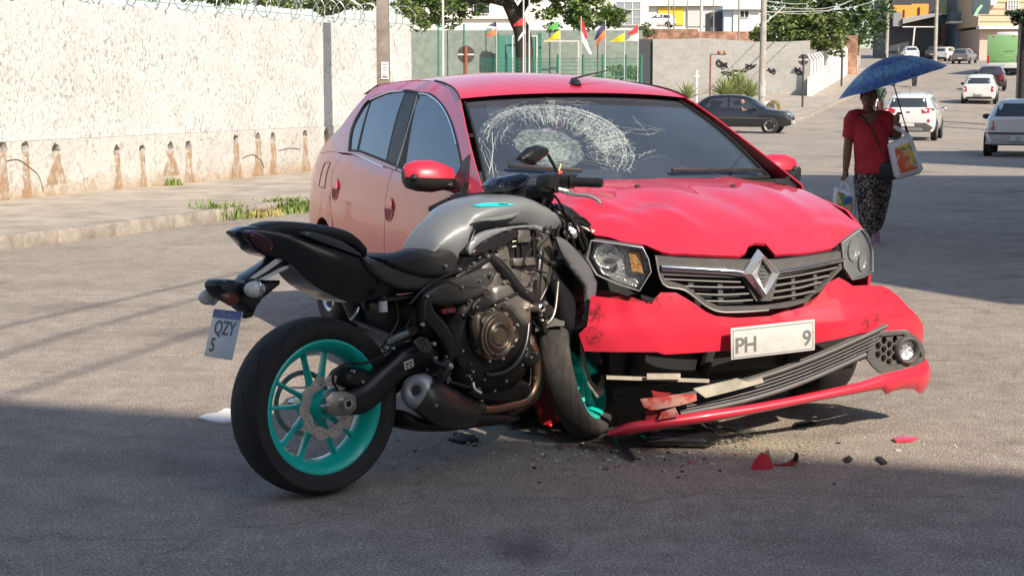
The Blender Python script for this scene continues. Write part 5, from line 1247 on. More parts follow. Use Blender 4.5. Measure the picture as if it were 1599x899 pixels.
puff('master_cylinder', [(846, 286), (850, 274), (868, 270), (884, 276), (886, 296), (866, 302), (850, 298)], -.17, .03, .015, M_SATIN, back=.03)
rod('brake_lever', [(872, 296, -.20), (888, 300, -.22), (898, 304, -.25), (918, 306, -.29), (932, 312, -.32), (939, 319, -.34)], [.010, .012, .007, .0075, .007, .006], mat('lever_alloy', (.60, .60, .60), .3, .8))
bolt(886, 302, -.235, .007)
rod('red_switch', [(872, 272, -.19), (878, 269, -.195)], .006, mat('switch_red', (.6, .04, .03), .4), smooth=0)
rod('mirror_bolt', [(873, 268, -.185), (876, 257, -.185)], .005, mat('brass', (.65, .55, .22), .3, .8), smooth=0)
ms = rod('mirror_stem', [(870, 268, -.18), (866, 260, -.185), (856, 242, -.19)], .006, M_SATIN)
mp2 = BF.sides([(806, 249), (812, 242), (824, 231), (838, 227), (852, 230), (857, 236), (853, 243), (833, 259), (822, 257)], -.19)
cxm = sum(p[0] for p in mp2)/len(mp2)
MB().inflate(mp2, lambda a, b, t: V((a, -.19-t, b)), .028, .03, .004, .010).build('mirror', M_SATIN, ms, smooth=35)
MB().inflate(BF.sides([(762, 290), (772, 279), (806, 271), (818, 272), (816, 284), (804, 296), (780, 300), (764, 298)], 0), lambda a, b, t: V((a, t, b)), .06, .03, .035, .012).build('instrument_panel', mat('display_blue_black', (.02, .028, .05), .18, coat=.6), bike, smooth=45)
puff('ignition_housing', [(816, 300), (830, 288), (856, 292), (862, 312), (846, 326), (826, 322)], -.05, .03, .02, M_ENGD, back=.12)
# crushed headlamp unit, radiator shroud and loose plastic between bike and car
puff('headlamp_unit', [(856, 330), (876, 318), (905, 340), (922, 362), (925, 392), (905, 402), (880, 380), (862, 352)], .02, .05, .03, M_ENGD, back=.10)
MB().ball(bp(893, 362, -.06), (.035, .03, .035), 12).build('headlamp_lens', M_REFL, bike, smooth=60)
for k, (u0, v0, u1, v1, y, r_) in enumerate([(868, 322, 905, 372, -.08, .008), (880, 330, 918, 390, -.06, .010), (872, 345, 900, 398, -.1, .006), (900, 345, 925, 370, -.05, .005), (885, 338, 922, 352, -.05, .006)]):
    rod('broken_stay', [(u0, v0, y), ((u0+u1)/2+6, (v0+v1)/2-4, y-.01), (u1, v1, y)], r_, M_SATIN if k % 2 else M_ENGD)
plate('broken_fairing', [(905, 352), (936, 362), (944, 366), (925, 364)], -.06, .01, mat('white_plastic', (.6, .58, .52), .5))
shr = puff('radiator_shroud', [(868, 372), (884, 376), (905, 398), (925, 424), (932, 440), (928, 470), (922, 500), (917, 512), (916, 480), (914, 450), (900, 430), (884, 408)], -.20, .012, .012, mat('shroud_grey', (.105, .105, .115), .45), k=2, back=.012, res=.01)
puff('radiator_cowl', [(852, 408), (884, 402), (912, 440), (916, 480), (912, 512), (884, 520), (868, 470), (856, 440)], -.10, .03, .03, M_SATIN, k=2, back=.05, res=.015)
plate('radiator', [(848, 412), (884, 420), (900, 480), (880, 540), (850, 520), (842, 460)], -.06, .16, M_ENGD, bev=.006)
rod('fork_brace', [(872, 440, -.16), (868, 480, -.17), (862, 498, -.175), (854, 506, -.175)], .006, M_CASE)
puff('horn', [(828, 480), (842, 468), (856, 478), (856, 492), (840, 500)], -.12, .05, .02, M_SATIN, back=.04)
MB().lathe([(.008, -.03), (.012, -.034), (.018, -.03), (.018, .02)], bp(839, 481, -.175), (0, 1, 0), 16).build('crash_bobbin', M_CASE, bike, smooth=40)
bolt(852, 474, -.175, .009); bolt(846, 500, -.15, .006)
for u, v in ((884, 460), (896, 470), (905, 446)): rod('hose', [(u, v, -.06), (u+8, v+14, -.07), (u+2, v+34, -.05)], .008, M_SATIN)

rk = random.Random(31)
for k in range(26):                                  # hoses and cables round the head and the engine
    u, v = rk.uniform(735, 880), rk.uniform(330, 470); y = rk.uniform(-.16, -.06)
    rod('cable', [(u, v, y), (u+rk.uniform(-16, 16), v+rk.uniform(10, 28), y-rk.uniform(0, .02)), (u+rk.uniform(-24, 24), v+rk.uniform(30, 60), y)], rk.choice((.003, .004, .006)), rk.choice((M_SATIN, M_ENGD, M_RUB, M_SATIN, M_CASE)), n=7)
for k in range(34): bolt(rk.uniform(690, 860), rk.uniform(400, 615), -.158-rk.uniform(0, .02), rk.uniform(.0035, .007))
for u, v in ((842, 300), (850, 316), (836, 318)): rod('cable', [(u, v, -.06), (u+24, v+30, -.12), (u+10, v+80, -.10), (u-10, v+120, -.11)], .005, M_RUB)
rod('throttle_cable', [(866, 290, -.16), (852, 306, -.14), (846, 330, -.12), (836, 352, -.1)], .006, M_RUB)
rod('brake_hose', [(856, 296, -.17), (876, 320, -.17), (886, 360, -.13), (880, 430, -.11)], .005, M_RUB)
plate('connector_block', [(808, 360), (828, 358), (830, 378), (810, 380)], -.165, .02, M_CASE)
plate('connector_block', [(772, 398), (792, 392), (796, 404), (776, 410)], -.15, .02, M_CASE)
for v in (362, 370, 378, 386): rod('coil_rib', [(800, v, -.155), (806, v-1, -.16)], .004, M_CASE, smooth=0)
# ================================================================ the walking woman
WP = gp(1362, 381); wd_yaw = math.atan2(-WP.y, -WP.x)     # she walks towards the viewer
PF = Frame(WP, wd_yaw+R(8))
M_SKIN = mat('skin', (.20, .095, .060), .5, var=.08, vscale=20)
M_SHIRT = mat('red_cotton', (.42, .025, .035), .85, var=.22, vscale=7, bump=1.0, bscale=8)
M_HAIR = mat('dark_hair', (.012, .009, .008), .5, var=.4, vscale=60)
M_SHOE = mat('lilac_shoe', (.30, .17, .25), .6)
tm, n_, N_, L_, p_ = nodes_mat('printed_trousers'); tc_ = N_('TexCoord')
v_ = N_('TexVoronoi'); v_.inputs['Scale'].default_value = 17; v_.feature = 'SMOOTH_F1'; v_.inputs['Smoothness'].default_value = .4
ns = N_('TexNoise'); ns.inputs['Scale'].default_value = 26; ns.inputs['Detail'].default_value = 3; ns.inputs['Distortion'].default_value = 1.8
L_(tc_.outputs['Object'], v_.inputs[0]); L_(tc_.outputs['Object'], ns.inputs[0])
c_ = ramp(N_, L_, ns.outputs['Fac'], [(.53, (.016, .014, .015)), (.57, (.42, .34, .30)), (.63, (.36, .25, .22)), (.67, (.018, .015, .016))])
L_(c_, p_.inputs['Base Color']); p_.inputs['Roughness'].default_value = .8
def remesh(o, vs, sm=True, it=4):
    r = o.modifiers.new('remesh', 'REMESH'); r.mode = 'VOXEL'; r.voxel_size = vs; r.use_smooth_shade = True
    q = o.modifiers.new('smooth', 'SMOOTH'); q.iterations = it; q.factor = .5
    return o
def pp(u, v, d=0): x_, z_ = None, None; y_, z_ = PF.front(u, v, d); return V((d, y_, z_))
# joints, from the photograph: x forward, y to her left (picture right)
H = 1.58
hip = pp(1364, 262, 0); neck = pp(1356, 172, .0); head = pp(1357, 152, .02)
shR, shL = pp(1333, 184, 0), pp(1383, 186, 0)
elR, wrR = pp(1325, 225, -.02), pp(1321, 266, .03)
elL, wrL = pp(1402, 212, .04), pp(1400, 192, .20)
kR, kL = pp(1352, 318, .10), pp(1377, 318, -.06)
anR, anL = pp(1357, 370, .12), pp(1368, 340, -.32)
anL.z = .13; kL = V((-.05, kL.y, .50)); kR = V((.08, kR.y, .47)); anR = V((.10, anR.y, .075))
wom = thing('person', 'woman in red t-shirt and patterned dark trousers walking under a blue umbrella', 'person', PF.M)
b = MB()
b.ball(head, (.092, .076, .112), 14); b.ball(head+V((.03, 0, -.055)), (.062, .055, .062), 12)                 # skull and jaw
b.ball(head+V((.098, 0, -.012)), (.018, .013, .022), 8); b.ball(head+V((.086, 0, -.062)), (.016, .026, .010), 8)  # nose, mouth
for s in (-1, 1):
    b.ball(head+V((.0, s*.078, -.005)), (.02, .012, .032), 8); b.ball(head+V((.080, s*.032, .018)), (.014, .018, .010), 8)
b.tube([head+V((-.01, 0, -.07)), neck, neck+V((-.01, 0, -.06))], [.052, .055, .075], 14)
b.tube([neck+V((0, 0, -.03)), (neck+hip)/2, hip], [.11, .13, .14], 16)
for sh_, el, wr in ((shR, elR, wrR), (shL, elL, wrL)):
    b.tube([neck+V((0, 0, -.06)), sh_, (sh_+el)/2, el, (el+wr)/2, wr], [.06, .062, .056, .046, .043, .030], 14, smooth=3)
for k_, an in ((kR, anR), (kL, anL)):
    h_ = hip+V((0, .09 if k_ is kL else -.09, -.03)); b.tube([h_, k_, an], [.09, .055, .04], 14)
def hand(wr, d, side, curl):
    """palm with four fingers curled round a handle and the thumb from the palm's side"""
    d = d.normalized(); s = side.normalized(); n = d.cross(s).normalized()
    c = wr+d*.045; b.ball(wr+d*.045, (.03, .03, .03), 8); b.tube([wr, wr+d*.035, wr+d*.075], [.027, .034, .030], 10, flat=.62)
    for k in range(4):
        r0 = wr+d*.075+s*(k-1.5)*.0175; L = (.068, .076, .072, .056)[k]; f = curl
        p1 = r0+d*L*.42*math.cos(f*.3)+n*L*.42*math.sin(f*.3); p2 = p1+d*L*.34*math.cos(f)+n*L*.34*math.sin(f); p3 = p2+d*L*.26*math.cos(f*1.7)+n*L*.26*math.sin(f*1.7)
        b.tube([wr+d*.05+s*(k-1.5)*.015, r0, p1, p2, p3], [.010, .0098, .009, .0085, .0075], 8)
    t0 = wr+d*.025-s*.026; b.tube([t0, t0-s*.022+d*.028+n*.012, t0-s*.014+d*.056+n*.032], [.012, .0105, .009], 8)
hand(wrR, V((.12, -.02, -1)), V((1, 0, .1)), 1.7)
hand(wrL, V((-.1, .10, 1)), V((1, .2, 0)), 1.6)
remesh(b.build('body', M_SKIN, wom, smooth=60), .0075, it=3)
# hair drawn back
hb = MB(); hb.ball(head+V((-.012, 0, .022)), (.100, .086, .108), 14); hb.ball(head+V((-.09, 0, -.03)), (.05, .06, .08), 10)
hb.v = [V((min(p.x, head.x+.062+.25*(p.z-head.z-.06)), p.y, max(p.z, head.z-.02-.5*(head.x+.05-p.x)))) for p in hb.v]
hb.build('hair', M_HAIR, wom, smooth=60)
# shirt
t = MB(); ch = neck.lerp(hip, .30); wa = neck.lerp(hip, .72)
def torso(mb, st, n=26, yo=0):
    mb.loft([[c+V((a*math.cos(q)*(1.0 if math.cos(q) < 0 else fx), w_*math.sin(q), .012*math.sin(3*q))) for q in [2*PI*k/n for k in range(n)]] for c, a, w_, fx in st])
torso(t, [(hip+V((0, 0, -.06)), .150, .195, 1.12), (hip+V((0, 0, .02)), .148, .190, 1.15), (wa, .140, .182, 1.18), (neck.lerp(hip, .5), .132, .180, 1.2), (ch, .125, .185, 1.15), (neck+V((-.005, 0, -.09)), .10, .185, 1.0), (neck+V((-.01, 0, -.045)), .085, .14, 1), (neck+V((-.01, 0, -.015)), .068, .075, 1)])
for sh_, el in ((shR, elR), (shL, elL)):
    t.tube([neck+V((0, 0, -.075)), sh_, sh_.lerp(el, .45), sh_.lerp(el, .78)], [.07, .085, .080, .078], 16, smooth=3)
remesh(t.build('shirt', M_SHIRT, wom, smooth=60), .011, it=5)
# trousers, loose with folds at the ankle
q_ = MB(); torso(q_, [(hip+V((0, 0, .01)), .138, .180, 1.05), (hip+V((0, 0, -.08)), .145, .190, 1), (hip+V((0, 0, -.16)), .14, .185, 1)])
for k_, an, sg in ((kR, anR, -1), (kL, anL, 1)):
    h_ = hip+V((0, sg*.085, -.10)); q_.tube([h_, h_.lerp(k_, .5), k_, k_.lerp(an, .4), k_.lerp(an, .75), an+V((0, 0, .03))], [.118, .108, .090, .085, .078, .070], 16, smooth=3)
remesh(q_.build('trousers', tm, wom, smooth=60), .012, it=4)
for an, tilt in ((anR, 0), (anL, -.5)):
    f = MB().inflate([(-.085, 0), (-.08, .05), (-.03, .075), (.03, .062), (.10, .038), (.15, .028), (.165, .006), (.155, -.004), (-.08, -.004)], lambda a, z, w_: V((a*math.cos(tilt)+z*math.sin(-tilt), w_, z*math.cos(tilt)+a*math.sin(tilt))), .042, .03, .02, .015)
    base = an.z-.07 if tilt == 0 else an.z-.09
    f.v = [p+V((an.x, an.y, base)) for p in f.v]; f.build('shoe', M_SHOE, wom, smooth=50)
# waist bag and its strap across the chest
hb_ = hip+V((.10, .12, -.02))
bagw = MB().inflate(spline([(-.10, -.09), (.10, -.09), (.115, .0), (.09, .08), (-.09, .08), (-.115, 0)], 3), lambda a, z, w_: hb_+V((w_+.02, a, z)), .05, .05, .02, .03).build('sling_bag', M_BLK, None, smooth=50)
bagw.matrix_world = PF.M; tag(bagw, 'small black sling bag hanging at the hip of the walking woman', 'bag')
sb = MB().tube([hb_+V((.03, -.02, .08)), ch+V((.165, .02, -.05)), ch+V((.13, -.07, .08)), neck+V((.05, -.11, -.04)), neck+V((-.05, -.12, -.06))], .009, 6, smooth=4); sb.build('strap', M_BLK, bagw, smooth=50)
# the umbrella
apex = at(1384, 91, WP.y-.15); hnd = at(1403, 203, WP.y-.22)
axu = (apex-hnd).normalized(); axu = (axu+V((-.13, -.06, 0))).normalized()
ue1 = axu.cross(V((0, 1, 0))).normalized(); ue2 = axu.cross(ue1)
um, n_, N_, L_, p_ = nodes_mat('blue_umbrella_cloth'); tc_ = N_('TexCoord')
ln = N_('VectorMath', operation='LENGTH'); L_(tc_.outputs['Object'], ln.inputs[0])
ns = N_('TexNoise'); ns.inputs['Scale'].default_value = 24; ns.inputs['Detail'].default_value = 4; ns.inputs['Distortion'].default_value = 2.5; L_(tc_.outputs['Object'], ns.inputs[0])
fl1 = ramp(N_, L_, ns.outputs['Fac'], [(.46, (0, 0, 0)), (.52, (1, 1, 1)), (.60, (.2, .2, .2)), (.64, (.9, .9, .9))])
band = ramp(N_, L_, ln.outputs['Value'], [(.24, (.1, .1, .1)), (.32, (1, 1, 1)), (.42, (1, 1, 1)), (.50, (.35, .35, .35))])
mk = mixc(N_, L_, 1.0, fl1, band, 'MULTIPLY')
ns2 = N_('TexNoise'); ns2.inputs['Scale'].default_value = 9; L_(tc_.outputs['Object'], ns2.inputs[0])
c_ = mixc(N_, L_, mk, ramp(N_, L_, ns2.outputs['Fac'], [(.4, (.006, .015, .11)), (.6, (.012, .036, .22))]), (.20, .42, .48))
L_(c_, p_.inputs['Base Color']); p_.inputs['Roughness'].default_value = .45
umb = thing('umbrella', 'blue patterned umbrella held tilted over the head of the walking woman', 'umbrella', Matrix.Translation(apex) @ Matrix((ue1, ue2, axu)).transposed().to_4x4())
NR, RU = 8, .565
def canopy(r, a):
    f = r/RU; ph = (a*NR/(2*PI)) % 1; sc = math.sin(PI*ph)
    return V((r*(1-.045*sc*f)*math.cos(a), r*(1-.045*sc*f)*math.sin(a), -.255*f**1.8+.018*sc*f*f*(1.2-f)))
grid(canopy, [RU*i/12+.002 for i in range(13)], [2*PI*k/64 for k in range(65)]).build('canopy', um, umb, smooth=70, fixn=False, weld=True)
for k in range(NR):
    a = 2*PI*k/NR; rb = MB().tube([canopy(RU*i/6+.003, a)+V((0, 0, -.006)) for i in range(7)], .0025, 5).build('rib', M_BOLT, umb)
    MB().tube([canopy(RU*.5, a)+V((0, 0, -.008)), V((0, 0, -.30))], .002, 5).build('strut', M_BOLT, rb)
Lh = (apex-hnd).length
MB().tube([(0, 0, .04), (0, 0, -Lh-.12)], .006, 8).build('shaft', M_BLK, umb)
MB().tube([(0, 0, -Lh+.02), (0, 0, -Lh-.14)], [.012, .014], 12).build('handle', M_BLK, umb)
# carrier bags printed with flowers
def print_mat(name, scale, off):
    m, n_, N_, L_, p_ = nodes_mat(name); tc_ = N_('TexCoord'); mp = N_('Mapping'); mp.inputs['Location'].default_value = off; L_(tc_.outputs['Object'], mp.inputs[0])
    ns = N_('TexNoise'); ns.inputs['Scale'].default_value = scale; ns.inputs['Detail'].default_value = 2; ns.inputs['Distortion'].default_value = .6; L_(mp.outputs[0], ns.inputs[0])
    sp_ = N_('SeparateColor'); L_(ns.outputs['Color'], sp_.inputs[0])
    c = ramp(N_, L_, sp_.outputs[0], [(.38, (.04, .12, .33)), (.44, (.20, .28, .36)), (.49, (.55, .52, .48)), (.54, (.62, .20, .07)), (.62, (.58, .10, .06))])
    c = mixc(N_, L_, ramp(N_, L_, sp_.outputs[1], [(.57, (0, 0, 0)), (.60, (1, 1, 1))]), c, (.06, .22, .07))
    c = mixc(N_, L_, ramp(N_, L_, sp_.outputs[2], [(.60, (0, 0, 0)), (.63, (1, 1, 1))]), c, (.60, .46, .06))
    L_(c, p_.inputs['Base Color']); p_.inputs['Roughness'].default_value = .35
    return m
M_BAGW = mat('white_plastic_film', (.66, .67, .70), .35, var=.12, vscale=9)
def carrier(px, d, m, label, hand_at, thick=.07):
    pl = [PF.front(u, v, d) for u, v in px]; c = V((d, sum(p[0] for p in pl)/len(pl), sum(p[1] for p in pl)/len(pl)))
    t = thing('shopping_bag', label, 'bag', PF.M @ Matrix.Translation(c), 'printed carrier bags')
    q = [(a-c.y, z-c.z) for a, z in pl]
    MB().inflate(q, lambda a, z, w_: V((w_*(1+.15*math.sin(30*a+9*z)), a, z)), thick, .10, .012, .02).build('bag_body', M_BAGW, t, smooth=60)
    MB().inflate(inset(q, .92), lambda a, z, w_: V((w_*(1+.15*math.sin(30*a+9*z))+.004, a, z)), thick*1.02, .10, .012, .02, both=False).build('printed_panel', m, t, smooth=60)
    h = PF.I @ (PF.M @ hand_at)-c
    for s in (-1, 1):
        top_ = sorted(q, key=lambda p: -p[1])[:2]; y0, z0 = top_[0]; y1, z1 = top_[1]
        MB().tube([(s*.02, y0*.7+y1*.3, z0*.7+z1*.3), h+V((s*.01, .012*s, -.02)), h+V((s*.01, -.012*s, -.02)), (s*.02, y0*.3+y1*.7, z0*.3+z1*.7)], .007, 6, smooth=4, flat=2).build('bag_handle', M_BAGW, t, smooth=50)
    return t
carrier([(1386, 226), (1416, 211), (1424, 214), (1442, 264), (1436, 272), (1402, 281), (1396, 276)], .17, print_mat('bag_print_large', 7, (3, 1, .2)), 'large plastic carrier bag printed with orange and blue flowers, held on the raised arm', wrL+V((0, 0, -.03)), .08)
carrier([(1304, 292), (1336, 300), (1338, 328), (1334, 342), (1304, 334), (1301, 312)], .06, print_mat('bag_print_small', 9, (.4, 2, 5)), 'small plastic carrier bag with orange print, held low in the lowered hand', wrR+V((0, 0, -.09)), .06)

# ================================================================ wreckage on the road
def shard(px, h, m, name, label, cat='debris', group='broken pieces scattered before the car', lift=.012, curl=.03, res=.03):
    P = [gp(u, v) for u, v in px]; c = sum(P, V())/len(P); q = [(p.x-c.x, p.y-c.y) for p in P]
    o = MB().inflate(q, lambda a, b, t: V((a, b, lift+t+curl*(.5+.5*math.sin(9*a+2))*(.4+b*2))), h, .12, .004, res).build(name, m, smooth=45)
    o.location = (c.x, c.y, 0)
    o.data.update(); zmin = min(v.co.z for v in o.data.vertices); o.location.z = -zmin+.001
    return tag(o, label, cat, group)
liner = shard([(985, 688), (1015, 678), (1060, 676), (1105, 684), (1128, 697), (1110, 704), (1060, 703), (1010, 703)], .040, M_TAIL, 'fairing_piece', 'curved black plastic fairing piece lying under the torn bumper', lift=.02, curl=.05)
MB().tube([(-.22, -.02, .01), (-.12, .03, .05), (.1, .05, .06), (.3, -.01, .02)], .006, 6, smooth=4).build('edge_rib', M_BLK, liner)
o = MB().tube([gp(968, 680)+V((0, 0, .03)), gp(966, 692)+V((0, 0, .05)), gp(972, 708)+V((0, 0, .03)), gp(990, 722)+V((0, 0, .012))], [.016, .024, .022, .01], 10, smooth=5, flat=.5).build('broken_strip', M_BLK, smooth=45)
tag(o, 'bent black plastic strip beside the front tyre of the motorcycle', 'debris', 'broken pieces scattered before the car')
# the red fender fragment standing on edge
c = gp(1212, 730)
rf = thing('bumper_fragment', 'torn red painted fragment with a raised flap, alone on the sunlit road', 'debris', c, 'broken pieces scattered before the car')
fx = lambda u, v: ((u-1212)/440., (730-v)/440.)
pl = [fx(*p) for p in ((1168, 728), (1174, 712), (1186, 700), (1198, 706), (1206, 728), (1204, 733), (1170, 732))]
MB().patch(pl, lambda a, b: (a, -.02+.09*b*b*10+.02*math.sin(20*a), b), .02, thick=.006).build('raised_flap', M_RED, rf, smooth=40)
pl = [fx(*p) for p in ((1200, 728), (1230, 726), (1246, 714), (1253, 710), (1252, 722), (1240, 733), (1200, 734))]
MB().patch(pl, lambda a, b: (a, .02+.3*b, max(.004, b*.8+.004)), .02, thick=.006).build('bent_tab', M_REDIN, rf, smooth=40)
pl = [fx(*p) for p in ((1192, 702), (1199, 698), (1208, 726), (1200, 728))]
MB().patch(pl, lambda a, b: (a, -.01, b), .03, thick=.005).build('torn_edge', M_BRK, rf, smooth=40)
MB().tube([(fx(1246, 716)[0], .03, .02), (fx(1248, 706)[0], .02, .05)], .008, 6).build('rubber_plug', M_BLK, rf)
shard([(1394, 688), (1410, 684), (1434, 686), (1424, 691), (1400, 692)], .008, M_RED, 'paint_chip', 'small red flake with a pale tip, apart from the other wreckage', res=.02, curl=.01)
shard([(1318, 719), (1326, 715), (1332, 720), (1324, 724)], .008, M_BLK, 'plastic_chip', 'tiny black chip lying near the shade edge of the road', res=.01, curl=.0)
shard([(1368, 717), (1376, 716), (1386, 725), (1378, 727)], .008, M_BLK, 'plastic_chip', 'narrow dark chip lying alone on the sunlit road', res=.01, curl=.0)
shard([(1240, 664), (1262, 659), (1276, 663), (1258, 672), (1244, 672)], .006, M_BLK, 'plastic_chip', 'flat dark scrap under the raised end of the bumper', res=.02, curl=.0)
shard([(700, 690), (715, 682), (740, 683), (748, 690), (726, 694)], .010, M_BLK, 'plastic_chip', 'dark scrap with red bits beneath the engine of the motorcycle', res=.02, curl=.0)
pa = shard([(310, 655), (322, 650), (340, 648), (352, 642), (372, 643), (374, 660), (350, 662), (330, 660)], .003, mat('paper_white', (.78, .77, .75), .8), 'paper_sheet', 'crumpled white paper lying on the road behind the rear tyre', 'paper', None, res=.03, curl=.008, lift=.002)
# red perforated lamp piece wedged behind the front tyre
lw = thing('broken_lamp', 'red perforated lamp piece wedged between front tyre and exhaust of the motorcycle', 'debris', None, 'broken pieces scattered before the car')
A = [at(u, v, 6.30) for u, v in ((838, 592), (848, 590), (862, 625), (884, 650), (868, 662), (846, 664), (832, 630))]
MB().prism([(p.x, p.z) for p in A], lambda a, b, t: V((a, 6.30+t, b)), 0, .03).build('lamp_shell', mat('dark_red_plastic', (.22, .008, .012), .3), lw, smooth=0)
for u, v, a, b_ in ((840, 604, 5, 11), (838, 626, 5, 7), (846, 642, 4, 7), (874, 652, 5, 5), (860, 664, 4, 3)):
    p = at(u, v, 6.285); MB().ball(p, (a/390, .008, b_/390), 8).build('lamp_cell', mat('bright_red_plastic', (.75, .02, .04), .25), lw, smooth=50)
# crumbs of glass, plastic and grit
rb_ = random.Random(9); mbg = MB(); mbr = MB(); mbk = MB()
for k in range(420):
    u = rb_.gauss(960, 170); v = rb_.triangular(668, 760, 695)
    if not 600 < u < 1560: continue
    p = gp(u, v); s = rb_.choice((.003, .004, .006, .009))*rb_.uniform(.6, 1.3)
    if .05 < p.x < .55 and p.y > 6.1 and rb_.random() < .5: continue
    m_ = rb_.choices((mbg, mbr, mbk), (6, 1, 3))[0]
    m_.box((p.x, p.y, s*.3), (s*rb_.uniform(.6, 2), s, s*.6), Matrix.Rotation(rb_.uniform(0, 6), 3, 'Z') @ Matrix.Rotation(rb_.uniform(-.4, .4), 3, 'X'))
for nm, m_, mt in (('glass_grit', mbg, mat('glass_crumb', (.62, .64, .60), .25)), ('paint_grit', mbr, M_RED), ('plastic_grit', mbk, M_BLK)):
    tag(m_.build(nm, mt, smooth=0), kind='stuff')

# stains on the road
def stain(name, col, pts, lo, hi, sc, z, rough=.5, label=None):
    m, n_, N_, L_, p_ = nodes_mat('stain_'+name); tc_ = N_('TexCoord'); p_.inputs['Base Color'].default_value = (*col, 1); p_.inputs['Roughness'].default_value = rough
    nz = N_('TexNoise'); nz.inputs['Scale'].default_value = sc; nz.inputs['Detail'].default_value = 8; nz.inputs['Roughness'].default_value = .7; L_(tc_.outputs['Object'], nz.inputs[0])
    g_ = N_('VectorMath', operation='LENGTH'); mp_ = N_('Mapping'); P = [gp(u, v) for u, v in pts]; c = sum(P, V())/len(P); hx_, hy_ = max(abs(p.x-c.x) for p in P), max(abs(p.y-c.y) for p in P)
    mp_.inputs['Scale'].default_value = (1/hx_, 1/hy_, 0); L_(tc_.outputs['Object'], mp_.inputs[0]); L_(mp_.outputs[0], g_.inputs[0])
    ad = N_('Math', operation='SUBTRACT'); L_(nz.outputs['Fac'], ad.inputs[0]); mu = N_('Math', operation='MULTIPLY', i1=.42); L_(g_.outputs['Value'], mu.inputs[0]); L_(mu.outputs[0], ad.inputs[1])
    L_(ramp(N_, L_, ad.outputs[0], [(lo, (0, 0, 0)), (hi, (.8, .8, .8))]), p_.inputs['Alpha'])
    o = MB().patch([(p.x-c.x, p.y-c.y) for p in P], lambda a, b: (a, b, 0), .2).build(name, m, smooth=0, fixn=False); o.location = (c.x, c.y, z)
    return tag(o, kind='structure')
stain('oil_stain', (.17, .16, .15), [(740, 880), (760, 835), (810, 815), (860, 825), (900, 850), (880, 885), (800, 895)], .12, .75, 5, .004)
stain('fluid_stain', (.045, .042, .04), [(770, 700), (800, 668), (900, 650), (1080, 650), (1240, 655), (1180, 690), (1010, 706), (880, 716)], .16, .34, 3.5, .004, .3)
stain('grit_patch', (.50, .43, .31), [(960, 740), (1000, 690), (1180, 655), (1330, 650), (1420, 690), (1330, 740), (1150, 752)], .36, .50, 60, .008, .9)
stain('grit_patch', (.48, .40, .27), [(690, 712), (720, 676), (790, 668), (880, 690), (860, 716), (770, 726)], .36, .50, 60, .008, .9)
# ================================================================ the far side of the street
def face(u0, v0, u1, v1, d, depth, m, name, parent=None, ground=False, smooth=0, bev=0):
    """a box whose front stands at distance d and fills these pixels"""
    a, b = at(u0, v0, d), at(u1, v1, d); z0 = gz(d)-1 if ground else b.z
    return MB().box(((a.x+b.x)/2, d+depth/2, (a.z+z0)/2), (b.x-a.x, depth, a.z-z0), bev=bev).build(name, m, parent, smooth=smooth)
def post(name, label, u, v0, v1, d, wpx, m, cat='pole', top=None, group=None, r2=None, lean=0):
    p = at(u, v1, d); b_ = V((p.x, d, gz(d)-.2)); t_ = at(u+lean, v0, d); r = wpx/2*d/F
    o = MB().tube([b_, t_], [r, r*(r2 or .8)], 14).build(name, m, smooth=50)
    return tag(o, label, cat, group)
M_GREENW = mat('pale_green_wall', (.20, .235, .205), .85, var=.22, vscale=2.5)
M_GREEN = mat('green_metal', (.035, .16, .11), .45, var=.2, vscale=6)
M_WHITE = mat('white_render', (.62, .61, .58), .85, var=.10, vscale=1.5)
bm, n_, N_, L_, p_ = nodes_mat('brick_red'); tc_ = N_('TexCoord'); sx = N_('SeparateXYZ'); cx_ = N_('CombineXYZ'); L_(tc_.outputs['Object'], sx.inputs[0]); L_(sx.outputs[0], cx_.inputs[0]); L_(sx.outputs[2], cx_.inputs[1])
bt = N_('TexBrick'); bt.inputs['Scale'].default_value = 2.2; bt.inputs['Color1'].default_value = (.30, .10, .05, 1); bt.inputs['Color2'].default_value = (.42, .20, .11, 1); bt.inputs['Mortar'].default_value = (.34, .29, .24, 1); bt.inputs['Mortar Size'].default_value = .03; L_(cx_.outputs[0], bt.inputs[0])
nz = N_('TexNoise'); nz.inputs['Scale'].default_value = 1.6; nz.inputs['Detail'].default_value = 8; L_(tc_.outputs['Object'], nz.inputs[0])
L_(mixc(N_, L_, 1.0, bt.outputs[0], ramp(N_, L_, nz.outputs['Fac'], [(.35, (.45, .45, .45)), (.65, (1.1, 1.1, 1.1))]), 'MULTIPLY'), p_.inputs['Base Color']); p_.inputs['Roughness'].default_value = .9
M_BRICK = bm
M_YEL = mat('yellow_door', (.60, .42, .04), .6)
M_PIPE = mat('pale_pipe', (.50, .49, .46), .5)
M_BARK = mat('bark', (.045, .035, .028), .95, var=.4, vscale=6, bump=.6, bscale=14)
M_RUSTP = mat('rust_red_post', (.26, .075, .045), .6)
M_SIGNB = mat('sign_back', (.055, .045, .045), .6)
# ---- the lamp post by the white wall, its shade falls on the wall
PX = V((-2.27, 27.4, -.24))
pole = thing('utility_pole', 'dark square concrete pole with a white notice, beside the white wall', 'pole', PX)
MB().loft([[V((x*k, y*k, z)) for x, y in ((-.108, -.10), (.108, -.10), (.108, .10), (-.108, .10))] for z, k in ((0, 1.12), (9, .72))]).build('shaft', M_POLE, pole, bev=.015)
n0 = at(601.5, 111, 27.28)-PX
nt_ = MB().box(n0, (.13, .006, .30)).build('notice', mat('paper_notice', (.66, .65, .66), .7), pole, smooth=0)
for k in range(5): MB().box(n0+V((-.012*(k % 2), -.0045, .10-.045*k-(.03 if k > 2 else 0))), (.09-.02*(k % 2), .003, .012 if k != 4 else .03)).build('notice_line', mat('notice_ink', (.12, .12, .13), .7), nt_, smooth=0)
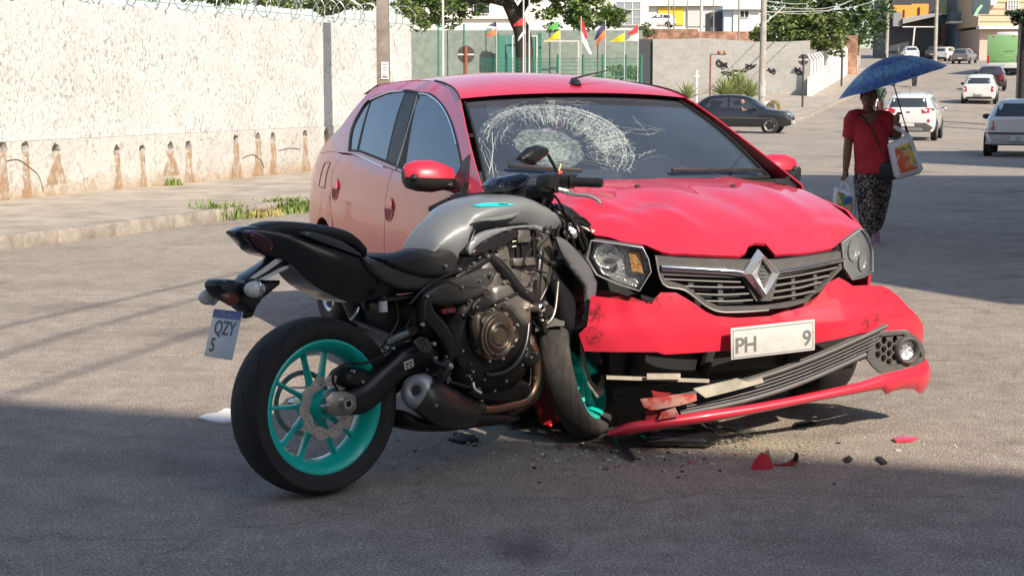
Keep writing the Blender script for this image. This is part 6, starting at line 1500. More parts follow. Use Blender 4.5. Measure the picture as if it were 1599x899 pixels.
# ---- cables high over the road, which draw faint lines of shade on it
for i, (a, b, lab) in enumerate([((0, 505), (330, 435), 'thick overhead cable strung highest above the road'), ((0, 545), (280, 470), 'middle overhead cable above the road'), ((60, 590), (330, 505), 'lowest overhead cable above the road')]):
    h = 6.0+.35*i; p, q = gp(*a), gp(*b); d = (q-p); d.z = 0; d.normalize(); k = h/math.tan(SUN_EL); o_ = V((SUN_H.x*k, SUN_H.y*k, h))
    c0_ = V((p.x, p.y, 0))+o_
    tag(MB().tube([c0_-d*14, c0_-d*4+V((0, 0, -.1)), c0_+d*8+V((0, 0, -.1)), c0_+d*26], .017, 6, smooth=4).build('overhead_cable', M_RUB), lab, 'cable', 'cables over the road')
# ---- green wall, gate and fence behind the car
gw = thing('green_wall', 'pale green rendered yard wall behind the flag poles', 'wall')
face(640, 48, 1003, 140, 103, .4, M_GREENW, 'wall_panel', gw, True)
for u in (700, 760, 860, 935): face(u, 45, u+9, 140, 102.9, .4, M_GREENW, 'pillar', gw, True)
gate = thing('yard_gate', 'green metal gate with panels set in the pale green wall', 'gate')
for u0, u1 in ((778, 792), (792, 806), (806, 826), (826, 842)): face(u0+.6, 56, u1-.6, 128, 101.6, .12, mat('gate_green', (.06, .20, .16), .5, var=.2, vscale=8), 'gate_panel', gate, True)
for u in (777, 843): face(u-3, 52, u+3, 128, 101.4, .3, M_GREEN, 'gate_post', gate, True)
wf = thing('rear_wall_frame', 'white framed doorway outline in the green wall', 'door frame')
for a in ((800, 56, 840, 58), (800, 58, 802, 128), (838, 58, 840, 128), (850, 64, 905, 66), (903, 66, 905, 128)): face(*a, 100.9, .08, M_PIPE, 'frame_bar', wf)
fence = thing('mesh_fence', 'low green wire mesh fence with round posts behind the red car', 'fence')
for u in (778, 826, 872, 911, 942, 978, 1002):
    b_ = at(u, 92, 84); MB().tube([V((b_.x, 84, gz(84)-.1)), at(u, 86, 84)], .075, 8).build('fence_post', M_GREEN, fence)
fm = MB()
for k in range(110):
    u = 752+k*2.3; fm.tube([V((at(u, 92, 84).x, 84, gz(84))), at(u, 92, 84)], .012, 3, False)
for k in range(6):
    fm.tube([at(752, 92+k*6, 84), at(1004, 92+k*6, 84)], .014, 3, False)
tag(fm.build('wire_mesh', M_GREEN, fence, smooth=0), kind='stuff')
for u, v0, lab in ((685, 40, 'tall thin green post beside the white wall end'), (725, 38, 'thin green post behind the round sign')):
    post('fence_pole', lab, u, v0, 120, 80, 3.4, M_GREEN, 'post', group='green posts by the yard')
post('flag_mast', 'tall white tapered mast between wall end and round sign', 692, -10, 120, 76, 5, M_PIPE, 'mast', r2=.7)
for u, lab in ((818, 'left of two close white masts by the gate'), (827, 'right of two close white masts by the gate')):
    post('flag_mast', lab, u, -12, 120, 78, 3, M_PIPE, 'mast')
# flags on bare poles
def flag(u, v0, v1, cloths, lab, d=79):
    t = thing('flag', lab, 'flag', V((at(u, v0, d).x, d, 0)), 'flags on poles by the yard')
    o = V((at(u, v0, d).x, d, 0))
    MB().tube([V((0, 0, gz(d))), at(u, v0, d)-o], .022, 6).build('flag_pole', M_PIPE, t)
    for pts, col in cloths:
        m = mat('flag_%s' % '_'.join(str(int(c*100)) for c in col), col, .7)
        pl = [(at(a, b, d).x-o.x, at(a, b, d).z) for a, b in pts]
        MB().patch(pl, lambda a, b: (a, .10*math.sin(5*a+3*b), b), .12, thick=.012, nrm=(0, -1, 0)).build('cloth', m, t, smooth=50, fixn=False)
RED_, WH_, YE_, GR_, BL_, OR_ = (.55, .02, .03), (.72, .72, .72), (.72, .58, .02), (.06, .28, .05), (.03, .03, .08), (.62, .14, .05)
flag(776, 34, 120, [([(776, 34), (762, 41), (776, 43)], BL_), ([(776, 44), (766, 52), (757, 58), (776, 56)], OR_)], 'faded orange flag under a dark one on a pole by the gate')
flag(821, 26, 120, [([(821, 26), (806, 36), (802, 42), (821, 40)], RED_), ([(821, 44), (810, 60), (809, 66), (821, 52)], WH_)], 'red flag over a white one on a pole near the tree trunk')
flag(875, 38, 120, [([(875, 47), (862, 57), (853, 66), (875, 61)], YE_), ([(873, 34), (858, 42), (854, 47), (872, 47)], GR_)], 'bright yellow flag under a green one')
flag(908, 26, 120, [([(908, 26), (914, 42), (919, 60), (914, 62), (909, 48)], RED_), ([(909, 50), (916, 64), (925, 86), (920, 84), (910, 66)], WH_)], 'red flag hanging over a long white one')
flag(946, 32, 120, [([(946, 32), (934, 48), (928, 64), (932, 62), (946, 46)], BL_), ([(946, 44), (934, 60), (928, 80), (932, 72), (946, 58)], OR_)], 'dark blue flag hanging over an orange one')
flag(976, 44, 120, [([(976, 52), (962, 60), (952, 66), (976, 66)], YE_)], 'plain yellow flag on a pole near the dark gate')
flag(997, 38, 125, [([(997, 38), (987, 48), (979, 56), (997, 52)], RED_), ([(997, 53), (985, 58), (978, 65), (997, 65)], WH_)], 'red flag over a broad white one next to the dark gate')
def disc_sign(u, v, r, vb, d, lab, m_post):
    t = thing('road_sign', lab, 'sign', V((at(u, v, d).x, d, 0)), 'round signs seen from behind'); o = V((at(u, v, d).x, d, 0)); c = at(u, v, d)-o; k = d/F
    MB().lathe([(.001, -.01), (r*k, -.01), (r*k, .01), (.001, .01)], c, (0, 1, 0), 28).build('sign_disc', M_SIGNB, t, smooth=30)
    MB().box(c+V((0, -.02, 0)), (r*2*k*.96, .01, 2.4*k)).build('sign_bracket', M_PIPE, t, smooth=0)
    MB().tube([V((0, -.05, gz(d)-.1)), c+V((0, -.05, r*k*.9))], 2.6*k if r > 10 else 1.6*k, 8).build('sign_post', m_post, t)
disc_sign(728, 86, 13.5, 130, 72, 'large round sign seen from behind on a rust red post by the green wall', M_RUSTP)
disc_sign(1255, 94, 8.5, 174, 75, 'round sign back on a thin post in front of the grey wall corner', M_SIGNB)
disc_sign(1315.5, 85, 6, 142, 98, 'round sign back by the white pillar fence', M_SIGNB)
# ---- grey wall across the side street
A_, B_ = gp(1265, 153), V((at(1020, 132, 89).x, 89, 1.0)); A_.z -= .1
gdir = (B_-A_); gdir.z = 0; gl = gdir.length; gdir.normalize(); gyaw = math.atan2(gdir.y, gdir.x)
grey = thing('concrete_wall', 'weathered grey concrete wall with black graffiti scribbles', 'wall', Matrix.Translation(A_) @ Matrix.Rotation(gyaw, 4, 'Z'))
GF = Frame(A_, gyaw)
top_ = [GF.side(u, v, 0) for u, v in ((1265, 64), (1225, 66), (1180, 66), (1140, 63), (1100, 60), (1060, 62), (1020, 62))]
MB().prism([(0, -.7), *[(x, z) for x, z in top_], (gl, -.7)], lambda a, b, t: V((a, t, b)), -.3, 0).build('wall_panel', M_CONC, grey, smooth=0)
ink = mat('graffiti_black', (.03, .03, .032), .8); rgf = random.Random(5)
def scribble(cu, cv, w_, h_, n):
    pts = []
    for k in range(n):
        a = k*1.9+rgf.uniform(-.5, .5); pts.append((cu+w_*math.cos(a)*rgf.uniform(.3, 1), cv+h_*math.sin(a*1.3)*rgf.uniform(.3, 1)))
    q = [GF.side(u, v, .01) for u, v in pts]; MB().tube([(a, .012, b) for a, b in q], .028, 4, smooth=5).build('graffiti', ink, grey)
for a in ((1128, 102, 10, 9, 16), (1172, 106, 12, 6, 12), (1160, 112, 18, 3, 8), (1206, 112, 8, 8, 10), (1248, 112, 8, 8, 9), (1140, 116, 16, 4, 9)): scribble(*a)
dg_ = thing('dark_gate', 'dark grey sliding gate panel at the end of the concrete wall', 'gate')
face(999, 62, 1020, 133, 89.2, .25, mat('dark_grey_metal', (.045, .05, .055), .5, var=.2, vscale=5), 'gate_panel', dg_, True)
# ---- white fence of pillars running up the street
C0, C1 = gp(1264, 155), V((at(1338, 108, 133).x, 133, gz(133)))
pf = thing('pillar_fence', 'white fence of bent concrete pillars on a low wall beside the grey wall', 'fence')
cd_ = C1-C0; cn = V((-cd_.y, cd_.x, 0)).normalized(); Lp = cd_.length
MB().loft([[p+cn*s for s, p in ((-.12, p_), (.12, p_), (.12, p_+V((0, 0, h))), (-.12, p_+V((0, 0, h))))] for p_, h in ((C0+V((0, 0, -.3)), 1.5), (C1+V((0, 0, -.3)), 1.5))]).build('low_wall', M_WHITE, pf, smooth=0)
for k in range(24):
    p_ = C0.lerp(C1, (k+.4)/24)+V((0, 0, 1.2)); MB().tube([p_, p_+V((0, 0, .85)), p_+V((-.25, -.1, 1.15))], .10, 6).build('pillar', M_WHITE, pf, smooth=30)
# ---- pavement corner with plants
crn = [gp(1062, 190), gp(1140, 196), gp(1228, 194), gp(1258, 187), gp(1293, 170)]
far_ = [C1+V((4.5, 0, 0)), C1+V((-14, 6, 0)), V((-10, 112, 0)), V((-6, 100, 0)), V((2, 78, 0))]
pv2 = slab('pavement', [(p.x, p.y) for p in crn+far_], .14)
for a, b in zip(crn, crn[1:]):
    k = max(1, int((b-a).length/1.2))
    for i in range(k):
        p, q = a.lerp(b, i/k), a.lerp(b, (i+.97)/k); MB().bar((p.x, p.y, gz(p.y)+.06), (q.x, q.y, gz(q.y)+.06), .16, .2, bev=.02).build('kerb_stone', M_KERB, pv2)
M_AGA = mat('agave_leaf', (.26, .30, .10), .5, var=.35, vscale=5)
def agave(u, v, d, r, n, lab, seed):
    rn = random.Random(seed); b_ = at(u, v, d); t = thing('agave_plant', lab, 'plant', b_, 'spiky plants on the corner')
    for k in range(n):
        a = k*2.399; el = R(82-70*((k+.5)/n)**.8); L = r*rn.uniform(.8, 1.1); dd_ = V((math.cos(a)*math.cos(el), math.sin(a)*math.cos(el), math.sin(el))); s = V((-math.sin(a), math.cos(a), 0))*.05*r
        m_ = dd_*L*.5+V((0, 0, .04)); e = dd_*L+V((0, 0, -.06*L*math.cos(el)))
        MB().add([-s*.6, s*.6, m_+s, e, m_-s, m_+V((0, 0, -.03))], [(0, 1, 2, 5), (0, 5, 4), (5, 2, 3), (5, 3, 4), (0, 4, 2, 1)]).build('leaf', M_AGA, t, smooth=0)
agave(1073, 156, 72, 1.05, 34, 'small dark agave standing apart behind the black hatchback', 1)
agave(1132, 154, 74, 1.25, 46, 'agave at the near side of the spiky clump in front of the graffiti', 2)
agave(1150, 152, 77, 1.65, 56, 'tallest yellow green agave at the middle of the clump', 3)
agave(1172, 153, 74, 1.15, 40, 'agave next to the concrete utility pole', 4)
cr = thing('white_cross_post', 'thin white cross shaped post beside the small agave', 'post', at(1088.5, 160, 73)); k_ = 73/F
MB().box((0, 0, 24*k_), (3*k_, .06, 50*k_)).build('upright', M_WHITE, cr, smooth=0); MB().box((0, -.01, 40*k_), (8*k_, .05, 2*k_)).build('arm', M_WHITE, cr, smooth=0)
lp = thing('short_lamp_post', 'rust red post with a side arm and two small lamps, against the grey wall', 'lamp post', at(1109, 150, 76)); k_ = 76/F
MB().tube([(0, 0, -.3), (0, 0, 63*k_)], 1.3*k_, 8).build('post', M_RUSTP, lp); MB().tube([(0, 0, 63*k_), (24*k_, 0, 63*k_)], .8*k_, 6).build('arm', M_SIGNB, lp)
for x, c in ((13, (.35, .06, .07)), (22, (.55, .22, .08))): MB().ball((x*k_, 0, 66*k_), 3*k_, 8).build('lamp', mat('lamp_%d' % x, c, .4), lp, smooth=60)
up = thing('utility_pole', 'round weathered concrete pole standing between agave and black car', 'pole', V((at(1190, 168, 70).x, 70, gz(70)))); k_ = 70/F
MB().tube([(0, 0, -.2), (0, 0, 7.5)], [5.6*k_, 4.2*k_], 16).build('shaft', mat('old_concrete', (.36, .33, .29), .9, var=.3, vscale=3), up)
MB().tube([(0, -.02, .9), (0, -.02, 1.6)], 5.75*k_, 16, False).build('paper_remnant', mat('old_poster', (.52, .50, .46), .9, col2=(.30, .27, .24), vscale=8), up)
MB().tube([(0, 0, 4.1), (.9, 0, 4.9)], .03, 6).build('stay', M_PIPE, up)
for k, (v0, u1, v1) in enumerate(((10, 1345, -4), (19, 1330, 2), (20, 1400, -10), (2, 1300, -12))):
    tag(MB().tube([at(1191, v0, 70), (at(1191, v0, 70)+at(u1, v1, 120))/2+V((0, 0, -.5)), at(u1, v1, 120)], .02, 5, smooth=5).build('overhead_cable', M_PIPE), ('topmost', 'second', 'third', 'lowest')[k]+' wire running from the round concrete pole over the trees', 'cable', 'wires at the round pole')
ty = thing('painted_tyre', 'upright old tyre with yellow paint on the corner pavement', 'tyre', at(1208, 176, 70)+V((0, 0, .0)))
tr_ = MB().lathe([(.19, -.09), (.27, -.11), (.33, -.07), (.34, 0), (.33, .07), (.27, .11), (.19, .09)], (0, 0, .2), (.35, 1, 0), 28, True); tr_.build('tyre_body', mat('tyre_dirty_yellow', (.30, .22, .08), .8, col2=(.04, .035, .03), vscale=6), ty, smooth=50)
MB().box((-.3, .25, .25), (.75, .3, .5), Matrix.Rotation(.2, 3, 'Z'), .02).build('white_block', M_WHITE, ty)
# ---- trees
def tree(name, label, base, limbs, clumps, leaf, cols, seed, n, group='trees behind the walls', trunk=True):
    """clumps: (centre, radii); limbs: lists of (point, radius)"""
    rn = random.Random(seed); t = thing(name, label, 'tree', base, group)
    tb = MB()
    for L in limbs: tb.tube([V(p)-base for p, r in L], [r for p, r in L], 9, smooth=4)
    if limbs: tb.build('trunk', M_BARK, t, smooth=50)
    for ci, col in enumerate(cols):
        mb = MB(); vs = []; fs = []
        tot = sum(r[0]*r[1]*r[2] for c, r in clumps)
        for c, r in clumps:
            for _ in range(int(n/len(cols)*r[0]*r[1]*r[2]/tot)+1):
                d = V((rn.gauss(0, 1), rn.gauss(0, 1), rn.gauss(0, 1))).normalized()*rn.uniform(.35, 1)**.5
                p = V((c[0]+d.x*r[0], c[1]+d.y*r[1], c[2]+d.z*r[2]))-base
                p += V((noise.noise(p*.9), noise.noise(p*.9+V((9, 0, 0))), noise.noise(p*.9+V((0, 9, 0)))))*r[0]*.35
                if noise.noise(p*1.1+V((seed, 0, 0))) < -.12: continue
                a = V((rn.gauss(0, 1), rn.gauss(0, 1), rn.gauss(0, .7))).normalized(); b = a.cross(V((rn.gauss(0, 1), rn.gauss(0, 1), rn.gauss(0, 1)))).normalized()
                s = leaf*rn.uniform(.6, 1.3); k = len(vs)
                vs += [p-a*s, p-b*s*.42, p+a*s, p+b*s*.42]; fs.append((k, k+1, k+2, k+3))
        mb.add(vs, fs); mb.build('crown', mat('leaf_%s_%d' % (name, ci), col, .55, var=.35, vscale=2), t, smooth=0, fixn=False)
    return t
def clump_px(u, v, d, ru, rv, rd): p = at(u, v, d); k = d/F; return ((p.x, p.y, p.z), (ru*k, rd, rv*k))
b_ = V((at(820, 120, 88).x, 88, gz(88)))
tree('shade_tree', 'spreading yard tree with a dark leaning trunk behind the flags', b_, [[(b_, .55), (at(818, 62, 88), .50), (at(806, 30, 88), .42), (at(790, 0, 88), .36), (at(760, -25, 87), .25)], [(at(806, 30, 88), .3), (at(830, -5, 89), .22), (at(880, -30, 89), .14)], [(at(793, 6, 88), .25), (at(745, -2, 87), .17), (at(690, 8, 86), .09), (at(655, 12, 86), .05)], [(at(770, -5, 87), .15), (at(720, 12, 86), .08), (at(700, 26, 86), .04)]],
    [clump_px(*q) for q in ((665, 20, 86, 30, 22, 2.2), (700, 8, 86, 34, 18, 2.2), (735, 18, 86, 26, 12, 1.6), (700, 38, 86, 22, 10, 1.4), (655, 42, 85, 16, 9, 1.2), (760, -22, 87, 60, 22, 3), (660, -22, 86, 50, 24, 3), (850, -14, 88, 40, 18, 2.6), (850, 22, 87, 20, 12, 1.5), (890, 4, 88, 40, 26, 2.6), (930, 18, 88, 44, 24, 2.6), (960, 26, 88, 28, 18, 2), (905, 34, 87, 26, 12, 1.6), (900, -20, 88, 60, 22, 3), (865, 44, 87, 16, 7, 1), (525, 4, 60, 26, 9, 1.6), (575, 6, 60, 22, 9, 1.6), (480, 0, 60, 22, 6, 1.4))],
    .17, [(.075, .13, .022), (.13, .19, .035), (.04, .075, .015)], 11, 15000)
b_ = V((at(470, 100, 42).x, 42, gz(42)))
tree('yard_tree', 'leafy branches showing above the razor wire of the white wall', b_, [], [clump_px(*q) for q in ((250, -14, 40, 60, 10, 1.5), (330, -8, 40, 50, 12, 1.5), (400, -2, 41, 40, 11, 1.4), (455, 4, 42, 34, 12, 1.4), (510, 6, 42, 34, 13, 1.4), (560, 2, 42, 26, 14, 1.4), (620, 10, 43, 26, 16, 1.4), (650, 22, 43, 14, 12, 1))], .085, [(.10, .15, .03), (.17, .20, .06), (.05, .085, .02)], 15, 6500)
b_ = V((at(1250, 100, 98).x, 98, gz(98)))
tree('garden_tree', 'broad round olive green tree leaning over the grey wall', b_, [[(b_, .3), (at(1250, 50, 98), .22)], [(at(1250, 60, 98), .15), (at(1215, 40, 98), .07)]],
    [clump_px(*q) for q in ((1215, 50, 97, 32, 20, 2.2), (1250, 35, 98, 42, 24, 2.6), (1285, 48, 97, 36, 26, 2.4), (1300, 66, 96, 22, 18, 1.6), (1190, 58, 97, 20, 12, 1.4), (1262, 62, 96, 30, 16, 1.8), (1232, 66, 96, 24, 10, 1.4))], .19, [(.085, .13, .025), (.15, .18, .045), (.05, .085, .02)], 5, 9000)
b_ = V((at(1280, 60, 128).x, 128, gz(128)))
tree('street_tree', 'tall dark green trees rising behind the round olive tree', b_, [[(b_, .4), (at(1290, 20, 128), .3)]],
    [clump_px(*q) for q in ((1225, 10, 126, 34, 26, 3.5), (1270, 5, 126, 44, 34, 3.5), (1320, 18, 126, 44, 40, 3.5), (1350, 42, 124, 34, 34, 3), (1365, 15, 126, 28, 34, 3), (1330, 64, 122, 18, 16, 2), (1290, -20, 128, 90, 26, 4))], .24, [(.035, .075, .015), (.065, .115, .025), (.022, .05, .012)], 8, 11000)
b_ = V((at(1040, 60, 125).x, 125, gz(125)))
tree('low_shrub', 'small shrub beside the brick wall top near the flags', b_, [], [clump_px(*q) for q in ((1008, 48, 108, 16, 10, 1.2), (1192, 56, 100, 14, 9, 1))], .14, [(.07, .10, .03), (.12, .14, .05)], 3, 900)
b_ = V((at(1600, 90, 60).x, 60, gz(60)))
tree('overhanging_tree', 'dark tree branch hanging in at the right above the bus', b_, [[(b_, .2), (at(1602, 30, 60), .15)]], [clump_px(*q) for q in ((1596, 30, 60, 14, 16, .9), (1590, 22, 60, 18, 8, .8), (1602, 50, 60, 14, 20, .9))], .11, [(.04, .06, .025), (.025, .04, .018)], 6, 1600)
# low greenery seen past the fence
tree('yard_grass', 'pale green bushy growth behind the mesh fence near the dark gate', V((at(980, 130, 98).x, 98, gz(98))), [], [clump_px(*q) for q in ((965, 118, 98, 22, 12, 1), (990, 112, 98, 14, 12, 1), (940, 122, 98, 16, 8, 1))], .14, [(.12, .17, .05), (.18, .21, .08)], 4, 1500)
# ---- houses
def win(u0, v0, u1, v1, d, parent, m=None, bars=(2, 2), name='window', fr=None):
    o = face(u0, v0, u1, v1, d-.06, .1, m or M_SHUT, name, parent)
    for i in range(bars[0]+1):
        u = u0+(u1-u0)*i/bars[0]; face(u-.45, v0, u+.45, v1, d-.12, .08, fr or M_WHITE, 'window_bar', o)
    for j in range(bars[1]+1):
        v = v0+(v1-v0)*j/bars[1]; face(u0, v-.4, u1, v+.4, d-.14, .08, fr or M_WHITE, 'window_bar', o)
    return o
h1 = thing('white_house', 'white house with a gridded window, a yellow door and bare masts in front', 'house')
face(640, -60, 1012, 120, 170, 8, M_WHITE, 'wall', h1, True); face(1012, -60, 1190, 52, 185, 8, M_WHITE, 'wing', h1, True)
win(962, 4, 1001, 40, 169.8, h1, mat('pale_pane', (.22, .25, .27), .15), (3, 3)); face(1028, 13, 1068, 40, 184.8, .3, M_YEL, 'yellow_door', h1); face(1073, 12, 1128, 42, 184.8, .3, mat('pale_shutter', (.42, .43, .43), .7), 'shutter', h1)
face(640, 26, 800, 30, 169.5, .6, M_CREAM, 'eave', h1); face(1012, 8, 1190, 10, 184.2, .8, M_CREAM, 'ledge', h1)
for a in ((690, -4, 720, 18), (740, 0, 765, 22)): win(*a, 169.8, h1)
hut = thing('blue_hut', 'small pale blue hut with flat roof and one dark window', 'hut')
face(1131, 14, 1187, 52, 150, 5, mat('pale_blue_wall', (.50, .55, .62), .8), 'side_wall', hut, True); face(1146, 15, 1188, 50, 149.8, .3, M_WHITE, 'front_wall', hut, True)
face(1129, 9, 1192, 15.5, 149.2, 6, mat('pale_slab', (.58, .60, .62), .7), 'roof', hut); win(1156, 18, 1170, 28, 149.8, hut, None, (2, 1))
face(1110, 20, 1131, 50, 151, 4, mat('dark_shed', (.07, .075, .08), .7), 'shed', hut, True)
bw = thing('brick_wall', 'low rough brick wall running above the grey concrete wall', 'wall')
face(1000, 46, 1090, 80, 112, .3, M_BRICK, 'brickwork', bw, True); face(1090.5, 50, 1200, 80, 111, .3, M_BRICK, 'brickwork', bw, True); face(1310, 56, 1340, 75, 118, .3, M_BRICK, 'brickwork', bw, True)
for i, (u, v0, lab) in enumerate(((1045, -8, 'leftmost thin mast before the yellow door'), (1053, -8, 'thin mast close beside the first one'), (1074, -8, 'thin mast carrying small boxes right of the yellow door'), (1096, -6, 'thick pale concrete post behind the brick wall'), (1115, -8, 'mast next to the dark shed'), (1154.5, -8, 'mast rising from the grey wall before the blue hut'))):
    post('mast', lab, u, v0, 70, 118 if i < 5 else 96, (2.4, 2.2, 2, 6, 2.4, 3)[i], M_PIPE if i == 3 else M_POLE, 'mast', group='masts by the white house')
for u, lab, w_, d in ((1342, 'concrete pole at the end of the pillar fence', 5, 134), (1385, 'grey pole by the dark shop front', 5.5, 150), (1461, 'pale leaning pole among the parked cars', 6, 152)):
    post('utility_pole', lab, u, -10, 84, d, w_, mat('old_concrete', (.36, .33, .29), .9), 'pole', group='poles up the street', lean=3)
op = tag(face(1328, 55, 1336, 108, 128, .5, mat('orange_pillar', (.60, .17, .05), .7), 'orange_pillar', None, True), 'short orange painted pillar behind the umbrella', 'pillar')
M_ORA = mat('orange_panel', (.72, .26, .04), .6, var=.08, vscale=3)
sh_ = thing('orange_shop', 'shop with orange fascia above a deep dark front', 'shop')
face(1392, -20, 1456, 92, 176, 8, mat('shop_dark', (.035, .04, .05), .6, var=.3, vscale=2), 'front', sh_, True)
face(1396, 9, 1424, 30, 174, .5, M_ORA, 'fascia', sh_); face(1424, 7, 1450, 27, 174.2, .5, M_ORA, 'fascia', sh_); face(1411, 16, 1413, 30, 173.9, .1, M_BLK, 'fascia_post', sh_); face(1435, 12, 1437, 27, 174.0, .1, M_BLK, 'fascia_post', sh_)
face(1396, 20, 1408, 42, 173.5, .4, mat('grey_box', (.20, .20, .21), .7), 'side_panel', sh_)
MB().loft([[at(u, v, 173) for u, v in ((1410, 29), (1470, 20), (1472, 24), (1410, 38))], [at(u, v, 176) for u, v in ((1410, 29), (1470, 20), (1472, 24), (1410, 38))]]).build('awning', mat('awning_grey', (.26, .25, .25), .7), sh_, smooth=0)
face(1410, 42, 1460, 43.5, 172.8, .2, M_WHITE, 'rail', sh_); MB().tube([at(1429, 42, 172.6), at(1426, 72, 172.6)], .09, 8).build('rail_post', M_WHITE, sh_)
yb = thing('yellow_green_building', 'pale yellow green upper storey above a teal shop front', 'building')
face(1450, -30, 1500, 24, 180, 8, mat('pale_yellow_green', (.52, .54, .30), .8, var=.1), 'upper_wall', yb); face(1456, 24, 1500, 80, 180.5, 8, mat('teal_front', (.06, .17, .16), .7), 'lower_wall', yb, True)
face(1470, 38, 1490, 74, 180.2, .4, mat('terracotta', (.30, .16, .11), .8), 'doorway', yb, True)
gb = thing('grey_building', 'grey blue corner building with balcony between shops', 'building')
face(1496, -30, 1534, 90, 176, 9, mat('grey_blue_wall', (.22, .26, .32), .8, var=.15), 'wall', gb, True); face(1485, 20, 1508, 36, 174.5, 1.2, mat('glass_dim', (.10, .14, .18), .3), 'balcony_glass', gb); face(1484, 34, 1520, 37, 174, 1.8, M_CREAM, 'balcony_slab', gb)
face(1516, 42, 1528, 60, 175.6, .3, M_CREAM, 'panel', gb); face(1510, 58, 1530, 90, 175.4, .4, M_SHUT, 'entrance', gb, True)
sg = thing('green_shop_sign', 'dark hanging sign with a green and white swoosh', 'sign')
face(1521, -10, 1545, 23, 160, .3, mat('sign_dark_teal', (.03, .06, .07), .5), 'board', sg)
p_ = [at(u, v, 159.9) for u, v in ((1520, 25), (1526, 14), (1532, 8), (1535, 10), (1528, 20), (1526, 27))]
MB().prism([(p.x, p.z) for p in p_], lambda a, b, t: V((a, 159.9+t, b)), -.12, 0).build('swoosh', mat('swoosh_green', (.25, .50, .30), .5), sg, smooth=0)
bb_ = thing('beige_building', 'beige tiled building with one barred window behind the bus', 'building')
face(1531, -40, 1640, 42, 168, 9, mat('beige_tile', (.52, .40, .27), .75, var=.06), 'upper_wall', bb_); face(1531, 46, 1640, 100, 168.5, 9, mat('pink_wall', (.48, .36, .29), .8), 'lower_wall', bb_, True); face(1530, 41, 1640, 46, 167.2, 1.2, M_WHITE, 'ledge', bb_)
for v in (4, 14, 24, 34): face(1531.5, v, 1600, v+.6, 167.9, .12, mat('tile_joint', (.36, .28, .20), .8), 'tile_joint', bb_)
win(1574, 2, 1591, 16, 167.9, bb_, mat('pale_pane', (.22, .25, .27), .15), (4, 2)); face(1548, 0, 1557, 9, 167.3, .5, M_WHITE, 'air_conditioner', bb_)
aw = thing('lean_to_roof', 'sloping dark roof edge over the right side of the bus', 'roof')
MB().loft([[at(u, v, d) for u, v in ((1572, 30), (1604, 8), (1604, 14), (1573, 32))] for d in (62, 64)]).build('roof_sheet', M_BRK, aw, smooth=0)
face(1597, 14, 1606, 100, 63, .4, M_POLE, 'post', aw, True)

# houses lining the right side up the hill, beyond the frame
for i, (a0, a1, n0_, h, lab) in enumerate(((62, 74, 7, 6.5, 'low rendered house beside the road where the white hatchback climbs'), (80, 96, 6, 8, 'taller rendered house across from the white pillar fence'), (104, 124, 8, 9, 'long rendered house facing the bus'))):
    f_ = [street(a0, n0_), street(a1, n0_), street(a1, n0_+10), street(a0, n0_+10)]; g_ = gz((f_[0][1]+f_[1][1])/2)
    block('hill_house', lab, f_, h+g_, 2)
# ================================================================ vehicles up the street
M_CWIN = mat('car_window', (.035, .042, .05), .06, spec=.9)
M_TL = mat('tail_lens_red', (.42, .015, .02), .15, coat=.6)
M_HL = mat('clear_headlamp', (.72, .73, .72), .12, .3)
def paint(name, c, r=.3, metal=0): return mat(name, c, r, metal, coat=.8, var=.04, vscale=3)
def section(x, w, zb, belt, top, rw, n=7):
    """half section from the sill up to the crown"""
    h = [(w*.90, zb), (w*.97, zb+.10), (w, zb+.32*(belt-zb)+.05), (w*.995, zb+.7*(belt-zb)), (w*.955, belt)]
    if top-belt > .12: h += [(w*.955+(rw-w*.955)*.5, belt+(top-belt)*.48), (rw, top-.075), (rw*.86, top-.022), (rw*.45, top), (0, top+.006)]
    else: h += [(w*.90, belt+(top-belt)*.35), (w*.80, belt+(top-belt)*.62), (w*.62, belt+(top-belt)*.85), (w*.35, top-.004), (0, top)]
    return [V((x, -y, z)) for y, z in h]+[V((x, y, z)) for y, z in h[::-1][1:]]
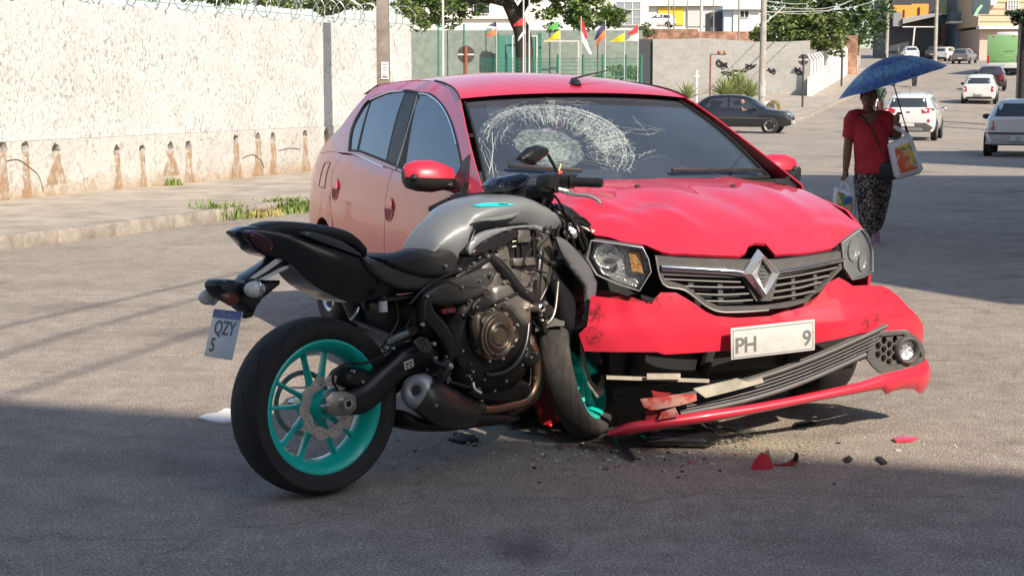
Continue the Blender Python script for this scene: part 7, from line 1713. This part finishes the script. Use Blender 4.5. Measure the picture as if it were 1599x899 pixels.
def motor(name, label, loc, yaw, st, m, spec, group='cars on the road', pitch=0):
    """st: stations (x, half width, sill, belt, top, roof half width) from tail (x=0) forward"""
    t = thing(name, label, 'car', Matrix.Translation(loc) @ Matrix.Rotation(yaw, 4, 'Z') @ Matrix.Rotation(-pitch, 4, 'Y'), group)
    q = [tuple(p) for p in spline(st, 3, False)]
    bm_ = MB().loft([section(*p) for p in q]); bvh = BVHTree.FromPolygons([tuple(p) for p in bm_.v], bm_.f); bm_.build('body', m, t, smooth=32)
    L = st[-1][0]; val = lambda x, i: lerp([(p[0], p[i]) for p in q], x)
    def sidept(x, f, s, off=.016):
        w_, be, tp, rw = val(x, 1)*.955, val(x, 3), val(x, 4), val(x, 5); z = be+(tp-.075-be)*f
        return V((x, s*(w_+(rw-w_)*min(1, f)+off), z))
    for s in (-1, 1):
        for wn in spec['side']:
            g = [sidept(x, f, s) for x, f in wn]; MB().add(g, [tuple(range(len(g)))]).build('side_window', M_CWIN, t, smooth=0)
        mx, mz = spec['mirror']; MB().ball((mx, s*(val(mx, 1)+.09), mz), (.06, .10, .07), 8).build('mirror', spec.get('mm', m), t, smooth=60)
        for ax in spec['axles']: wheel(t, (ax, s*(val(ax, 1)-.070), spec['r']), s, spec['r'], spec['r']*.64, .19, 5, M_ALU if not spec.get('steel') else M_STEEL, n=20)
        for ax in spec['axles']:
            MB().lathe([(spec['r']+.045, -.02), (spec['r']+.045, .004), (.01, .004)], (ax, s*(val(ax, 1)+.0), spec['r']+.01), (0, s, 0), 24).build('wheel_arch', M_RUB, t, smooth=30)
    for k, (nm, pts, mt) in enumerate(spec['panels']):           # panels on tail (x<0.9) or nose, given as (y, z) at the body's surface
        for s in ((1,) if nm[0] == '*' else (-1, 1)):
            c = sum((V(p) for p in pts), V())/len(pts); nx = -1 if c.x < L/2 else 1
            pl = [(s*y, z) for x, y, z in pts]; ex = .045 if nm in ('*number_plate', '*bumper_strip', '*lower_bumper', '*bumper_insert') else .012
            ex += {'*number_plate': .03, '*bumper_strip': .012, '*bumper_insert': .012}.get(nm, 0)
            def on_body(y, z):                            # lay the panel on the tail or nose
                h = bvh.ray_cast(V((nx*9+L/2, y, z)), V((-nx, 0, 0))); x = h[0].x if h[0] else c.x
                return V((x+nx*ex, y, z))
            if nm == '*number_plate': x_ = on_body(0, c.z).x; on_body = lambda y, z: V((x_, y, z))
            MB().patch(pl, on_body, .12, thick=.02 if ex < .04 else ex, nrm=(nx, 0, 0)).build(nm.strip('*'), mt, t, smooth=40)
    return t
def tail_text(t, x, z, txt, sz=.075):
    o = text_mesh(txt, sz, 'plate_character', mat('plate_ink', (.16, .16, .16), .5), t, basis((x, 0, z), (0, -1, 0), (0, 0, 1), (-1, 0, 0)), .001, True)
SY = math.atan2(D.y, D.x)
# white hatchback-crossover close to the umbrella, seen from behind
p = gp(1421, 221)
suv = motor('crossover_car', 'white crossover with roof rails driving away beyond the walking woman', p+V((.0, .3, 0)), SY+R(2), [(0, .74, .36, .92, .99, .5), (.04, .80, .30, .95, 1.10, .54), (.22, .85, .28, .97, 1.42, .56), (.55, .86, .28, .97, 1.50, .60), (1.6, .86, .28, .95, 1.54, .62), (2.3, .86, .28, .93, 1.44, .60), (2.95, .86, .28, .93, 1.00, .5), (3.6, .82, .28, .82, .88, .4), (3.9, .66, .34, .66, .70, .3)], paint('white_car_paint', (.62, .62, .61)),
    dict(side=[[(.42, .15), (.50, .86), (1.25, .93), (1.28, .12)], [(1.36, .12), (1.34, .93), (2.1, .9), (2.65, .12)]], mirror=(2.5, 1.0), axles=(.62, 3.15), r=.33, mm=M_CHR, panels=[
        ('*rear_window', [(.045, -.60, 1.08), (.045, .60, 1.08), (.19, .52, 1.37), (.19, -.52, 1.37)], M_CWIN), ('tail_lamp', [(-.005, .40, 1.00), (-.005, .44, .88), (.03, .80, .93), (.03, .80, 1.04), (.0, .55, 1.06)], M_TL),
        ('*lower_bumper', [(-.035, -.78, .30), (-.035, .78, .30), (-.035, .78, .44), (-.035, .55, .58), (-.035, -.55, .58), (-.035, -.78, .44)], M_GREYP), ('*bumper_insert', [(-.045, -.5, .33), (-.045, .5, .33), (-.045, .42, .42), (-.045, -.42, .42)], M_ALU), ('*number_plate', [(-.05, -.20, .46), (-.05, .20, .46), (-.05, .20, .57), (-.05, -.20, .57)], M_PL), ('fog_reflector', [(-.03, .60, .60), (-.03, .68, .60), (-.03, .68, .69), (-.03, .60, .69)], M_TL), ('*badge', [(-.02, -.06, .90), (-.02, .06, .90), (-.02, .05, .95), (-.02, -.05, .95)], M_CHR)]))
for s in (-1, 1): MB().tube([(.5, s*.56, 1.50), (.6, s*.57, 1.57), (1.9, s*.57, 1.58), (2.05, s*.57, 1.50)], .018, 6, smooth=3).build('roof_rail', M_ALU, suv)
MB().tube([(.5, 0, 1.50), (.25, 0, 1.72)], .008, 5).build('aerial', M_BLK, suv)
# silver old hatchback cut by the right edge
p = gp(1580, 247)
gol = motor('hatchback_car', 'silver older hatchback at the right edge driving away', p+V((.22, .2, 0)), SY+R(1), [(0, .70, .40, .86, .93, .5), (.04, .76, .32, .90, 1.0, .52), (.35, .80, .28, .92, 1.33, .53), (.7, .81, .26, .92, 1.40, .55), (1.5, .81, .26, .90, 1.41, .56), (2.1, .81, .26, .88, 1.32, .54), (2.75, .80, .26, .86, .92, .5), (3.5, .77, .28, .76, .80, .4), (3.75, .66, .36, .62, .66, .3)], paint('silver_paint', (.62, .62, .60), .35, .3),
    dict(side=[[(.5, .15), (.62, .88), (1.3, .93), (1.3, .12)], [(1.38, .12), (1.38, .93), (1.95, .9), (2.5, .12)]], mirror=(2.3, .95), axles=(.62, 3.0), r=.30, mm=M_BLK, steel=1, panels=[
        ('*rear_window', [(.055, -.58, .99), (.055, .58, .99), (.30, .50, 1.30), (.30, -.50, 1.30)], M_CWIN), ('tail_lamp', [(-.01, .56, .66), (.01, .745, .66), (.02, .76, .88), (-.005, .60, .88)], mat('tail_old', (.34, .05, .03), .2, coat=.5)),
        ('*lower_bumper', [(-.05, -.77, .32), (-.05, .77, .32), (-.05, .77, .56), (-.05, -.77, .56)], mat('silver_bumper', (.42, .42, .40), .45)), ('*bumper_strip', [(-.062, -.77, .56), (-.062, .77, .56), (-.062, .77, .60), (-.062, -.77, .60)], M_BLK), ('*number_plate', [(-.068, -.2, .40), (-.068, .2, .40), (-.068, .2, .53), (-.068, -.2, .53)], M_PL)]))
tail_text(gol, -.112, .465, 'JX', .10)
# white hatch further up
p = gp(1530, 164)
hat = motor('hatchback_car', 'small white hatchback following the dark red car up the hill', p+V((0, .2, 0)), SY+R(2), [(0, .72, .36, .90, .97, .5), (.04, .80, .30, .94, 1.06, .55), (.28, .84, .26, .96, 1.40, .56), (.7, .86, .26, .96, 1.50, .60), (1.6, .86, .26, .94, 1.52, .62), (2.3, .86, .26, .92, 1.42, .60), (2.95, .86, .26, .92, .98, .5), (3.7, .8, .28, .80, .86, .4), (4.0, .66, .34, .64, .68, .3)], MATS['white_car_paint'],
    dict(side=[[(.42, .15), (.50, .86), (1.25, .93), (1.28, .12)], [(1.36, .12), (1.34, .93), (2.1, .9), (2.65, .12)]], mirror=(2.5, 1.0), axles=(.68, 3.2), r=.31, mm=M_BLK, panels=[
        ('*rear_window', [(.05, -.58, 1.06), (.05, .58, 1.06), (.25, .50, 1.36), (.25, -.50, 1.36)], M_CWIN), ('tail_lamp', [(-.005, .58, .66), (.02, .76, .66), (.02, .80, .92), (.0, .62, .94)], M_TL), ('*lower_bumper', [(-.04, -.7, .30), (-.04, .7, .30), (-.04, .6, .40), (-.04, -.6, .40)], M_BLK), ('*number_plate', [(-.05, -.2, .50), (-.05, .2, .50), (-.05, .2, .61), (-.05, -.2, .61)], M_PL)]), pitch=.03)
p = gp(1545, 140)
st_h = [(0, .72, .36, .90, .97, .5), (.04, .80, .30, .94, 1.06, .55), (.28, .84, .26, .96, 1.40, .56), (.7, .86, .26, .96, 1.48, .60), (1.6, .86, .26, .94, 1.50, .62), (2.3, .86, .26, .92, 1.40, .60), (2.95, .86, .26, .92, .98, .5), (3.7, .8, .28, .80, .86, .4), (4.0, .66, .34, .64, .68, .3)]
def simple_car(name, label, u, v, yaw, m, group='cars parked up the hill', sc=1):
    p = gp(u, v)
    return motor(name, label, p, yaw, [(a*sc, b, c, d, e, f) for a, b, c, d, e, f in st_h], m, dict(side=[[(.42, .15), (.50, .86), (1.25, .93), (1.28, .12)], [(1.36, .12), (1.34, .93), (2.1, .9), (2.65, .12)]], mirror=(2.5, 1.0), axles=(.68, 3.2), r=.31, mm=M_BLK, panels=[
        ('*rear_window', [(.05, -.58, 1.06), (.05, .58, 1.06), (.25, .50, 1.36), (.25, -.50, 1.36)], M_CWIN), ('tail_lamp', [(-.005, .58, .72), (.02, .76, .72), (.02, .80, .92), (.0, .62, .94)], M_TL), ('headlamp', [(3.97, .45, .60), (3.88, .70, .62), (3.80, .74, .74), (3.92, .48, .70)], M_HL), ('*lower_bumper', [(-.04, -.7, .30), (-.04, .7, .30), (-.04, .66, .46), (-.04, -.66, .46)], M_BLK), ('*number_plate', [(-.05, -.2, .52), (-.05, .2, .52), (-.05, .2, .63), (-.05, -.2, .63)], M_PL)]), group, .045)
simple_car('hatchback_car', 'dark red car just ahead of the small white hatchback', 1546, 143, SY+R(2), paint('dark_red_paint', (.045, .012, .016)), 'cars on the road')
simple_car('station_wagon', 'white old estate car parked by the dark shop front', 1424, 95, SY+R(14), MATS['white_car_paint'])
simple_car('parked_car', 'silver parked car between the white estate and the grey wagon', 1468, 97, SY+R(-18), paint('silver_paint', (.62, .62, .60), .35, .3))
simple_car('parked_car', 'dark parked car half hidden behind the silver one', 1455, 94, SY+R(-18), paint('charcoal_paint', (.05, .055, .06)))
simple_car('parked_car', 'grey brown wagon parked nearest to the bus', 1499, 101, SY+R(-8), paint('bronze_grey_paint', (.17, .165, .16), .35, .3))
# black hatchback coming out of the side street
p = gp(1158, 208)
blk = motor('hatchback_car', 'black hatchback with open window leaving the side street', p+V((-1.75, .55, .0)), R(-17), [(0, .70, .34, .88, .96, .5), (.06, .78, .28, .90, 1.02, .53), (.55, .80, .25, .92, 1.36, .54), (.95, .82, .24, .92, 1.43, .56), (1.6, .82, .24, .90, 1.44, .57), (2.2, .82, .24, .88, 1.34, .55), (2.85, .81, .24, .88, .94, .5), (3.5, .77, .26, .80, .85, .4), (3.78, .62, .32, .60, .66, .3)], paint('black_paint', (.012, .013, .015)),
    dict(side=[[(.55, .18), (.75, .86), (1.40, .93), (1.40, .12)], [(1.48, .12), (1.48, .93), (2.05, .9), (2.62, .12)]], mirror=(2.45, .97), axles=(.66, 3.02), r=.30, steel=1, panels=[('headlamp', [(3.74, .34, .62), (3.66, .62, .62), (3.56, .68, .76), (3.66, .38, .74)], M_HL), ('*grille', [(3.82, -.3, .50), (3.82, .3, .50), (3.80, .3, .60), (3.80, -.3, .60)], M_DARK), ('*number_plate', [(3.83, -.2, .36), (3.83, .2, .36), (3.82, .2, .48), (3.82, -.2, .48)], M_PL), ('*windscreen', [(2.83, -.62, .98), (2.83, .62, .98), (2.27, .52, 1.33), (2.27, -.52, 1.33)], M_CWIN), ('tail_lamp', [(0, .55, .7), (.03, .72, .7), (.03, .74, .9), (.0, .6, .9)], M_TL)]))
MB().tube([(.5, -.835, .58), (2.9, -.835, .56)], .018, 6).build('door_moulding', M_GREYP, blk)
drv = thing('person', 'driver in a pale top seen at the open window of the black hatchback', 'person', blk.matrix_world @ Matrix.Translation((1.95, -.645, .9)))
b = MB(); b.ball((0, 0, .27), (.09, .075, .11), 10); b.tube([(0, 0, .18), (0, 0, .08), (0, .04, -.1)], [.05, .10, .16], 10); b.tube([(0, -.06, .06), (.06, -.12, -.05), (.18, -.10, .0)], [.06, .05, .04], 8)
remesh(b.build('body', mat('driver_skin', (.30, .15, .10), .5), drv, smooth=60), .012)
# white car parked high by the white house
simple_car('parked_car', 'white car parked on the ledge before the yellow door', 1040, 60, R(165), MATS['white_car_paint']).location = at(1054, 44, 178)
# ---- bus
p = gp(1566, 119); bus = thing('city_bus', 'green and white city bus seen from behind, driving uphill', 'bus', Matrix.Translation(p) @ Matrix.Rotation(SY-R(6), 4, 'Z') @ Matrix.Rotation(-.045, 4, 'Y'))
M_BG = mat('bus_green', (.22, .42, .17), .35, coat=.5); M_BW = mat('bus_white', (.56, .57, .54), .4)
MB().box((5.5, 0, 1.85), (11, 2.5, 2.5), bev=.14).build('body', M_BW, bus); MB().box((-.02, 0, 2.04), (.10, 2.42, 2.12), bev=.04).build('rear_panel', M_BG, bus); MB().box((-.03, 0, .78), (.14, 2.44, .42), bev=.05).build('rear_bumper', M_BW, bus)
MB().box((5.5, 0, .52), (10.6, 2.2, .3)).build('underframe', M_UNDER, bus, smooth=0); MB().box((1.5, 0, 3.2), (1.8, 1.3, .24), bev=.08).build('roof_unit', M_BW, bus)
for s in (-1, 1):
    MB().box((-.075, s*1.10, 1.22), (.04, .16, .62), bev=.02).build('tail_lamp', M_TL, bus); MB().box((-.06, s*.75, 2.98), (.04, .14, .08)).build('marker_lamp', M_TL, bus, smooth=0)
    for k in range(7): MB().box((1.3+k*1.42, s*1.255, 2.25), (1.28, .03, .95), bev=.01).build('side_window', M_CWIN, bus)
    for x in (2.6, 8.6): wheel(bus, (x, s*1.1, .5), s, .5, .3, .28, 6, M_STEEL, n=20)
for k, (y, z, w_) in enumerate(((-.25, 1.86, .34), (-.62, 1.87, .30), (-.45, 1.55, .5), (.1, 1.2, .9), (-.7, 1.18, .3))): MB().box((-.075, y, z), (.012, w_, .07 if k < 2 else .045)).build('rear_lettering', mat('bus_print', (.10, .22, .12), .5) if k not in (2,) else mat('bus_print_pale', (.45, .62, .38), .5), bus, smooth=0)
MB().box((-.08, .25, 1.18), (.02, 1.1, .22), bev=.01).build('engine_grille', mat('bus_green_dark', (.16, .34, .12), .5), bus); MB().box((-.11, 0, .86), (.012, .40, .13)).build('number_plate', M_PL, bus, smooth=0)
# ---- riders
def rider(u, v, yaw, lab1, lab2, shirt, seed):
    p = gp(u, v); M = Matrix.Translation(p) @ Matrix.Rotation(yaw, 4, 'Z')
    b = thing('small_motorcycle', lab1, 'motorcycle', M, 'motorcycles in traffic')
    for x in (0, 1.25): MB().lathe([(.20, -.04), (.25, -.055), (.30, -.03), (.30, .03), (.25, .055), (.20, .04)], (x, 0, .30), (0, 1, 0), 20, True).build('wheel', M_TYRE, b, smooth=50)
    MB().inflate([(-.15, .60), (.05, .42), (.8, .40), (1.0, .62), (.85, .84), (.55, .80), (.1, .78), (-.2, .80)], xz(), .12, .1, .05, .08).build('body', mat('bike_red_black', (.10, .03, .03), .4), b, smooth=50)
    MB().tube([(1.25, 0, .30), (.95, 0, .95)], .035, 8).build('fork', M_CASE, b); MB().tube([(.9, -.34, 1.0), (.95, 0, .98), (.9, .34, 1.0)], .018, 6, smooth=3).build('handlebar', M_BLK, b)
    MB().box((-.2, 0, .72), (.05, .16, .10), bev=.02).build('tail_lamp', M_TL, b); MB().ball((1.03, 0, .86), .09, 8).build('headlamp', M_HL, b, smooth=60)
    t = thing('person', lab2, 'person', M, 'riders on motorcycles'); q = MB()
    q.tube([(.18, 0, .85), (.25, 0, 1.12), (.30, 0, 1.38)], [.16, .16, .15], 12); q.ball((.34, 0, 1.6), (.10, .09, .12), 10); q.tube([(.31, 0, 1.4), (.33, 0, 1.55)], .06, 8)
    for s in (-1, 1):
        q.tube([(.28, s*.18, 1.36), (.55, s*.30, 1.15), (.85, s*.30, 1.03)], [.065, .05, .04], 8); q.tube([(.2, s*.10, .85), (.62, s*.17, .80), (.45, s*.17, .42), (.55, s*.17, .36)], [.09, .07, .05, .045], 8)
    remesh(q.build('body', shirt, t, smooth=60), .02)
    MB().ball((.34, 0, 1.63), (.135, .125, .14), 12).build('helmet', mat('helmet_%d' % seed, (.5, .5, .5) if seed else (.06, .06, .07), .2, coat=1), t, smooth=60)
rider(1430, 136, SY+R(180), 'small motorcycle coming down the hill past the umbrella tip', 'rider in pale shirt with white helmet coming downhill', mat('pale_cloth', (.35, .32, .30), .8), 1)
rider(1376, 188, SY+R(176), 'small motorcycle with mirrors half hidden behind the walking woman', 'rider half hidden behind the walking woman', mat('dark_cloth', (.05, .08, .06), .8), 0)
pd = thing('person', 'pedestrian in dull clothes standing on the pavement by the white estate car', 'person', V((at(1402, 90, 148).x, 148, gz(148)+.1)))
q = MB()
for s in (-1, 1): q.tube([(0, s*.09, .9), (.02, s*.10, .5), (0, s*.10, .05), (.1, s*.10, .03)], [.09, .065, .045, .04], 8); q.tube([(0, s*.18, 1.38), (.02, s*.25, 1.1), (.08, s*.22, .85)], [.06, .05, .04], 8)
q.tube([(0, 0, .85), (0, 0, 1.15), (0, 0, 1.42)], [.15, .15, .16], 10); q.ball((.01, 0, 1.6), (.09, .08, .11), 10); q.tube([(0, 0, 1.4), (0, 0, 1.55)], .05, 8)
remesh(q.build('body', mat('dull_cloth', (.14, .13, .11), .85), pd, smooth=60), .02)
